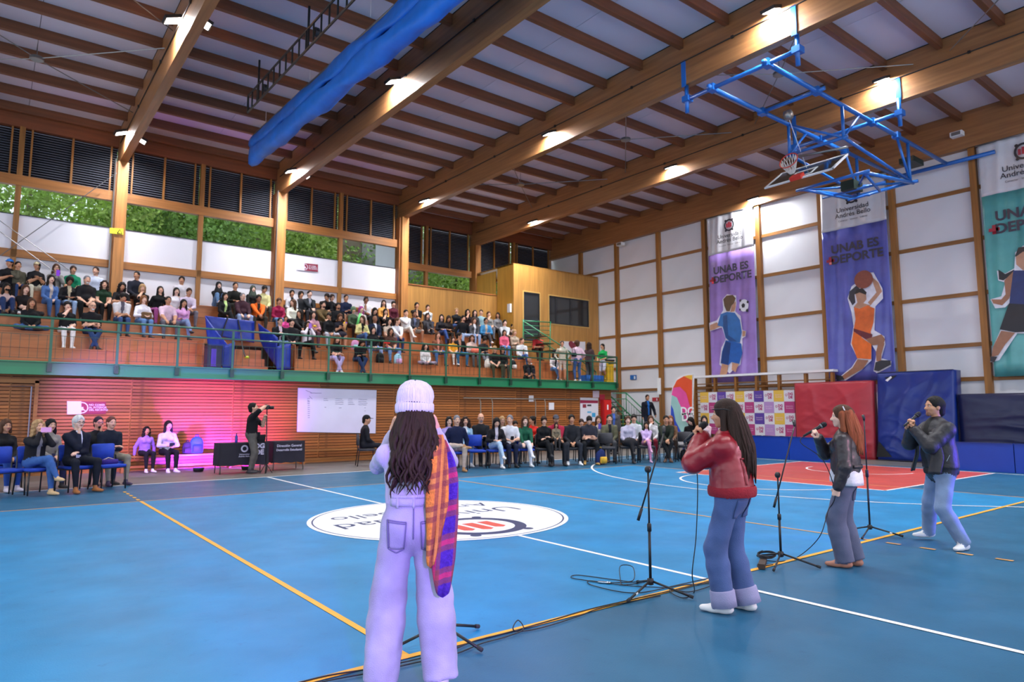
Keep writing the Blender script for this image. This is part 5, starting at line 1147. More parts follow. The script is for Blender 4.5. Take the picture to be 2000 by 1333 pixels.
# feather flag
fl = thing('feather_flag', 'tall feather flag with orange, pink, mint and blue waves lettered DG DE', 'flag')
XF = 15.6
def fp(px, py, dx=0): return at(px, py, 'x', XF-dx*3)
def fpoly(nm, col, pts, k): b = MB(); b.add([fp(x, y, .003*k) for x, y in pts], [list(range(len(pts)))]); o = b.build(nm, mat('flag_'+col.strip('#'), col, .45, .05, 3), fl); return o
def fc(x, y): return (1200+x/5, 700+y/5)
o = fpoly('flag_body', '#e8e6ea', [fc(*p) for p in ((545, 700), (545, 400), (570, 270), (620, 190), (690, 155), (780, 150), (765, 700), (745, 760), (680, 760), (600, 740))], 0); o.modifiers.new('s', 'SOLIDIFY').thickness = .004
fpoly('orange_wave', '#e0532e', [fc(*p) for p in ((572, 290), (610, 215), (680, 175), (760, 165), (758, 560), (735, 500), (690, 340), (620, 290))], 1)
fpoly('yellow_tip', '#eab03a', [fc(*p) for p in ((680, 178), (720, 166), (760, 165), (758, 215))], 2)
fpoly('pink_wave', '#e2529c', [fc(*p) for p in ((558, 360), (572, 290), (640, 280), (700, 340), (740, 480), (752, 640), (700, 640), (650, 480), (600, 400))], 3)
fpoly('mint_wave', '#9cc8c4', [fc(*p) for p in ((552, 450), (560, 360), (610, 385), (655, 490), (685, 600), (720, 640), (690, 735), (640, 735), (590, 640))], 4)
fpoly('blue_wave', '#2a4fc0', [fc(*p) for p in ((548, 700), (552, 455), (575, 500), (595, 610), (650, 720), (655, 742), (600, 738))], 5)
for k, s in enumerate(('DG', 'DE')):
    c = fp(*fc(712, 555+58*k), .03); text_obj('lettering', s, WP, .42, frame(c, (0, -1, 0), (0, 0, 1)), fl, bold=.012)
tb('flag_pole', [fp(*fc(768, 160)), fp(1354, 860), Vector((XF, fp(1354, 860).y, .02))], .012, GALV, fl); MB().box(XF-.25, XF+.25, fp(1354, 860).y-.2, fp(1354, 860).y+.2, 0, .03).build('base_plate', BLACK, fl)
# wall signs
def sign(name, label, quad, m, th=.01):
    b = MB(); q = [Vector(p) for p in quad]; t = thing(name, label, 'sign'); b.add(q, [(0, 1, 2, 3)]); o = b.build('plate', m, t); o.modifiers.new('s', 'SOLIDIFY').thickness = th; return t
sg = sign('wall_sign', 'small blue information sign on white wall above the stairs', [at(*p, 'x', 17.73) for p in ((1231, 733), (1243, 733), (1243, 742), (1231, 742))], mat('sign_blue', '#1c6cc0', .4)); MB().add([at(*p, 'x', 17.71) for p in ((1238, 735), (1241, 735), (1241, 741), (1238, 741))], [(0, 1, 2, 3)]).build('pictogram', WP, sg)
sg = sign('wall_sign', 'small red fire sign on white wall behind the man on stairs', [at(*p, 'x', 17.73) for p in ((1274, 777), (1287, 777), (1287, 784.5), (1274, 784.5))], mat('sign_red', '#b81c2c', .4)); MB().add([at(*p, 'x', 17.71) for p in ((1282, 778.5), (1284, 778.5), (1284, 783), (1282, 783))], [(0, 1, 2, 3)]).build('pictogram', WP, sg)
o = boxo('junction_box', WP, 17.5, 17.6, 10.65, 10.78, 2.2, 2.9); tag(o, 'slim white cable box on timber stud beside the flag', 'box')
# ================================================================ CHAIRS, TABLES, WALL THINGS
def make_chair(pad, fr):
    t = empty('padded_chair')
    MB().rbox(-.22, .22, -.23, .22, .42, .475, .022).build('seat', pad, t, True)
    MB().rbox(-.21, .21, -.265, -.225, .56, .86, .04).build('backrest', pad, t, True)
    for s in (-1, 1):
        MB().tube([(s*.225, .21, .005), (s*.215, .20, .43)], .013, 8).build('leg', fr, t, True); MB().tube([(s*.225, -.27, .005), (s*.215, -.22, .43), (s*.205, -.245, .80)], .013, 8).build('leg', fr, t, True)
        MB().tube([(s*.215, -.22, .415), (s*.215, .20, .415)], .012, 8).build('side_rail', fr, t, True)
    MB().tube([(-.215, .20, .415), (.215, .20, .415)], .011, 8).build('front_rail', fr, t, True)
    return t
def copy_tree(o, parent=None):
    c = o.copy(); COL.objects.link(c); c.parent = parent
    for ch in list(o.children): copy_tree(ch, c)
    return c
CF_ = mat('chair_frame', '#1d1b20', .4)
BP = mat('chair_blue', '#1a3ea8', .8, .08, 20, .2, 150); GP = mat('chair_grey', '#3a393e', .8, .08, 20, .2, 150)
_pro = {'b': make_chair(BP, CF_), 'g': make_chair(GP, CF_)}; _used = set()
def chair(kind, x, y, rz, label, group):
    o = _pro[kind] if kind not in _used else copy_tree(_pro[kind]); _used.add(kind); o.location = (x, y, .009); o.rotation_euler = (0, 0, rz); tag(o, label, 'chair', group); return o
# bench along the slat wall, small things on it
def bench(label, x0, x1):
    t = thing('low_bench', label, 'bench', ((x0+x1)/2, 10.75, 0)); h = (x1-x0)/2
    MB().box(-h, h, -.15, .15, .36, .40).build('seat_board', RAILX, t)
    for x in (-h+.15, h-.15): MB().box(x-.03, x+.03, -.12, .12, 0, .36).build('leg', RAILX, t)
    MB().box(-h+.1, h-.1, -.02, .02, .10, .16).build('stretcher', RAILX, t); return t
bench('long wooden bench by slat wall where two girls sit', -2.6, .2); bench('long wooden bench below the white projection board', 1.9, 4.9)
def backpack(label, p, m, m2, s=1):
    t = thing('backpack', label, 'bag', p)
    b = MB(); n = 8; prof = [(.02, .0), (.15, .01), (.17, .1), (.165, .28), (.13, .38), (.05, .43), (.005, .44)]
    vs = []; N = 20
    for r, z in prof:
        for k in range(N): a = 2*PI*k/N; vs.append((r*s*math.cos(a)*(1.0), r*s*.62*math.sin(a), z*s))
    b.add(vs, [(i*N+k, i*N+(k+1) % N, (i+1)*N+(k+1) % N, (i+1)*N+k) for i in range(len(prof)-1) for k in range(N)]); b.build('body', m, t, True)
    MB().rbox(-.11*s, .11*s, -.15*s, -.09*s, .04*s, .22*s, .03).build('pocket', m2, t, True); MB().tube([(-.04*s, 0, .43*s), (-.03*s, 0, .48*s), (.03*s, 0, .48*s), (.04*s, 0, .43*s)], .01, 6).build('grab_loop', m2, t, True); return t
q = at(383, 890, 'y', 10.75); backpack('bright blue backpack leaning on the slat wall bench', (q.x, 10.75, .41), mat('bag_blue', '#1c4fa0', .7, .1, 8), mat('bag_blue_dark', '#16367a', .7))
q = at(365, 890, 'y', 10.75); backpack('small black bag next to the blue backpack', (q.x, 10.75, .41), mat('bag_black', '#17161a', .8), mat('bag_black2', '#222024', .8), .72)
# technical tables with black cloths
CL = mat('black_cloth', '#1d1a26', .85, .1, 6, .2, 60); PRN = mat('cloth_print', '#b9b4c6', .7)
def table(label, x0, x1, y0, y1):
    t = thing('cloth_table', label, 'table', ((x0+x1)/2, (y0+y1)/2, 0)); a, c = (x1-x0)/2, (y1-y0)/2
    MB().box(-a, a, -c, c, .70, .73).build('table_top', CL, t)
    b = MB(); n = 60; per = []
    for k in range(n):
        u = k/n*4; s_ = int(u); f = u-s_; pts = [(-a, -c), (a, -c), (a, c), (-a, c), (-a, -c)]; p, q = pts[s_], pts[s_+1]; per.append((p[0]+(q[0]-p[0])*f, p[1]+(q[1]-p[1])*f))
    vs = [(x*1.005, y*1.005, .735) for x, y in per]+[(x*(1.03+.012*math.sin(i*1.9)), y*(1.05+.03*math.sin(i*1.9)), .20+.01*math.sin(i*1.3)) for i, (x, y) in enumerate(per)]
    b.add(vs, [(k, (k+1) % n, (k+1) % n+n, k+n) for k in range(n)]); b.build('cloth_skirt', CL, t, True)
    for sx in (-1, 1):
        for sy in (-1, 1): MB().tube([(sx*a*.92, sy*c*.85, .7), (sx*a*.95, sy*c*.9, .005)], .014, 8).build('leg', GALV, t, True)
    return t
ta = at(424, 925, 'z', 0); t1 = table('black cloth table with white ring logo behind the cameraman', -.72, .42, 8.72, 9.25); t2 = table('second black cloth table to the right of the cameraman', .62, 1.42, 8.95, 9.5)
def on_tbl(t, y): return t.location.y+y
FT = frame((-.05, 8.665, .60), (1, 0, 0), (0, 0, 1)); inv = Matrix.Translation(-t1.location)
b = MB(); n = 30; vs = [inv @ FT @ Vector((r*math.cos(2*PI*k/n)-.12, r*math.sin(2*PI*k/n), 0)) for r in (.05, .085) for k in range(n)]; b.add(vs, [(k, (k+1) % n, (k+1) % n+n, k+n) for k in range(n)]); b.build('ring_logo', PRN, t1)
text_obj('lettering', 'Universidad', PRN, .05, inv @ FT @ Matrix.Translation((-.12, -.15, 0)), t1, bold=.001); text_obj('lettering', 'Andrés Bello', PRN, .05, inv @ FT @ Matrix.Translation((-.12, -.20, 0)), t1, bold=.001)
text_obj('lettering', 'DG', PRN, .16, inv @ FT @ Matrix.Translation((.24, .0, 0)), t1, bold=.008); text_obj('lettering', 'DE', PRN, .16, inv @ FT @ Matrix.Translation((.24, -.15, 0)), t1, bold=.008)
FT2 = frame((1.0, 8.885, .60), (1, 0, 0), (0, 0, 1)); inv2 = Matrix.Translation(-t2.location); text_obj('lettering', 'Dirección General', PRN, .085, inv2 @ FT2, t2, bold=.002); text_obj('lettering', 'Desarrollo Estudiantil', PRN, .075, inv2 @ FT2 @ Matrix.Translation((0, -.1, 0)), t2, bold=.002)
bt_ = thing('water_bottle', 'clear water bottle with blue cap on black table', 'bottle', (-.32, 8.85, .737)); MB().lathe([(.03, 0), (.033, .01), (.033, .15), (.012, .19), (.012, .21)], 14).build('body', mat('bottle_blue', '#3a4fc0', .1, trans=.5), bt_, True); MB().lathe([(.014, .205), (.014, .225)], 12).build('cap', BLACK, bt_, True)
lp = thing('laptop', 'dark laptop standing open on the black table', 'laptop', (.22, 9.0, .737)); MB().box(-.16, .16, -.11, .11, 0, .015).build('base', BLACK, lp); MB().box(-.16, .16, -.11, -.10, .01, .22, tf=Matrix.Rotation(.25, 4, 'X')).build('screen', BLACK, lp)
for i, (x, y) in enumerate(((-.9, 9.9), (.2, 9.7))):
    o = thing('wash_light', ('violet stage wash lamp on the floor left behind the black table', 'magenta stage wash lamp on the floor right behind the black table')[i], 'lamp', (x, y, .009)); MB().lathe([(.02, 0), (.11, .005), (.13, .08), (.12, .1), (.02, .1)], 18, tf=Matrix.Rotation(-.0, 4, 'X')).build('housing', BLACK, o, True); MB().lathe([(.11, .101), (.11, .104)], 18).build('lens', mat('lens_violet'+str(i), '#5a2ad0', .3, emit=('#6a20ff', '#ff20c0')[i], estr=4), o)
# projection board
pb = thing('whiteboard', 'large white board with a faint handwritten table on slat wall', 'board')
BW = mat('board_white', '#d8d2ea', .3, .03, 2, spec=.5); P = [at(*p, 'y', 11.17) for p in ((582, 758), (735, 762.5), (733, 847), (580, 844))]
b = MB(); b.add(P, [(0, 1, 2, 3)]); o = b.build('panel', BW, pb); md = o.modifiers.new('s', 'SOLIDIFY'); md.thickness = .03; md.offset = 0
for i in range(4):
    a, c = P[i], P[(i+1) % 4]; MB().tube([a, c], .012, 6).build('edge_trim', GALV, pb)
PEN = mat('faint_pen', '#8a86a8', .5); rr = random.Random(4)
def pen(px, py, w_, slope=.03): MB().tube([at(px+w_*k/6, py+slope*w_*k/6+rr.uniform(-.4, .4), 'y', 11.152) for k in range(7)], .006, 4).build('handwriting', PEN, pb)
pen(597, 763, 12, .4); pen(606, 768, 22); pen(604, 774, 6, 1)
for cx, w_ in ((600, 6), (632, 10), (655, 16), (680, 13), (700, 18)):
    for r in range(4 if cx != 632 else 2): pen(cx, 778.5+r*3.4+(cx-600)*.02, w_*rr.uniform(.6, 1))
for r in range(9): pen(601, 784+4*r, 4)
pen(634, 796, 3); pen(662, 797, 5); pen(712, 797, 2); pen(712, 803, 2)
# no eating signs
MAR = mat('sign_maroon', '#8c1f3c', .5); LIL = mat('sign_pale', '#ddd6e8', .5)
def no_food(label, q, y):
    t = thing('no_eating_sign', label, 'sign'); a, b_, c, d = [at(*p, 'y', y) for p in q]; m0 = a.lerp(b_, .36); m1 = d.lerp(c, .36)
    MB().add([a, m0, m1, d], [(0, 1, 2, 3)]).build('pale_field', LIL, t); MB().add([m0, b_, c, m1], [(0, 1, 2, 3)]).build('maroon_field', MAR, t)
    cc = a.lerp(b_, .37).lerp(d.lerp(c, .37), .5); h = (a-d).length; F_ = frame((cc.x, y-.006, cc.z), (1, 0, 0), (0, 0, 1)); n = 28
    MB().add([F_ @ Vector((r*h*math.cos(2*PI*k/n), r*h*math.sin(2*PI*k/n), 0)) for r in (.36, .43) for k in range(n)], [(k, (k+1) % n, (k+1) % n+n, k+n) for k in range(n)]).build('prohibition_ring', LIL, t)
    MB().add([F_ @ Vector((u*h, v*h, .001)) for u, v in ((-.30, .26), (-.26, .30), (.30, -.26), (.26, -.30))], [(0, 3, 2, 1)]).build('prohibition_bar', LIL, t)
    MB().prism([(-.24, -.05), (.0, -.05), (.02, .06), (.1, .06), (.12, -.2), (-.2, -.2)], lambda u, v, w: F_ @ Vector((u*h, v*h, .0005+w)), .001).build('burger_and_cup', LIL, t)
    for i, s in enumerate(('NO COMER', 'AL INTERIOR', 'DEL RECINTO')): text_obj('lettering', s, LIL, h*.20, frame(m0.lerp(b_, .30).lerp(m1.lerp(c, .30), .34+.2*i)+Vector((0, -.008, 0)), (1, 0, 0), (0, 0, 1)), t, 'LEFT', bold=.001)
no_food('no eating sign in white and maroon on slat wall', ((131, 784), (207, 785), (207, 809), (131, 810)), 11.15); no_food('no eating sign in white and maroon on upper white wall', ((580, 513), (621, 517), (621, 531.5), (580, 527)), 15.58)
ws = sign('warning_sign', 'yellow triangle warning sign on the big left post', [at(*p, 'y', 15.15) for p in ((214, 445), (241, 447), (241, 459), (214, 456))], mat('sign_yellow', '#e0d02a', .5)); MB().tube([at(*p, 'y', 15.14) for p in ((229, 456), (234, 448.5), (238, 457), (229, 456))], .012, 4).build('triangle', BLACK, ws)
# poster board near the stairs, papers, wall handrail
pb2 = thing('notice_board', 'white notice board with dark red header beside the staircase', 'board'); P = [at(*p, 'y', 11.17) for p in ((1133, 777), (1168, 778), (1168, 824), (1133, 824))]
b = MB(); b.add(P, [(0, 1, 2, 3)]); o = b.build('sheet', mat('poster_white', '#d8d4da', .6), pb2); md = o.modifiers.new('s', 'SOLIDIFY'); md.thickness = .03; md.offset = 0
def pr(col, pts): MB().add([at(*p, 'y', 11.15) for p in pts], [(0, 1, 2, 3)]).build('print', mat('notice_'+col.strip('#'), col, .6), pb2)
pr('#8f2040', ((1133, 782), (1168, 783), (1168, 788), (1133, 788))); pr('#8a2a3a', ((1138, 790), (1145, 790), (1145, 797), (1138, 797))); pr('#333338', ((1147, 790.5), (1155, 790.5), (1155, 794), (1147, 794))); pr('#3a9ac8', ((1156, 807), (1163, 807), (1163, 815), (1156, 815))); pr('#5aa8cc', ((1147, 804), (1155, 804), (1155, 807), (1147, 807)))
def paper(label, q, col='#e0dce2', y=11.18): b = MB(); b.add([at(*p, 'y', y) for p in q], [(0, 1, 2, 3)]); o = b.build('paper_notice', mat('paper_'+col.strip('#'), col, .7), None); md = o.modifiers.new('s', 'SOLIDIFY'); md.thickness = .014; md.offset = 0; tag(o, label, 'notice'); return o
paper('white paper notice with figure on slat wall below the handrail', ((1072, 787), (1082, 787), (1082, 801), (1072, 801))); paper('white paper notice above the pipe handrail', ((1033, 773), (1042, 773), (1042, 785), (1033, 785))); paper('white sheet above the notice board', ((1158, 764), (1170, 764), (1170, 777), (1158, 777)), '#d8c6d4')
paper('small red fire equipment sign beside the notice board', ((1171, 771), (1181, 771), (1181, 788), (1171, 788)), '#b02a40', 11.18); 
o = MB(); rb = at(1190, 800, 'y', 10.9); cab = thing('hose_cabinet', 'tall red fire hose cabinet by the stairs', 'cabinet', (rb.x, 11.085, 0)); MB().box(-.22, .22, -.1, .1, .7, 1.95).build('body', mat('fire_red', '#c01c20', .4), cab); MB().box(-.19, .19, -.115, -.1, .75, 1.9).build('door', mat('fire_red2', '#ce2622', .35), cab); MB().box(-.05, .02, -.12, -.115, 1.55, 1.75).build('label_plate', WP, cab)
o = thing('ball_cage_frame', 'thin galvanised pipe frame standing before the slat wall', 'frame'); PIPE = mat('pipe_grey', '#8c8378', .45, metal=.5)
MB().tube([at(905, 778, 'y', 10.9), at(1130, 781, 'y', 10.9)], .02, 8).build('top_pipe', PIPE, o, True)
for px in (937, 960, 1044, 1063):
    a = at(px, 780, 'y', 10.9); MB().tube([a, a+Vector((0, -.06, -.12)), (a.x, a.y-.06, .01)], .018, 8).build('upright', PIPE, o, True)
# timber door frame at the far left of the slat wall
d = thing('slat_gate', 'framed slat gate at the left end of slat wall', 'gate'); x1 = at(75, 745, 'y', 11.1).x
for (a, b_, c, e) in ((x1-.06, x1+.02, .05, 2.22), (x1-1.4, x1-1.32, .05, 2.22), (x1-1.4, x1+.02, 2.16, 2.26)): boxo('frame_board', RAILX, a, b_, 11.12, 11.17, c, e, d)
MB().tube([(x1-.12, 11.1, .1), (x1-.12, 11.1, 2.08), (x1-1.28, 11.1, 2.08), (x1-1.28, 11.1, .1)], .018, 6).build('steel_frame', mat('grey_steel', '#8f8ca0', .4, metal=.6), d)

# ================================================================ UNDER THE ROOF
# raised divider curtain and dark lattice truss
CU = mat('curtain_blue', '#1d6fd0', .5, .12, 2.5, .35, 5, spec=.35)
cu = thing('divider_curtain', 'bundled bright blue divider curtain hoisted under the roof', 'curtain')
def curtain_layer(name, prof, m, ph):
    b = MB(); ny = 60; vs = []; k = len(prof)
    for j in range(ny+1):
        y = 12.72-15.5*j/ny; t = j/ny; zb = 9.12-.62*t; 
        for i, (dx, dz) in enumerate(prof): vs.append((.9+dx+.03*math.sin(y*1.7+i*1.1+ph)*(i > 0), y, zb+dz+(.035*math.sin(y*2.3+i*.9+ph)+.02*math.sin(y*6+i))*(0 < i)))
    b.add(vs, [(j*k+i, j*k+i+1, (j+1)*k+i+1, (j+1)*k+i) for j in range(ny) for i in range(k-1)]+[list(range(k))[::-1]]); o = b.build(name, m, cu, True); o.modifiers.new('s', 'SOLIDIFY').thickness = .012
curtain_layer('upper_fold', [(.0, .98), (-.05, .9), (-.10, .75), (-.13, .62), (-.10, .52), (.02, .50)], CU, 0); curtain_layer('lower_fold', [(.0, .55), (-.08, .50), (-.13, .38), (-.15, .2), (-.12, .05), (.02, .0), (.15, .03), (.16, .4), (.05, .98)], CU, 2)
MB().tube([(.9, 12.72, 10.08), (.9, -2.8, 9.46)], .03, 8).build('hoist_pipe', GALV, cu, True)
for y in (11.5, 8, 4.5, 1): MB().tube([(.9, y, 10.0), (.9, y, 10.42)], .006, 5).build('hoist_rope', WP, cu)
tr = thing('lattice_truss', 'dark steel lattice truss hanging beside the blue curtain', 'truss'); TS = mat('truss_dark', '#26241f', .5, metal=.3)
za = lambda y: 9.34-.03*(9.46-y)
for dz in (0, .46): MB().tube([(-.2, 9.46, za(9.46)+dz), (-.2, -3, za(-3)+dz)], .028, 6).build('chord', TS, tr)
MB().tube([(-.2, 9.46, za(9.46)), (-.2, 9.46, za(9.46)+.46)], .028, 6).build('end_post', TS, tr)
y = 9.1
while y > -3:
    MB().tube([(-.2, y, za(y)), (-.2, y, za(y)+.46)], .02, 6).build('web_post', TS, tr); y -= .42
for y in (8.6, 5.2, 1.8):
    MB().tube([(-.2, y, za(y)-.02), (-.2, y, 10.42)], .026, 6).build('hanger', TS, tr); MB().lathe([(.02, -.05), (.1, -.04), (.1, .04), (.02, .05)], 14, 0, Matrix.Translation((-.12, y-.25, za(y)+.28)) @ Matrix.Rotation(PI/2, 4, 'Y')).build('pulley', BLACK, tr)
# steel tie rods with hub discs between the beams
def tie(label, cx, x0, x1, y0, y1, z=9.95):
    t = thing('roof_bracing', label, 'bracing', (cx, (y0+y1)/2, z)); h, w_ = (y1-y0)/2, (x1-x0)/2
    for sx in (-1, 1):
        for sy in (-1, 1): MB().tube([(sx*.06, sy*.06, 0), (sx*w_, sy*h, .1)], .012, 6).build('rod', GALV, t)
    MB().lathe([(.13, -.04), (.15, -.03), (.15, .03), (.13, .04)], 18).build('hub_disc', GALV, t)
    MB().tube([(0, 0, 0), (0, 0, .45)], .008, 5).build('hanger_wire', GALV, t)
for i, (xa, xb) in enumerate(((BX[4], BX[5]), (BX[1], BX[2]))):
    for k, yc in enumerate((10.9, 5.6, .4, -4.8)): tie('crossed steel roof ties with round hub, %s bay %s' % (('banner side', 'left')[i], ('nearest the stands', 'second from the stands', 'third from the stands', 'nearest the camera')[k]), (xa+xb)/2, xa+.1, xb-.1, yc-2.2, yc+2.2)

wb_ = thing('wall_bracing', 'thin steel crossed bracing rods at the left end of upper wall', 'bracing')
for a_, c_ in (((0, 500), (228, 338)), ((-30, 410), (135, 528)), ((-30, 430), (118, 540))): MB().tube([at(*a_, 'y', 15.2), at(*c_, 'y', 15.2)], .012, 6).build('rod', GALV, wb_)
# floodlights: each a lamp of its own
HOUS = mat('lamp_housing', '#1c1c1e', .5); LENS = mat('lamp_lens', '#ffffff', .4, emit='#f4f8ff', estr=55); LENSD = mat('lamp_lens_dim', '#ffffff', .4, emit='#f4f8ff', estr=18)
def flood(label, x, y, z, side, energy, dim=False):
    t = thing('floodlight', label, 'floodlight', (x, y, z), 0, 'floodlights on the roof beams')
    tf = Matrix.Rotation(math.radians(side*22), 4, 'Y')
    MB().box(-.17, .17, -.16, .16, .0, .07, 0, tf).build('housing', HOUS, t); MB().box(-.14, .14, -.13, .13, -.006, .0, 0, tf).build('lens', LENSD if dim else LENS, t)
    MB().box(-.01-side*.20, .01-side*.20, -.12, .12, -.06, .06).build('bracket', HOUS, t)
    l = bpy.data.lights.new('flood_lamp', 'AREA'); l.shape = 'RECTANGLE'; l.size = .28; l.size_y = .26; l.energy = energy; l.color = (.96, .98, 1); o = bpy.data.objects.new('flood_lamp', l); COL.objects.link(o); o.parent = t
    o.matrix_local = Matrix.Rotation(math.radians(side*22), 4, 'Y') @ Matrix.Translation((0, 0, -.02)); return t
FE = 235
names = {BX[1]: 'first', BX[2]: 'leftmost visible', BX[3]: 'curtain side', BX[4]: 'middle', BX[5]: 'banner side'}
def fl_at(px, py, x, side, e, lab, dim=False):
    p = at(px, py, 'x', x+side*.24); flood(lab, x+side*.24, p.y, min(p.z, 9.95), side, e, dim)
fl_at(768, 160, BX[3], -1, FE, 'glaring floodlight on beam below the blue curtain'); fl_at(568, 335, BX[3], -1, FE, 'glaring floodlight near the post on curtain side beam'); fl_at(595, 343, BX[3], 1, FE*.6, 'smaller floodlight right of the curtain side beam by the post', True)
fl_at(1073, 262, BX[4], -1, FE, 'glaring floodlight half way along the middle beam'); fl_at(829, 393, BX[4], -1, FE, 'glaring floodlight at the stands end of the middle beam'); fl_at(1507, 22, BX[4], -1, FE, 'glaring floodlight at top edge above the hoop frame')
fl_at(1722, 157, BX[5], -1, FE*.7, 'floodlight beside the blue hanger on banner side beam', True); fl_at(1310, 327, BX[5], -1, FE*.7, 'small floodlight in the middle of the banner side beam', True); fl_at(1040, 434, BX[5], -1, FE*.7, 'small floodlight at the stands end of banner side beam', True)
p = at(1470, 374, 'x', 17.3); flood('glaring floodlight above the violet banner on the end wall', 17.3, p.y, p.z-.3, -1, FE)
flood('floodlight left of the leftmost beam near top edge', BX[2]-.26, 7.0, 9.85, -1, FE, False); flood('floodlight right of the leftmost beam near top edge', BX[2]+.26, 6.6, 9.80, 1, FE*.7); flood('floodlight left of the big left post', BX[2]-.26, 14.0, 9.7, -1, FE*.6, True); flood('floodlight right of the big left post', BX[2]+.26, 14.1, 9.65, 1, FE*.6, True)
# the lamps on the far sides of the beams, facing the banner wall
for x, e in ((BX[3], .8), (BX[4], 1.0), (BX[5], 1.5)):
    for k, y in enumerate((13.4, 6.0, -.9, -7.5)):
        if x == BX[3] and k == 0: continue
        flood('floodlight on the far face of the %s beam, %s from the stands' % (names[x], ('first', 'second', 'third', 'fourth')[k]), x+.26, y, 9.75, 1.6, FE*e)
# the same rows of lamps go on over the near side of the hall
for x in BX[1:]:
    for y in (-1.0, -7.5):
        if x == BX[4] and y == -1.0 or x == BX[5] and y == -1: continue
        flood('floodlight over the near side on the %s beam, %s' % (names[x], 'above the singers' if y > -3 else 'behind the camera'), x-.26, y, 9.8, -1, FE)
for lab, p in (('white projector box under the end beam by the hoop rail', at(1868, 241, 'x', 17.35)), ('white security camera at the top of a far stud', at(1212, 463, 'x', 17.35))):
    t = thing('wall_device', lab, 'device', (17.35, p.y, p.z-.35)); MB().box(-.12, .1, -.16, .16, -.07, .07).build('housing', WP, t); MB().box(-.13, -.12, -.12, .12, -.05, .05).build('front', GALV, t); MB().box(.1, .2, -.03, .03, -.03, .03).build('bracket', GALV, t)

# ================================================================ FOLDING BASKETBALL BACKSTOP
HB = mat('hoop_blue', '#1560b4', .35, .06, 3, coat=.2); hp = thing('basketball_backstop', 'blue steel folding basketball backstop hoisted under the roof', 'basketball hoop')
def hb(name, pts, r=.045, m=HB): return MB().tube(pts, r, 10).build(name, m, hp, True)
ZH = 8.92
for (X, ys_) in ((7.66, (1.36, -1.44)), (12.5, (1.36, -1.42))):
    for y in ys_:
        MB().box(X-.13 if X < 9 else X-.03, X-.11 if X < 9 else X-.01, y-.06, y+.06, 9.2, 9.85).build('beam_plate', HB, hp); hb('hanger', [(X-.02, y, 9.3), (X-.02, y, 8.58)], .05); MB().box(X-.1, X+.1, y-.09, y+.09, ZH-.07, ZH+.07).build('clamp', HB, hp)
    hb('cross_pipe', [(X, ys_[0], ZH), (X, ys_[1], ZH)], .05)
for y in (.65, -.75):
    hb('long_pipe', [(7.5, y, ZH), (17.35, y, ZH)], .055)
    for x in (7.66, 9.7, 12.5, 13.9): MB().box(x-.1, x+.1, y-.08, y+.08, ZH-.08, ZH+.08).build('clamp', HB, hp)
hb('cross_pipe', [(9.7, .65, ZH), (9.7, -.95, ZH)], .05); hb('wall_rail', [(17.3, .9, 8.9), (17.3, -2.0, 8.9)], .06)
MB().lathe([(.02, -.08), (.12, -.07), (.12, .07), (.02, .08)], 16, 0, Matrix.Translation((9.75, .0, ZH-.3)) @ Matrix.Rotation(PI/2, 4, 'X')).build('winch_drum', GALV, hp, True)
# drop frames and folded lattice
for y in (.65, -.75):
    hb('drop_post', [(10.9, y, ZH), (10.9, y, 8.05)], .04); hb('brace', [(10.9, y, 8.1), (11.8, y, ZH)], .035); hb('drop_post', [(14.6, y, ZH), (14.6, y, 7.75)], .045); hb('brace', [(14.6, y, 7.8), (13.9, y, ZH)], .035)
    hb('fold_arm', [(10.9, y, 8.1), (14.6, y, 7.8)], .04); hb('fold_arm', [(14.6, y*1.1, 7.72), (11.6, y*1.15, 7.35)], .045); hb('fold_arm', [(13.4, y*.6, 7.35), (11.6, y*1.15, 7.35)], .035); hb('fold_arm', [(14.6, y, 7.75), (13.2, -y*.4, 7.25)], .035)
hb('cross_bar', [(10.9, .75, 8.1), (10.9, -.85, 8.1)], .04); hb('cross_bar', [(14.6, .9, 7.75), (14.6, -.95, 7.75)], .045); hb('cross_bar', [(11.6, .9, 7.35), (11.6, -1.0, 7.35)], .04); hb('cross_bar', [(12.8, .8, 7.36), (12.8, -.85, 7.36)], .035); hb('diagonal', [(10.9, .65, ZH), (10.9, -.75, 8.1)], .03); hb('diagonal', [(14.6, .8, 7.75), (11.6, -.9, 7.35)], .03); hb('diagonal', [(14.6, -.8, 7.75), (11.6, .9, 7.35)], .03)
MB().box(12.6, 13.1, -.15, .2, 7.35, 7.6).build('motor', mat('motor_dark', '#1d2a20', .5), hp); MB().box(15.6, 16.3, -.5, -.1, 8.7, 8.86).build('motor', mat('motor_dark', '#1d2a20', .5), hp)
hb('steel_bar', [(10.9, .55, 8.0), (11.2, -.7, 7.95)], .03, GALV)
# board folded flat, hoop and net standing up from it
BB = mat('board_glass', '#3c4444', .08, trans=.35, spec=.6); bx_ = frame((11.2, .40, 7.65), (0, -1, 0), (1, 0, .68)); bz_ = bx_
def bq(name, m, u0, u1, v0, v1, w0=-.02, w1=.02): return MB().box(u0, u1, v0, v1, w0, w1, 0, bx_).build(name, m, hp)
bq('board_glass', BB, -.88, .88, -.54, .54, -.008, .008)
for (a, b_, c, e) in ((-.92, .92, -.54, -.48), (-.92, .92, .48, .54), (-.92, -.86, -.54, .54), (.86, .92, -.54, .54), (-.3, .3, -.36, -.32), (-.3, .3, .05, .09), (-.3, -.26, -.36, .09), (.26, .3, -.36, .09)): bq('board_frame', WP, a, b_, c, e)
HR = mat('hoop_red', '#c8331f', .4); NET = mat('net_white', '#dcd6ce', .8)
bq('hoop_bracket', HR, -.15, .15, -.62, -.40, .0, .10); 
rc = Vector((0, -.40, .34)); n = 32
ring = [bx_ @ (rc+Vector((.225*math.cos(2*PI*k/n), 0, .225*math.sin(2*PI*k/n)))) for k in range(n+1)]
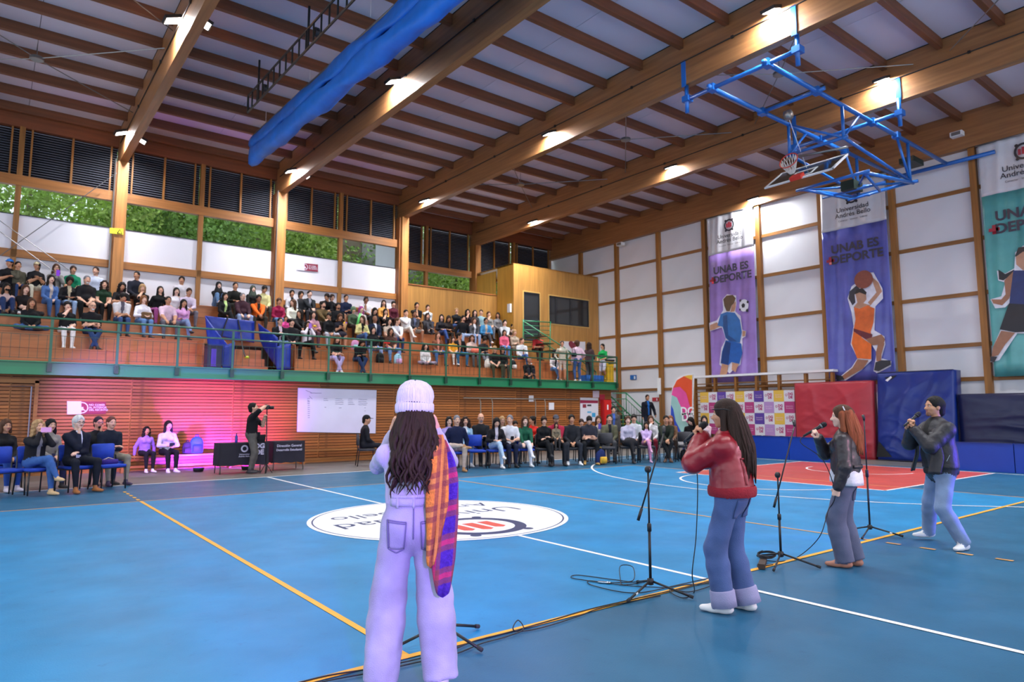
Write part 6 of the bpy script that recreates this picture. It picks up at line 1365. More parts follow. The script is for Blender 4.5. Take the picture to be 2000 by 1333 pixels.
rp = bx_ @ Vector((0, -.36, 0)); cen = Vector((10.42, .42, 7.76))
ring = [cen+Vector((.09*math.sin(2*PI*k/n), .235*math.cos(2*PI*k/n), .20*math.sin(2*PI*k/n))) for k in range(n+1)]
MB().tube(ring, .013, 8, cap=False).build('hoop_ring', HR, hp, True)
tip = Vector((10.58, .42, 7.44)); b = MB()
for k in range(0, n, 2):
    for s in (1, -1):
        pts = []
        for i in range(7):
            t = i/6; a = 2*PI*(k+s*3.0*t)/n; c_ = cen.lerp(tip, t*.95); r = .222*(1-t)**.8+.05*t; pts.append(c_+Vector((.09*math.sin(a)*r/.225, r*math.cos(a), r*.85*math.sin(a)*(1-t)+r*.3*math.sin(a)*t)))
        b.tube(pts, .0075, 4)
b.build('net', NET, hp)
MB().tube([(9.75, .0, ZH-.35), bx_ @ Vector((-.1, .3, .02))], .008, 5).build('hoist_rope', WP, hp)

# ================================================================ TREES BEYOND THE WINDOWS
LEAFC = ['#8fae4a', '#a8c25a', '#769a44', '#b4c878']
def tree_mesh(seed, n=5200, rx=2.2, rz=2.4):
    rr = np.random.RandomState(seed); cl = rr.normal(0, 1, (26, 3))*np.array([rx*.55, rx*.45, rz*.5]); c = cl[rr.randint(0, 26, n)]+rr.normal(0, .42, (n, 3)); u = rr.normal(0, 1, (n, 3)); u /= np.linalg.norm(u, axis=1)[:, None]; w_ = np.cross(u, rr.normal(0, 1, (n, 3))); w_ /= np.linalg.norm(w_, axis=1)[:, None]; s = rr.uniform(.06, .12, (n, 1))
    v = np.stack([c-u*s, c+w_*s*.55, c+u*s, c-w_*s*.55], 1).reshape(-1, 3); S = Skin(); S.add(v, np.arange(4*n).reshape(-1, 4), 0); me = S.mesh('foliage', 1); return me
_tm = [tree_mesh(k) for k in range(3)]
def tree(label, x, y, z, k, s=1.0):
    t = thing('broadleaf_tree', label, 'tree', (x, y, 0), R.uniform(0, 6), 'trees beyond the windows'); o = link('foliage', _tm[k % 3], t); o.location = (0, 0, z); o.scale = (s,)*3
    if not o.data.materials[0]: o.data.materials[0] = mat('leaf_green_%d' % (k % 3), LEAFC[k % 3], .6, .5, 1.2)
    MB().tube([(0, 0, 0), (.1, 0, z*.6), (0, .1, z+.6)], [.16, .13, .06], 8).build('trunk', mat('bark', '#7a6a58', .9, .2, 8), t, True)
k = 0
for i, x in enumerate((-9, -6.2, -3.4, -.6, 2.0, 4.8, 7.4, 10.6, 13.6)):
    tree('leafy tree outside, %s from the left behind the upper windows' % ('first', 'second', 'third', 'fourth', 'fifth', 'sixth', 'seventh', 'eighth', 'ninth')[i], x+4.6, 22.5+R.uniform(-.8, .8), 8.8+R.uniform(-.5, .5), i, 1.15)
    tree('taller leafy tree in the second rank outside, %s from the left' % ('first', 'second', 'third', 'fourth', 'fifth', 'sixth', 'seventh', 'eighth', 'ninth')[i], x+8, 26.5, 10.6, i+1, 1.6)
pl = thing('grey_outbuilding', 'grey panelled building seen through the last window', 'building'); q = at(707, 480, 'y', 21)
for k in range(5): boxo('wall_panel', mat('shed_grey', '#a7a39c', .7, objvar=.15), q.x+k*.75, q.x+k*.75+.72, 21, 21.2, 0, 10.2, pl)
boxo('brick_panel', mat('shed_brown', '#8d7a68', .8), q.x-1.0, q.x-.03, 21, 21.2, 0, 10.2, pl)
# ================================================================ THE AUDIENCE
_body = {}
def crowd_body(h, sex, arms, legs, lean, hy, hp, fat, jacket, skirt, roll, seat, hands):
    key = (h, sex, arms, legs, lean, hy, hp, fat, jacket, skirt, roll, seat, hands)
    if key not in _body:
        J = sit_skel(arms, legs, lean, 0, hy, hp, roll, sex, seat)
        S, HM = body_skin(J, sex, h, fat, jacket=jacket, skirt=skirt, hands=hands, hh=.0098, hd=.0085, wr=.002 if h < .021 else 0); _body[key] = (S.mesh('person'), HM)
    return _body[key]
BLK = '#17161a'
def seated(pos, rz, sex, arms, legs, hair, skin, top, slv, bot, label, shoe='#2a2526', group=None, h=.024, lean=6, hy=0, hp=0, fat=1.0, jacket=.5, inner=None, skirt=False, roll=0, seat=.45, scale=1.0, extra='', hands=('relaxed', 'relaxed')):
    me, HM = crowd_body(h, sex, arms, legs, lean, hy, hp, fat, jacket, skirt, roll, seat, hands)
    o = link('person', me); o.location = pos; o.rotation_euler = (0, 0, rz); o.scale = (scale,)*3
    t = cloth(top); b = cloth(bot.rstrip('x!')); bare = bot.endswith('x')
    dress(o, (t, None if slv == 'n' else t, t if slv == 'l' else None, b, None if bare else b, mat('shoe_'+shoe.strip('#'), shoe, .6), cloth(inner) if inner else None, None), skin)
    tag(o, label, 'person', group)
    st, hc = hair.split(':')
    if st != 'none': on_head(o, HM, 'hair', hair_mesh(st), hairmat(hc))
    for e in extra.split():
        k, _, c = e.partition(':')
        if k == 'glasses': on_head(o, HM, 'glasses', GLS, None)
        elif k in ('cap', 'beanie', 'hijab', 'headband', 'mask', 'headphones', 'beard'):
            on_head(o, HM, k, hair_mesh(k), hairmat(c) if k == 'beard' else cloth(c))
    return o
GLS = glasses_mesh()
G_ST = 'spectators on the stands'
def S(px, row, sex, arms, legs, hair, skin, top, slv, bot, label, dy=.2, **k):
    y = (TY[row]+dy) if row >= 0 else 11.55; z = TZ[row] if row >= 0 else DECK; x = at(px, 650, 'y', y).x
    d = Vector((1.5-x*.55, -5-y)); o = seated((x, y, z+.002), rz_of(d.x, d.y)+R.uniform(-.1, .1), sex, arms, legs, hair, skin, top, slv, bot, label, group=G_ST, seat=.44 if row >= 0 else .0, **k); return o
N_, W_, GY, JN, JP_, DJ = '#1b2440', '#dcd8dc', '#6d6c74', '#3f5f92', '#8fa6c8', '#2b3f68'
S(7, 4, 'f', 'point', 'down', 'short:b', 'm', BLK, 's', BLK, 'woman in black with bright blue cap at the left edge of stands', extra='cap:#2a78d0', hy=-40)
S(24, 4, 'm', 'mouth', 'down', 'short:k', 'm', '#5a5648', 'l', DJ, 'dark haired boy in olive grey sweatshirt beside the blue cap', scale=.9)
S(61, 4, 'f', 'clap', 'apart', 'pony:k', 'm', BLK, 's', '#d6cdb8', 'woman with beige cap, black polo and cream trousers in the top row', extra='cap:#cdbf9a', hy=-30, fat=1.1, shoe='#d8d4d0')
a = S(100, 4, 'f', 'phone', 'down', 'long:n', 'l', '#8d8a88', 'l', '#7c6f68', 'woman with long brown hair raising a violet phone in the top row', extra='glasses')
S(134, 4, 'f', 'lap', 'down', 'bun:b', 'm', '#127a58', 's', BLK, 'woman in emerald green blouse in the top row', fat=1.12)
S(178, 4, 'm', 'lap', 'down', 'short:b', 'l', '#c6cbe0', 'l', '#55565e', 'man in pale blue shirt in the top row by the post', hy=-30)
S(91, 3, 'f', 'lap', 'down', 'longfront:k', 'p', '#4f6ea6', 'l', JN, 'woman with long black hair in denim jacket and blue jeans', inner='#c9b8ae')
S(128, 3, 'f', 'read', 'down', 'curly:k', 'd', '#1d1b1e', 'l', JP_, 'woman with dark curls, beige top and dark laptop sleeve on lap', inner='#c8b698', hp=-22)
S(162, 3, 'm', 'lap', 'apart', 'short:g', 'l', BLK, 's', '#121214', 'large grey bearded man in black polo in the fourth row', fat=1.22, scale=1.05, extra='beard:w')
S(197, 3, 'f', 'lap', 'down', 'longwavy:b', 'l', '#17301f', 'n', '#121214', 'woman in sleeveless dark green top and black trousers', hy=-6)
S(43, 2, 'f', 'hug', 'indian', 'long:n', 'p', '#201a1c', 's', '#26262a', 'woman with long brown hair sitting cross legged in black shirt', roll=6, lean=14, shoe=W_)
S(3, 2, 'f', 'lap', 'kneesup', 'long:k', 'm', '#c7a8a4', 'l', '#26365e', 'girl with black face mask at the left frame edge', extra='mask:#141416', lean=16)
S(57, 1, 'f', 'lap', 'indian', 'longfront:n', 'm', '#16161a', 'l', JN, 'woman in black top with white sleeve stripes sitting cross legged', inner='#16161a')
S(127, 1, 'f', 'mouth', 'down', 'fringe:k', 'p', '#18171b', 's', '#e6e2e6', 'woman in black shirt and white trousers resting chin on hand', shoe='#e8e6e6')
S(176, 1, 'm', 'crossed', 'ankles', 'bald:w', 'l', BLK, 's', '#2d4472', 'bald man with white beard and glasses in black polo, arms crossed', extra='glasses beard:w', fat=1.08, shoe='#33302e')
S(231, 3, 'f', 'read', 'down', 'longwavy:k', 'm', '#1a181b', 's', '#3a2e2a', 'woman in black looking at a red phone under the left post', hp=-20, inner='#3a2024')
S(259, 4, 'm', 'lap', 'down', 'short:k', 'm', '#1c1f2c', 'l', BLK, 'man in dark vest over white sleeves in the top row', inner='#1c1f2c', hy=-35)
S(272, 3, 'f', 'chin', 'tucked', 'bob:y', 'l', '#1d1c1f', 's', '#3d2c24', 'fair haired woman in black half hidden behind the white blouse', hp=-12)
S(303, 3, 'f', 'sides', 'down', 'long:k', 'l', '#101113', 'l', '#b05a9c', 'laughing woman with head tilted in black top and pink trousers', roll=-12, hp=10)
S(348, 4, 'm', 'lap', 'down', 'shortfull:k', 'm', '#d2ccd4', 's', BLK, 'young man in white tee alone at the wall in the top row', hy=-20)
S(339, 3, 'f', 'lap', 'down', 'bob:k', 'p', '#e0dae0', 's', '#3a3438', 'woman with dark bob in low cut white top')
S(361, 3, 'm', 'lean', 'apart', 'short:b', 'm', '#d9c8de', 'l', '#74727e', 'man in pale lilac shirt leaning down towards his neighbours', lean=22, hp=-12)
S(233, 2, 'm', 'hug', 'down', 'shortfull:k', 'm', '#cdc8cc', 's', '#39507e', 'boy in white tee with grey waistcoat looking down', hp=-35, lean=14, inner='#5d5866')
S(275, 2, 'f', 'read', 'down', 'bob:h', 'p', '#e6e0ea', 'l', '#5f83b4', 'woman in white blouse holding a brown bag on her lap', fat=1.1)
S(324, 2, 'm', 'knees', 'apart', 'short:k', 'm', '#dcbcd0', 's', '#5d5c66', 'man with glasses in pale pink tee and grey trousers', extra='glasses', fat=1.08)
S(353, 2, 'f', 'chin', 'crossed', 'longfront:k', 'm', '#d69cd0', 'l', '#7c8fb8', 'woman in pink cardigan with crossed legs and hand on chin', lean=12)
S(422, 4, 'f', 'hug', 'kneesup', 'hijab:#17161a', 'p', '#17161a', 'l', '#5f7fa8', 'person wrapped in black hood and coat hugging knees', inner='#17161a')
S(454, 4, 'm', 'read', 'down', 'short:k', 'm', '#191a18', 'l', '#3a3a34', 'young man in black writing on his lap in the top row', lean=10)
S(489, 4, 'f', 'lap', 'down', 'hijab:#39423a', 'p', '#191a1c', 'l', '#26281f', 'woman with grey green head scarf in the top row')
S(435, 3, 'f', 'lap', 'crossed', 'long:k', 'l', '#1c1b1e', 'l', '#1c1b1e', 'woman in dark coat over lime green shirt above the blue tarpaulin', inner='#bcd68a')
S(470, 3, 'm', 'knees', 'apart', 'short:g', 'p', '#3a1f2b', 'l', '#8b9bc0', 'stout man with glasses in maroon sweater and pale jeans', extra='glasses', fat=1.25)
S(500, 3, 'm', 'lean', 'apart', 'shortfull:k', 'd', '#ee6a22', 'l', '#38342e', 'man in bright orange jacket above the tarpaulin', inner='#2c2a26', lean=16)
S(511, 4, 'm', 'lap', 'down', 'shortfull:k', 'm', '#c9c08a', 'l', '#4a4640', 'person in yellow checked shirt half hidden by the post', hp=-25)
S(541, 3, 'f', 'lap', 'tucked', 'pony:n', 'm', '#8e1840', 'l', '#5f82b0', 'woman in crimson turtleneck and blue jeans below the post', lean=10, hp=-8)
S(567, 4, 'f', 'lap', 'down', 'bun:k', 'm', '#b4b2b8', 'l', '#2a2a2e', 'woman in grey cardigan over black top right of the post', inner='#1a1a1c', fat=1.1)
S(584, 4, 'm', 'lap', 'down', 'curly:k', 'm', '#26262a', 'l', BLK, 'curly haired boy peeking behind the grey cardigan', scale=.93)
S(569, 3, 'f', 'lap', 'down', 'longwavy:n', 'l', '#dedccb', 'l', '#4a4a52', 'brown haired woman in cream sweater turned away', hy=-60)
S(600, 4, 'm', 'lean', 'apart', 'short:k', 'p', '#1f2228', 'l', '#2a2a30', 'pale young man in dark jacket over grey shirt', inner='#8d8c98', lean=10)
S(556, 2, 'f', 'lap', 'down', 'bun:n', 'm', '#d84a90', 'l', '#6a4a5a', 'little girl in hot pink top', scale=.72)
S(580, 2, 'f', 'lean', 'down', 'long:k', 'm', '#18171a', 'l', '#1c1b1f', 'dark haired woman in black facing right beside the pink girl', hy=-50, lean=14)
S(545, 1, 'm', 'clap', 'down', 'short:k', 'l', '#17171b', 'l', '#4c6a92', 'man with glasses in black clapping behind the right tarpaulin', extra='glasses', inner='#cbb6c2')
S(568, 1, 'm', 'lap', 'apart', 'fringe:k', 'l', '#1e1c20', 'l', '#141417', 'youth in black sweatshirt with red print beside the tarpaulin')
S(610, 2, 'f', 'read', 'down', 'longfront:k', 'l', '#b98a9a', 'l', '#5a3a48', 'woman in dusty pink waistcoat holding a yellow flower')
S(628, 3, 'm', 'lean', 'apart', 'shortfull:k', 'l', '#5c4a2e', 'l', '#2c2622', 'bearded man in olive brown jacket', extra='beard:k', lean=8)
S(631, 4, 'm', 'lean', 'apart', 'shortfull:k', 'm', '#15151a', 'l', BLK, 'young man in black bending forward in the top row', lean=28, hp=-20, hy=-40)
S(645, 4, 'f', 'lap', 'down', 'bun:b', 'l', '#17181c', 'l', BLK, 'woman with glasses in black next to the bending man', extra='glasses', hp=-12)
S(658, 3, 'm', 'crossed', 'apart', 'shortfull:k', 'm', '#16161a', 'l', '#1a1a1e', 'bearded man with black hair in black sweater', extra='beard:k')
S(673, 4, 'm', 'crossed', 'apart', 'short:k', 'm', '#17223f', 'l', '#c09a84x', 'man in navy hoodie and shorts in the top row')
S(599, 1, 'f', 'face', 'crossed', 'longwavy:k', 'm', '#dcd2da', 'l', '#151518', 'woman filming with a violet phone in white cardigan and black trousers', inner='#141416')
S(641, 2, 'f', 'lap', 'apart', 'pony:k', 'm', '#121317', 'l', '#b7b9c8', 'woman in black sweater and pale grey trousers looking sideways', hy=-40, hp=-18)
S(662, 2, 'f', 'clap', 'down', 'long:n', 'm', '#1a1824', 's', '#23202cx', 'bare kneed woman in black holding a paper cone bouquet', skirt=True, hp=-15)
S(655, 0, 'f', 'hug', 'ankles', 'long:n', 'l', '#19181a', 's', '#ada2d2', 'woman in black and lilac trousers in the front row', lean=16, hp=-20, shoe=W_)
S(688, 3, 'f', 'lap', 'tucked', 'beanie:#5f7a5c', 'l', '#4a5a46', 'l', '#3a2c2a', 'girl with greenish hair beside a bright green tube', scale=.93)
S(703, 3, 'f', 'sides', 'down', 'longfront:p', 'p', '#dcd2cc', 'n', '#bcb6ae', 'woman with magenta hair and white top')
S(712, 4, 'm', 'chin', 'down', 'short:k', 'd', '#e0dce0', 's', '#3a3a40', 'man with headphones in white shirt', extra='headphones:#17171a', hp=-14)
S(747, 4, 'f', 'lap', 'down', 'longfront:b', 'l', '#d99a4e', 'l', '#4a3a36', 'woman in apricot sweater at the wall', hy=-15)
S(766, 4, 'f', 'lap', 'down', 'fringe:k', 'l', '#4c1626', 'l', '#2a1a1e', 'woman in maroon hoodie beside the drain pipe', hy=-10)
S(729, 3, 'f', 'lap', 'down', 'longfront:k', 'l', '#141417', 'l', BLK, 'black haired woman in black looking down under the window', hp=-18)
S(751, 3, 'f', 'chin', 'down', 'bob:k', 'l', '#151418', 's', BLK, 'woman with dark bob and bare elbow in black')
S(706, 2, 'f', 'read', 'crossed', 'long:n', 'l', '#d8cf8e', 'l', '#4a6aa0', 'woman in pale yellow cardigan with long brown hair', inner='#17171a', hy=-45)
S(730, 2, 'm', 'lap', 'down', 'bald:k', 'd', '#1a2540', 'l', '#26262c', 'man with shaved head in navy waistcoat over white shirt', inner='#d8d8e0')
S(758, 2, 'f', 'lap', 'down', 'longwavy:k', 'l', '#cdb9a8', 'n', '#7a4a48', 'smiling woman with bare shoulders and dark hair')
S(773, 2, 'm', 'lean', 'down', 'short:n', 'l', '#dad8de', 'l', '#2c3c66', 'man in white long sleeves and navy jeans facing left', hy=40, lean=14)
S(728, 1, 'f', 'lap', 'apart', 'longfront:k', 'l', '#17161a', 'l', '#8ba0cc', 'woman with very long black hair, black jacket and pale jeans')
S(761, 1, 'f', 'lap', 'apart', 'longwavy:b', 'm', '#4a3028', 's', '#6f8fc0', 'woman with long grey brown hair holding a red flower', fat=1.05)
S(700, 0, 'f', 'hug', 'ankles', 'long:k', 'm', '#17171b', 'l', '#22345c', 'woman in black and dark jeans hunched at the front rail', lean=34, hp=-30)
S(790, 3, 'm', 'mouth', 'crossed', 'short:k', 'l', '#dad8da', 'l', '#d2ccc6', 'man all in white with hand on his mouth', shoe=W_, hp=-10)
S(812, 4, 'm', 'chin', 'down', 'shortfull:k', 'm', '#121216', 's', '#8a6a50', 'young man in black tee against the plywood')
S(807, 3, 'm', 'hug', 'apart', 'shortfull:k', 'd', '#26262e', 'l', '#a8a49ex', 'boy in dark jacket and pale shorts with bare legs', inner='#5d6480')
S(834, 4, 'f', 'chin', 'tucked', 'bun:b', 'l', '#cfd2d6', 'l', '#1f2c54', 'woman in white jacket and navy scarf in the top row', inner='#2c2a40')
S(833, 3, 'f', 'hug', 'kneesup', 'long:b', 'l', '#2a292e', 'l', '#3a393f', 'woman hugging her knees in dark grey')
S(861, 3, 'f', 'read', 'crossed', 'longfront:k', 'p', '#1d1c22', 'l', '#2f4a88', 'woman in black jacket, blue jeans and boots', hy=-15)
S(872, 3, 'f', 'read', 'down', 'long:b', 'm', '#2a2322', 'l', '#2c2622', 'woman bending over a small yellow bag', lean=20, hp=-20)
S(890, 4, 'f', 'chin', 'down', 'bun:y', 'l', '#20242a', 'l', '#3a5488', 'fair haired woman in black jacket and jeans', hy=-20)
S(903, 3, 'm', 'sides', 'apart', 'shortfull:k', 'l', '#131318', 'l', '#9db2d4', 'bearded man in black sweater and pale jeans', extra='beard:k')
S(912, 4, 'f', 'mouth', 'down', 'longwavy:k', 'l', '#2c2024', 's', BLK, 'woman with wavy dark hair pressing hand to face')
S(926, 4, 'f', 'lap', 'down', 'longwavy:b', 'p', '#3a3c40', 'l', '#5a5a60', 'woman with long wavy hair in the top row by plywood', hp=6)
S(925, 3, 'f', 'lap', 'down', 'longfront:n', 'l', '#4a4b50', 'l', '#8da2c6', 'woman in grey zip jacket and pale jeans', inner='#c9c9cf')
S(830, 0, 'f', 'lap', 'indian', 'afrolong:k', 'l', '#d6d2d0', 'l', '#8d7f90', 'girl in white jacket sitting cross legged in the front row', scale=.9)
S(854, 1, 'f', 'lap', 'apart', 'longfront:n', 'l', '#6a3c28', 'l', '#44679a', 'woman in rust brown cardigan over coral top', inner='#d08a78', fat=1.06)
S(884, 1, 'f', 'lap', 'down', 'longfront:b', 'l', '#e6a22c', 's', '#dcd8d2', 'girl in yellow tee and white trousers', scale=.84, shoe=W_)
S(896, 1, 'm', 'sides', 'apart', 'shortfull:k', 'm', '#15171c', 'l', '#2c6088', 'man in open black shirt turned to the left', hy=45, inner='#b8866c')
S(920, 1, 'f', 'read', 'down', 'longwavy:n', 'l', '#cfb2a8', 'l', '#5a5a60', 'woman in blush top with coral bag on her lap', hp=-15, hy=-15)
S(938, 4, 'm', 'lap', 'down', 'short:k', 'l', '#8fb0b8', 's', GY, 'young man in pale teal shirt, top row', hy=-30)
S(948, 3, 'm', 'read', 'crossed', 'shortfull:k', 'm', '#3f86b8', 'l', '#3a3a40', 'man in blue denim jacket with crossed legs', inner='#b9a894', shoe=W_)
S(953, 4, 'f', 'mouth', 'down', 'pony:n', 'l', '#8a8a88', 's', GY, 'woman in grey with arm raised to her head')
S(971, 4, 'f', 'lap', 'down', 'bob:k', 'm', '#77767a', 'l', '#3a3a3e', 'woman in grey cardigan facing right, top row', hy=-40)
S(985, 3, 'm', 'hug', 'apart', 'shortfull:k', 'p', '#b4b6ba', 'l', '#2c2c32', 'youth in pale grey hoodie beside the booth')
S(995, 4, 'm', 'lap', 'down', 'shortfull:k', 'm', '#15151a', 's', BLK, 'young man in black tee at the booth corner')
S(984, 2, 'f', 'lap', 'down', 'bob:b', 'm', '#d8627c', 'l', '#5a82b8', 'girl in pink hoodie and blue jeans', scale=.95, fat=1.08)
S(1004, 2, 'f', 'crossed', 'apart', 'bun:y', 'l', '#b3a08c', 'l', '#8f8270', 'woman in beige sweater next to the pink hoodie')
S(1000, 3, 'f', 'chin', 'down', 'fringe:b', 'l', '#8a6f62', 'l', '#55483f', 'woman peeking above the beige sweater', scale=.9)
S(940, 1, 'f', 'hug', 'ankles', 'bun:k', 'm', '#2a2a2e', 'l', '#7d828c', 'woman with dark bun curled forward beside the coral bag', lean=30, hp=-25)
S(965, 0, 'f', 'lap', 'apart', 'bob:y', 'l', '#1c1b1e', 's', '#3f4232', 'woman in black top and camouflage trousers in the front row', shoe='#1a1a1a')
S(980, 0, 'f', 'lap', 'down', 'bob:k', 'm', '#1b1a1d', 'l', '#3a3c34', 'black haired woman beside the camouflage trousers')
S(1018, 1, 'm', 'lap', 'crossed', 'short:n', 'l', '#d9dade', 'l', '#3c5a92', 'man in white sweatshirt and jeans at the right end', hy=20, shoe=W_)
S(1046, 2, 'm', 'lean', 'down', 'short:k', 'm', '#cf3a3e', 's', '#3a241f', 'man in red tee bending over by the booth stairs', lean=38, hp=-30)
S(1030, -1, 'm', 'hug', 'kneesup', 'bald:k', 'm', '#131317', 's', '#26242e', 'man with glasses in black crouching behind the railing', extra='glasses', lean=16)
S(1082, 0, 'f', 'lap', 'ankles', 'longfront:k', 'l', '#dfdde0', 'l', '#4f74a8', 'woman with black beanie, white jacket and jeans', extra='beanie:#141418', inner='#1a1a1e', shoe=W_)

def upright(pos, rz, sex, hands, feet, hair, skin, top, slv, bot, label, shoe='#2a2526', scale=1.0, extra='', inner=None, group=None, h=.02, hnd=('relaxed', 'relaxed'), **k):
    kk = {q: k.pop(q) for q in ('fat', 'jacket', 'wide') if q in k}
    J = stand_skel(hands, feet, sex, **k); t = cloth(top); b = cloth(bot.rstrip('x'))
    o, HM = person_obj(J, label, pos, rz, (t, None if slv == 'n' else t, t if slv == 'l' else None, b, None if bot.endswith('x') else b, mat('shoe_'+shoe.strip('#'), shoe, .6), cloth(inner) if inner else None, None), skin, scale, group, h=h, hands=hnd, hh=.0095, hd=.008, wr=.002, **kk)
    st, hc = hair.split(':')
    if st != 'none': on_head(o, HM, 'hair', hair_mesh(st), hairmat(hc))
    for e in extra.split():
        n_, _, c = e.partition(':'); on_head(o, HM, n_, GLS if n_ == 'glasses' else hair_mesh(n_), None if n_ == 'glasses' else cloth(c))
    return o
ST = ((.10, 0, 0, 8), (-.10, .02, 0, -8)); HD = ((.24, .04, .78), (-.24, .04, .78))
def U(px, y, z, d, *a, **k): x = at(px, 700, 'y', y).x; return upright((x, y, z+.002), rz_of(*d), *a, **k)
U(1098, 11.75, DECK, (-.6, -.8), 'm', ((.2, .1, .95), (-.2, .1, .95)), ST, 'short:k', 'm', '#b9b4a4', 'l', '#b8a89cx', 'man in pale sweater and shorts leaning on the gallery stair rail', scale=.94, group=G_ST)
wp = U(1128, 11.5, DECK, (.35, .93), 'f', ((.2, .1, .95), HD[1]), ST, 'curly:n', 'l', '#d6b6c6', 'l', '#3f5f98', 'woman with brown curls in pale pink hoodie seen from behind', scale=.99, group=G_ST, shoe=W_, jacket=1)
U(1150, 11.5, DECK, (.95, .2), 'f', ((.08, .28, 1.02), (-.06, .28, 1.0)), ST, 'longwavy:b', 'l', '#4a3638', 'l', '#4c4a4c', 'woman with long dark hair in brown jacket talking on the gallery', scale=.97, group=G_ST, jacket=1, wide=1.4)
U(1178, 11.5, DECK, (-.95, -.25), 'f', ((.1, .30, 1.0), (-.1, .28, 1.0)), ((.08, 0, 0, 0), (-.09, -.16, .16, -5)), 'pony:k', 'm', '#159a4c', 's', '#c9c6d4x', 'woman in bright green tee and shorts with ponytail at gallery end', scale=.96, group=G_ST, shoe=W_)
hb_ = thing('shoulder_bag', 'small black shoulder bag on the pink hoodie woman', 'bag', w_of(wp, (-.20, -.12, 1.02))); MB().rbox(-.11, .11, -.04, .04, 0, .16, .04).build('body', cloth('#1d1c22'), hb_, True); MB().tube([(-.1, 0, .15), (0, .03, .42), (.1, 0, .15)], .01, 6).build('strap', cloth('#1d1c22'), hb_, True)
U(1262, 10.25, .44, (-.45, -.9), 'm', ((.22, .02, .80), (-.30, .12, .90)), ST, 'short:b', 'm', '#181a26', 'l', '#1c2230', 'man in dark jacket over blue shirt standing on the staircase', scale=.985, jacket=1.2, inner='#1f62b0')
U(1196, 8.2, .009, (-.6, -.8), 'f', HD, ST, 'bun:k', 'l', '#4a4648', 'l', '#2a282c', 'standing woman in grey coat with blue lanyard by the stairs', scale=.97, jacket=1.2, inner='#3a5aa8')
# camera operator
q = at(488, 926, 'z', 0); cm = upright((q.x, q.y, .009), rz_of(.75, -.35), 'f', ((.10, .30, 1.60), (.0, .30, 1.34)), ((.11, 0, 0, 5), (-.11, .03, 0, -5)), 'short:k', 'l', '#141317', 's', '#5a5650', 'camera operator in black holding a camera up on a monopod', scale=1.0, fat=1.12, jacket=.8, hp=14, hnd=('hold', 'grip'))
cq = w_of(cm, (.03, .34, 1.58)); vc = thing('video_camera', 'dark video camera on a thin monopod held by the operator', 'camera', cq, rz_of(.75, -.35))
MB().rbox(-.06, .06, -.05, .06, -.045, .055, .012).build('body', BLACK, vc, True); MB().lathe([(.03, .05), (.038, .06), (.04, .15), (.034, .16)], 16, tf=Matrix.Rotation(-PI/2, 4, 'X')).build('lens', BLACK, vc, True); MB().box(-.02, .02, -.05, .03, .055, .075).build('viewfinder', BLACK, vc); MB().tube([(0, 0, -.04), (.03, .02, -.7), (.05, .03, -cq.z+.012)], .014, 8).build('monopod', BLACK, vc, True)
for a in (0, 2.1, 4.2): MB().tube([(.05, .03, -cq.z+.25), (.05+.16*math.cos(a), .03+.16*math.sin(a), -cq.z+.012)], .008, 6).build('monopod_foot', BLACK, vc)
bgq = w_of(cm, (-.22, .05, .78)); cb = thing('camera_bag', 'black waist bag worn by the camera operator', 'bag', bgq, rz_of(.75, -.35)); MB().rbox(-.06, .06, -.12, .12, 0, .2, .03).build('body', cloth('#19191d'), cb, True); MB().box(-.062, .062, -.121, .121, .14, .16).build('flap_band', cloth('#2a2a30'), cb)

# ---- seated on the hall floor
G_FL = 'audience on chairs at the court side'
CHAIRS_G = 'padded chairs at the court side'
LINE = [(1.9, 6.5), (4.2, 6.1), (5.9, 6.3), (8.3, 5.7), (10.8, 4.9), (13.6, 3.6)]
def on_line(px, off):
    """walk the row of chairs to the spot under a pixel column"""
    best = None
    for i in range(len(LINE)-1):
        for k in range(60):
            t = k/60; x = LINE[i][0]*(1-t)+LINE[i+1][0]*t+off*.35; y = LINE[i][1]*(1-t)+LINE[i+1][1]*t+off
            v = Vector((x, y, .6))-Vector(CAMP); e = abs(1000+FPX*v.dot(_r2)/v.dot(_f)-px)
            if best is None or e < best[0]: best = (e, x, y)
    return best[1], best[2]
def A(px, off, kind, sex, arms, legs, hair, skin, top, slv, bot, label, xy=None, face=(0, -6), yaw=0, child=False, **k):
    x, y = xy or on_line(px, off); d = Vector((face[0]-x, face[1]-y)).normalized(); rz = rz_of(d.x, d.y)+yaw
    if kind: chair(kind, x, y, rz, ('blue' if kind == 'b' else 'dark grey')+' padded chair under the '+' '.join(label.split()[:9]), CHAIRS_G)
    fw = Vector((math.cos(rz+PI/2), math.sin(rz+PI/2)))
    return seated((x-fw.x*.10, y-fw.y*.10, .487), rz, sex, arms, legs, hair, skin, top, slv, bot, label, group=G_FL, h=.0195, seat=.478/k.get('scale', 1), **k)
B_ = 1.0
A(877, B_, 'b', 'f', 'lap', 'down', 'bob:k', 'p', '#9c8cc8', 'l', '#2a2a30', 'woman with glasses and lilac top behind the navy sweater man', extra='glasses')
A(893, 0, 'b', 'm', 'sides', 'figure4', 'short:g', 'l', '#161c3a', 'l', '#b6a094', 'grey haired man in navy sweater and beige trousers, ankle on knee', shoe='#a5764a', fat=1.1)
A(909, B_, 'b', 'f', 'lap', 'down', 'afrolong:b', 'l', '#8fb2cc', 'l', '#7a94b8', 'smiling woman with dark curly bob and pale denim jacket', inner='#d8d8e0', shoe=W_)
A(939, B_, 'b', 'm', 'crossed', 'down', 'bald:g', 'l', '#1f2126', 'l', '#26262c', 'bald man with grey beard and black jacket, arms crossed', extra='beard:g glasses', scale=1.05)
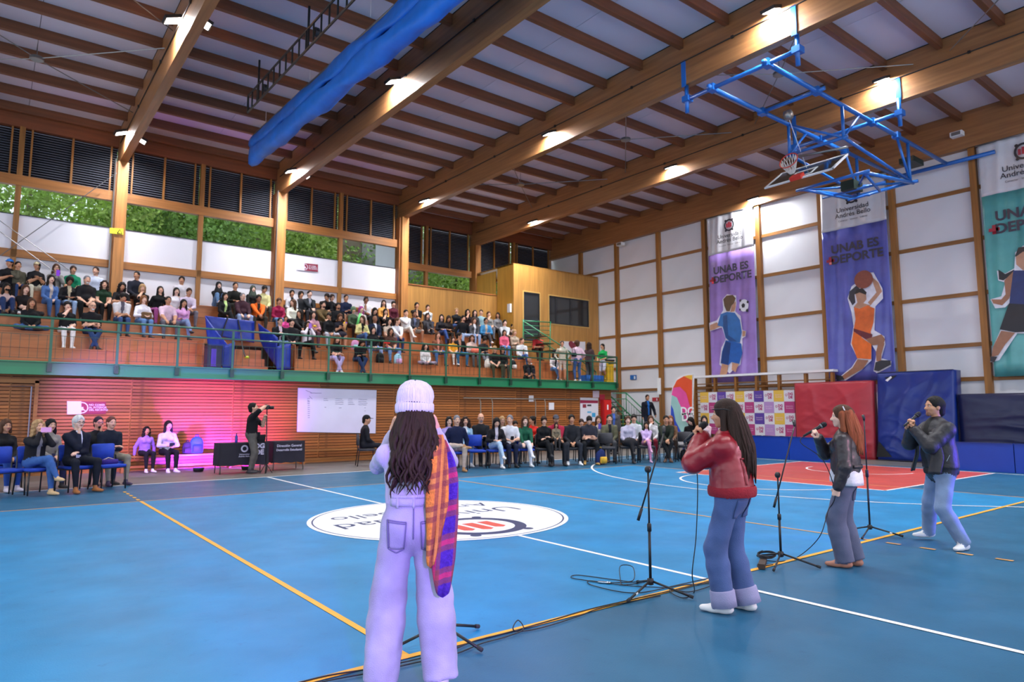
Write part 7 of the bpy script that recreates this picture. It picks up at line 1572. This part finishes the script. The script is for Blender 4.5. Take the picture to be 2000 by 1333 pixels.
A(968, 0, 'b', 'f', 'read', 'crossed', 'longfront:k', 'l', '#1c1a1e', 'l', '#a9c0da', 'woman with dark fringe, black jacket and pale jeans reading a book', lean=16, hp=-18, inner='#c8bcc8', shoe='#e0dcdc')
A(981, B_, 'b', 'f', 'lap', 'down', 'bob:y', 'l', '#8a7a66', 'l', '#4a4a4a', 'blond woman with glasses behind the printed shirt man', extra='glasses')
A(995, 0, 'b', 'm', 'read', 'down', 'short:g', 'l', '#d4d2da', 's', '#1c2036', 'man in white shirt with dark print holding a phone', hy=-25, shoe='#1c1c20')
A(1006, B_, 'b', 'm', 'lap', 'down', 'fringe:k', 'm', '#6a5a52', 'l', '#33333a', 'small child behind the green jacket woman', scale=.8)
A(1026, 0, 'b', 'f', 'knees', 'crossed', 'longfront:n', 'p', '#17503a', 'l', '#d9d6e0', 'woman with long brown hair in green jacket and white trousers', shoe='#e4e2e6')
A(1040, B_, 'b', 'f', 'crossed', 'down', 'bun:k', 'm', '#cc2a22', 'l', '#4a2a28', 'woman in bright red top facing right', hy=-55)
A(1064, 0, 'g', 'f', 'crossed', 'crossed', 'fringe:b', 'l', '#16161a', 'l', '#151518', 'woman with brown hair all in black, legs crossed', shoe='#26242a')
mr = A(1086, 0, 'g', 'm', 'hug', 'apart', 'short:k', 'm', '#a3203c', 's', '#26262c', 'bearded man in crimson tee and grey cap holding a child', extra='cap:#4a4a54 beard:k glasses', fat=1.15)
A(1117, 0, 'g', 'm', 'lap', 'apart', 'shortfull:k', 'm', '#26262b', 'l', '#2c2e36', 'young man in black buttoned shirt and white trainers', shoe='#e6e4e4')
A(1137, B_, 'g', 'm', 'lap', 'down', 'fringe:b', 'l', '#7a7a80', 'l', '#33333a', 'boy with brown fringe behind the grey tee man', scale=.85)
A(1150, 0, 'g', 'm', 'crossed', 'apart', 'short:k', 'l', '#33323c', 's', '#17181c', 'man in charcoal tee bowing his head', hp=-38, lean=12, fat=1.12, shoe='#b58a4a')
A(1170, B_, 'g', 'f', 'phone', 'down', 'long:n', 'l', '#d6cfca', 'l', '#3a3a42', 'woman in cream top filming with a violet phone')
A(1192, .55, 'g', 'm', 'lap', 'down', 'short:b', 'l', '#67654f', 'l', '#4a4a4e', 'man in olive jacket behind an empty grey chair', inner='#23232a')
A(1228, 0, 'g', 'f', 'lap', 'crossed', 'bun:n', 'p', '#b9b3c8', 'l', '#242327', 'woman in pale lilac sweater, black skirt and dark tights', skirt=True, fat=1.06)
A(1239, B_, 'g', 'm', 'lap', 'down', 'fringe:k', 'l', '#cfd0da', 'l', '#3a3a42', 'boy with black fringe in white sweater')
A(1263, 0, 'g', 'f', 'hug', 'crossed', 'longfront:k', 'm', '#cdb0de', 'l', '#d08ab4', 'little girl in lilac jacket, pink trousers and white headband', scale=.80, extra='headband:#dcdce4', shoe='#d8a8c8')
A(1271, B_, 'g', 'f', 'mouth', 'down', 'bob:n', 'l', '#dcd8da', 'l', '#8c2434', 'woman in white blouse with hand at her mouth')
A(1301, 0, 'g', 'm', 'lean', 'ankles', 'short:k', 'm', '#262c22', 'l', '#1d1f22', 'man in dark green sweater with clasped hands and crossed ankles', lean=18, shoe='#5a4236')
A(1311, B_, 'g', 'f', 'lap', 'down', 'long:h', 'l', '#7a5a44', 'l', '#3a2c26', 'woman with long light brown hair behind the green sweater')
A(1350, B_*.8, 'g', 'f', 'lap', 'down', 'long:k', 'p', '#121216', 'l', '#141418', 'woman with very long black hair hanging forward', lean=20, hp=-25, hy=-35)
A(1378, .2, 'g', 'f', 'chin', 'down', 'long:k', 'l', '#dcbcc0', 'l', '#2f2f36', 'woman in pink striped white top by the backdrop', inner='#e0d6d8')
for px, kd, off, lab in ((930, 'b', .25, 'empty blue padded chair beside the navy sweater man'), (1185, 'g', -.15, 'empty dark grey chair in front of the olive jacket man'), (1338, 'g', 0, 'empty dark grey chair with blue bags under it')):
    x, y = on_line(px, off); d = Vector((0-x, -6-y)); chair(kd, x, y, rz_of(d.x, d.y), lab, CHAIRS_G)
# child on the lap of the crimson tee man
kq = w_of(mr, (.03, .24, .19)); seated(kq, mr.rotation_euler.z, 'f', 'lap', 'down', 'bob:k', 'm', '#7a6c58', 'l', '#3a3434', 'small dark haired child on the lap of the crimson tee man', group=G_FL, h=.0195, scale=.58, seat=.45)
# left block of chairs
LF = (1.5, -6)
def AL(px, y, *a, **k): x = at(px, 900, 'y', y).x; return A(px, 0, *a, xy=(x, y), face=LF, **k)
AL(72, 6.75, 'b', 'f', 'face', 'crossed', 'longwavy:y', 'l', '#1b1a1f', 'l', '#3a5d98', 'curly blond woman filming with a pink phone in dark jacket and jeans', inner='#7d7a80', shoe='#c9a87c', fat=1.08)
AL(150, 6.85, 'b', 'm', 'chin', 'apart', 'shortfull:w', 'p', '#141828', 'l', '#171a24', 'white haired man in navy suit with hand on chin', extra='glasses', shoe='#9a5e2e', inner='#d4d4e4', fat=1.12, scale=1.03)
AL(8, 7.8, 'b', 'f', 'lap', 'down', 'bob:n', 'm', '#17171a', 'l', '#2a4a94', 'older woman with short brown hair in black sweater at the left edge', shoe='#c9bcc8')
AL(96, 7.9, 'b', 'f', 'lap', 'down', 'long:k', 'l', '#8a8480', 'l', '#3a3a60', 'dark haired woman in grey top behind the blond woman')
AL(189, 8.0, 'b', 'm', 'mouth', 'apart', 'short:k', 'm', '#1a1a1e', 'l', '#1f2433', 'dark bearded man in black behind the white haired man', extra='glasses beard:k')
AL(214, 7.8, 'b', 'm', 'crossed', 'apart', 'short:n', 'l', '#171d2c', 'l', '#8d8474', 'man with brown hair in navy jacket and khaki trousers', fat=1.08, shoe='#3a2a48')
for px, y, lab in ((12, 6.75, 'empty blue padded chair at the left frame edge'), (213, 6.9, 'empty blue padded chair with a purple bag on it')):
    x = at(px, 900, 'y', y).x; d = Vector((LF[0]-x, LF[1]-y)); c = chair('b', x, y, rz_of(d.x, d.y), lab, CHAIRS_G)
    if px == 213: hb2 = thing('purse', 'purple purse lying on the empty blue chair', 'bag', (x, y+.02, .485), rz_of(d.x, d.y)); MB().rbox(-.15, .15, -.06, .06, 0, .09, .03).build('body', cloth('#3a2a78'), hb2, True); MB().tube([(-.12, 0, .08), (0, -.02, .12), (.12, 0, .08)], .008, 6).build('strap', cloth('#c9b8a8'), hb2, True)
# bench sitters and the man by the board
def AB(px, y, z, *a, rz=None, **k):
    x = at(px, 890, 'y', y).x; d = Vector((1-x, -6-y)); return seated((x, y, z), rz_of(d.x, d.y) if rz is None else rz, *a, group=G_FL, h=.0195, **k)
AB(282, 10.68, .402, 'f', 'sides', 'down', 'longwavy:k', 'm', '#9a74d0', 'l', '#17171b', 'girl in lilac sweater sitting on the bench by slat wall', seat=.47, scale=.84, shoe=W_)
AB(324, 10.68, .402, 'f', 'read', 'down', 'long:k', 'l', '#bcb8cc', 'l', '#17171b', 'woman in pale grey hoodie holding a phone on the bench', seat=.42, shoe=W_)
q = at(722, 912, 'z', 0); x, y = q.x, q.y+.2; chair('g', x, y, rz_of(.9, -.3), 'dark grey chair beside the projection board', CHAIRS_G); seated((x-.09, y+.03, .487), rz_of(.9, -.3), 'm', 'lap', 'down', 'short:k', 'm', '#1a1a20', 'l', '#1c1c22', 'man in black jacket and black cap near the white board', group=G_FL, h=.0195, extra='cap:#141418', hy=-20, seat=.478)
# ---- things in hands and on the floor
def phone(label, o, p, col, tilt=0, land=False):
    f = MB().rbox(-.038, .038, -.005, .005, -.076, .076, .012); b = f.build('smartphone', mat('phone_'+col.strip('#'), col, .35), None); b.location = w_of(o, p); b.rotation_euler = (tilt, PI/2 if land else 0, o.rotation_euler.z); b.scale = (1.15,)*3; tag(b, label, 'phone'); return b
bynm = {o['label']: o for o in COL.objects if o.get('category') == 'person'}
phone('violet phone raised in the top row of the stands', bynm['woman with long brown hair raising a violet phone in the top row'], (0, .37, .55), '#8a2ad8')
phone('violet phone of the woman filming in white cardigan', bynm['woman filming with a violet phone in white cardigan and black trousers'], (0, .32, .68), '#9a62d0')
phone('violet phone of the cream top woman on the floor', bynm['woman in cream top filming with a violet phone'], (0, .37, .55), '#5a48b8')
phone('pink phone held sideways by the curly blond woman', bynm['curly blond woman filming with a pink phone in dark jacket and jeans'], (0, .33, .68), '#f0a8dc', 0, True)
phone('red phone in the hands of woman under left post', bynm['woman in black looking at a red phone under the left post'], (0, .38, .28), '#c02434', -.6)
phone('dark phone held by the grey hoodie woman on the bench', bynm['woman in pale grey hoodie holding a phone on the bench'], (0, .38, .27), '#2a2c48', -.5, True)
phone('black phone held by the printed shirt man', bynm['man in white shirt with dark print holding a phone'], (0, .38, .27), '#16161a', -.6)
o = bynm['girl with greenish hair beside a bright green tube']; g = MB().tube([(-.05, .30, .05), (-.16, .34, .55)], .045, 12).build('paper_tube', mat('tube_green', '#6fe07a', .5), None, True); g.location = o.location; g.rotation_euler = o.rotation_euler; tag(g, 'bright green rolled tube among the spectators', 'tube')
o = bynm['bare kneed woman in black holding a paper cone bouquet']; bq_ = thing('bouquet', 'paper cone bouquet with yellow and violet flowers', 'bouquet', w_of(o, (-.10, .36, .22)), o.rotation_euler.z); MB().lathe([(.008, 0), (.03, .1), (.075, .27)], 14).build('paper_cone', mat('kraft_paper', '#b98a5a', .8), bq_, True)
for k, (x, y, c) in enumerate(((.03, 0, '#f0c020'), (-.03, .02, '#7a3ac0'), (0, -.03, '#f0c020'))): v_, F_v = uvball((x, y, .29), .035, 5); MB().add(v_, F_v).build('flower', mat('petal_'+c.strip('#'), c, .6), bq_, True)
o = bynm['woman in dusty pink waistcoat holding a yellow flower']; fq = thing('yellow_flower', 'single yellow flower held in the stands', 'flower', w_of(o, (.02, .36, .30)), 0); MB().tube([(0, 0, -.16), (0, 0, .0)], .006, 6).build('stem', mat('stem_green', '#4a7a3a', .7), fq); MB().lathe([(.005, -.02), (.06, .0), (.065, .03), (.03, .05), (.004, .05)], 12).build('head', mat('petal_f0c020', '#f0c020', .6), fq, True)
o = bynm['woman with long grey brown hair holding a red flower']; fq = thing('red_bow', 'red ribbon bow beside the long haired woman in stands', 'ribbon', w_of(o, (.22, .25, .32)), 0)
for s in (-1, 1): v_, F_v = uvball((s*.06, 0, 0), .055, 6, (1.2, .5, .8)); MB().add(v_, F_v).build('loop', mat('ribbon_red', '#d8281e', .5), fq, True)
MB().tube([(0, 0, 0), (.02, 0, -.2)], .012, 6).build('tail', mat('ribbon_red', '#d8281e', .5), fq)
o = bynm['woman in white blouse holding a brown bag on her lap']; fq = thing('handbag', 'brown handbag on the lap of the white blouse woman', 'bag', w_of(o, (0, .33, .16)), o.rotation_euler.z); MB().rbox(-.13, .13, -.05, .05, 0, .18, .03).build('body', cloth('#7a5c40'), fq, True); MB().box(-.131, .131, -.055, .055, .13, .15).build('flap', cloth('#5f4630'), fq)
o = bynm['woman in blush top with coral bag on her lap']; fq = thing('handbag', 'coral bag on the lap of the blush top woman', 'bag', w_of(o, (-.02, .34, .15)), o.rotation_euler.z); MB().rbox(-.16, .16, -.07, .07, 0, .15, .06).build('body', cloth('#ee7a62'), fq, True); MB().tube([(-.1, 0, .14), (0, 0, .2), (.1, 0, .14)], .01, 6).build('handle', cloth('#ee7a62'), fq, True)
for px, row, lab, c, c2 in ((693, 1, 'pink patterned bag on the seat row below green tube', '#c88ab4', '#8fd0c8'), (742, 0, 'black backpack between the two women in pale jeans', '#151518', '#222226'), (777, 0, 'pale blue shopping bag at the front row', '#9cc8dc', '#c8a0d0'), (953, 0, 'white tote bag at the feet of camouflage trousers woman', '#d8d4cc', '#c4c0b8'), (1002, 0, 'black bag with white ball keyring in the front row', '#1f1e22', '#d8d8d8')):
    y = TY[row]+.25; x = at(px, 700, 'y', y).x; backpack(lab, (x, y, TZ[row]+.002), cloth(c), cloth(c2), .85)
x, y = on_line(1172, -.35); backpack('colourful printed backpack on the floor by grey tee man', (x, y, .009), cloth('#1d2a5c'), cloth('#d8a83a'), 1.0)
x, y = on_line(1336, -.05); backpack('black backpack under the empty grey chair', (x, y, .009), cloth('#121216'), cloth('#1f46b0'), .8)
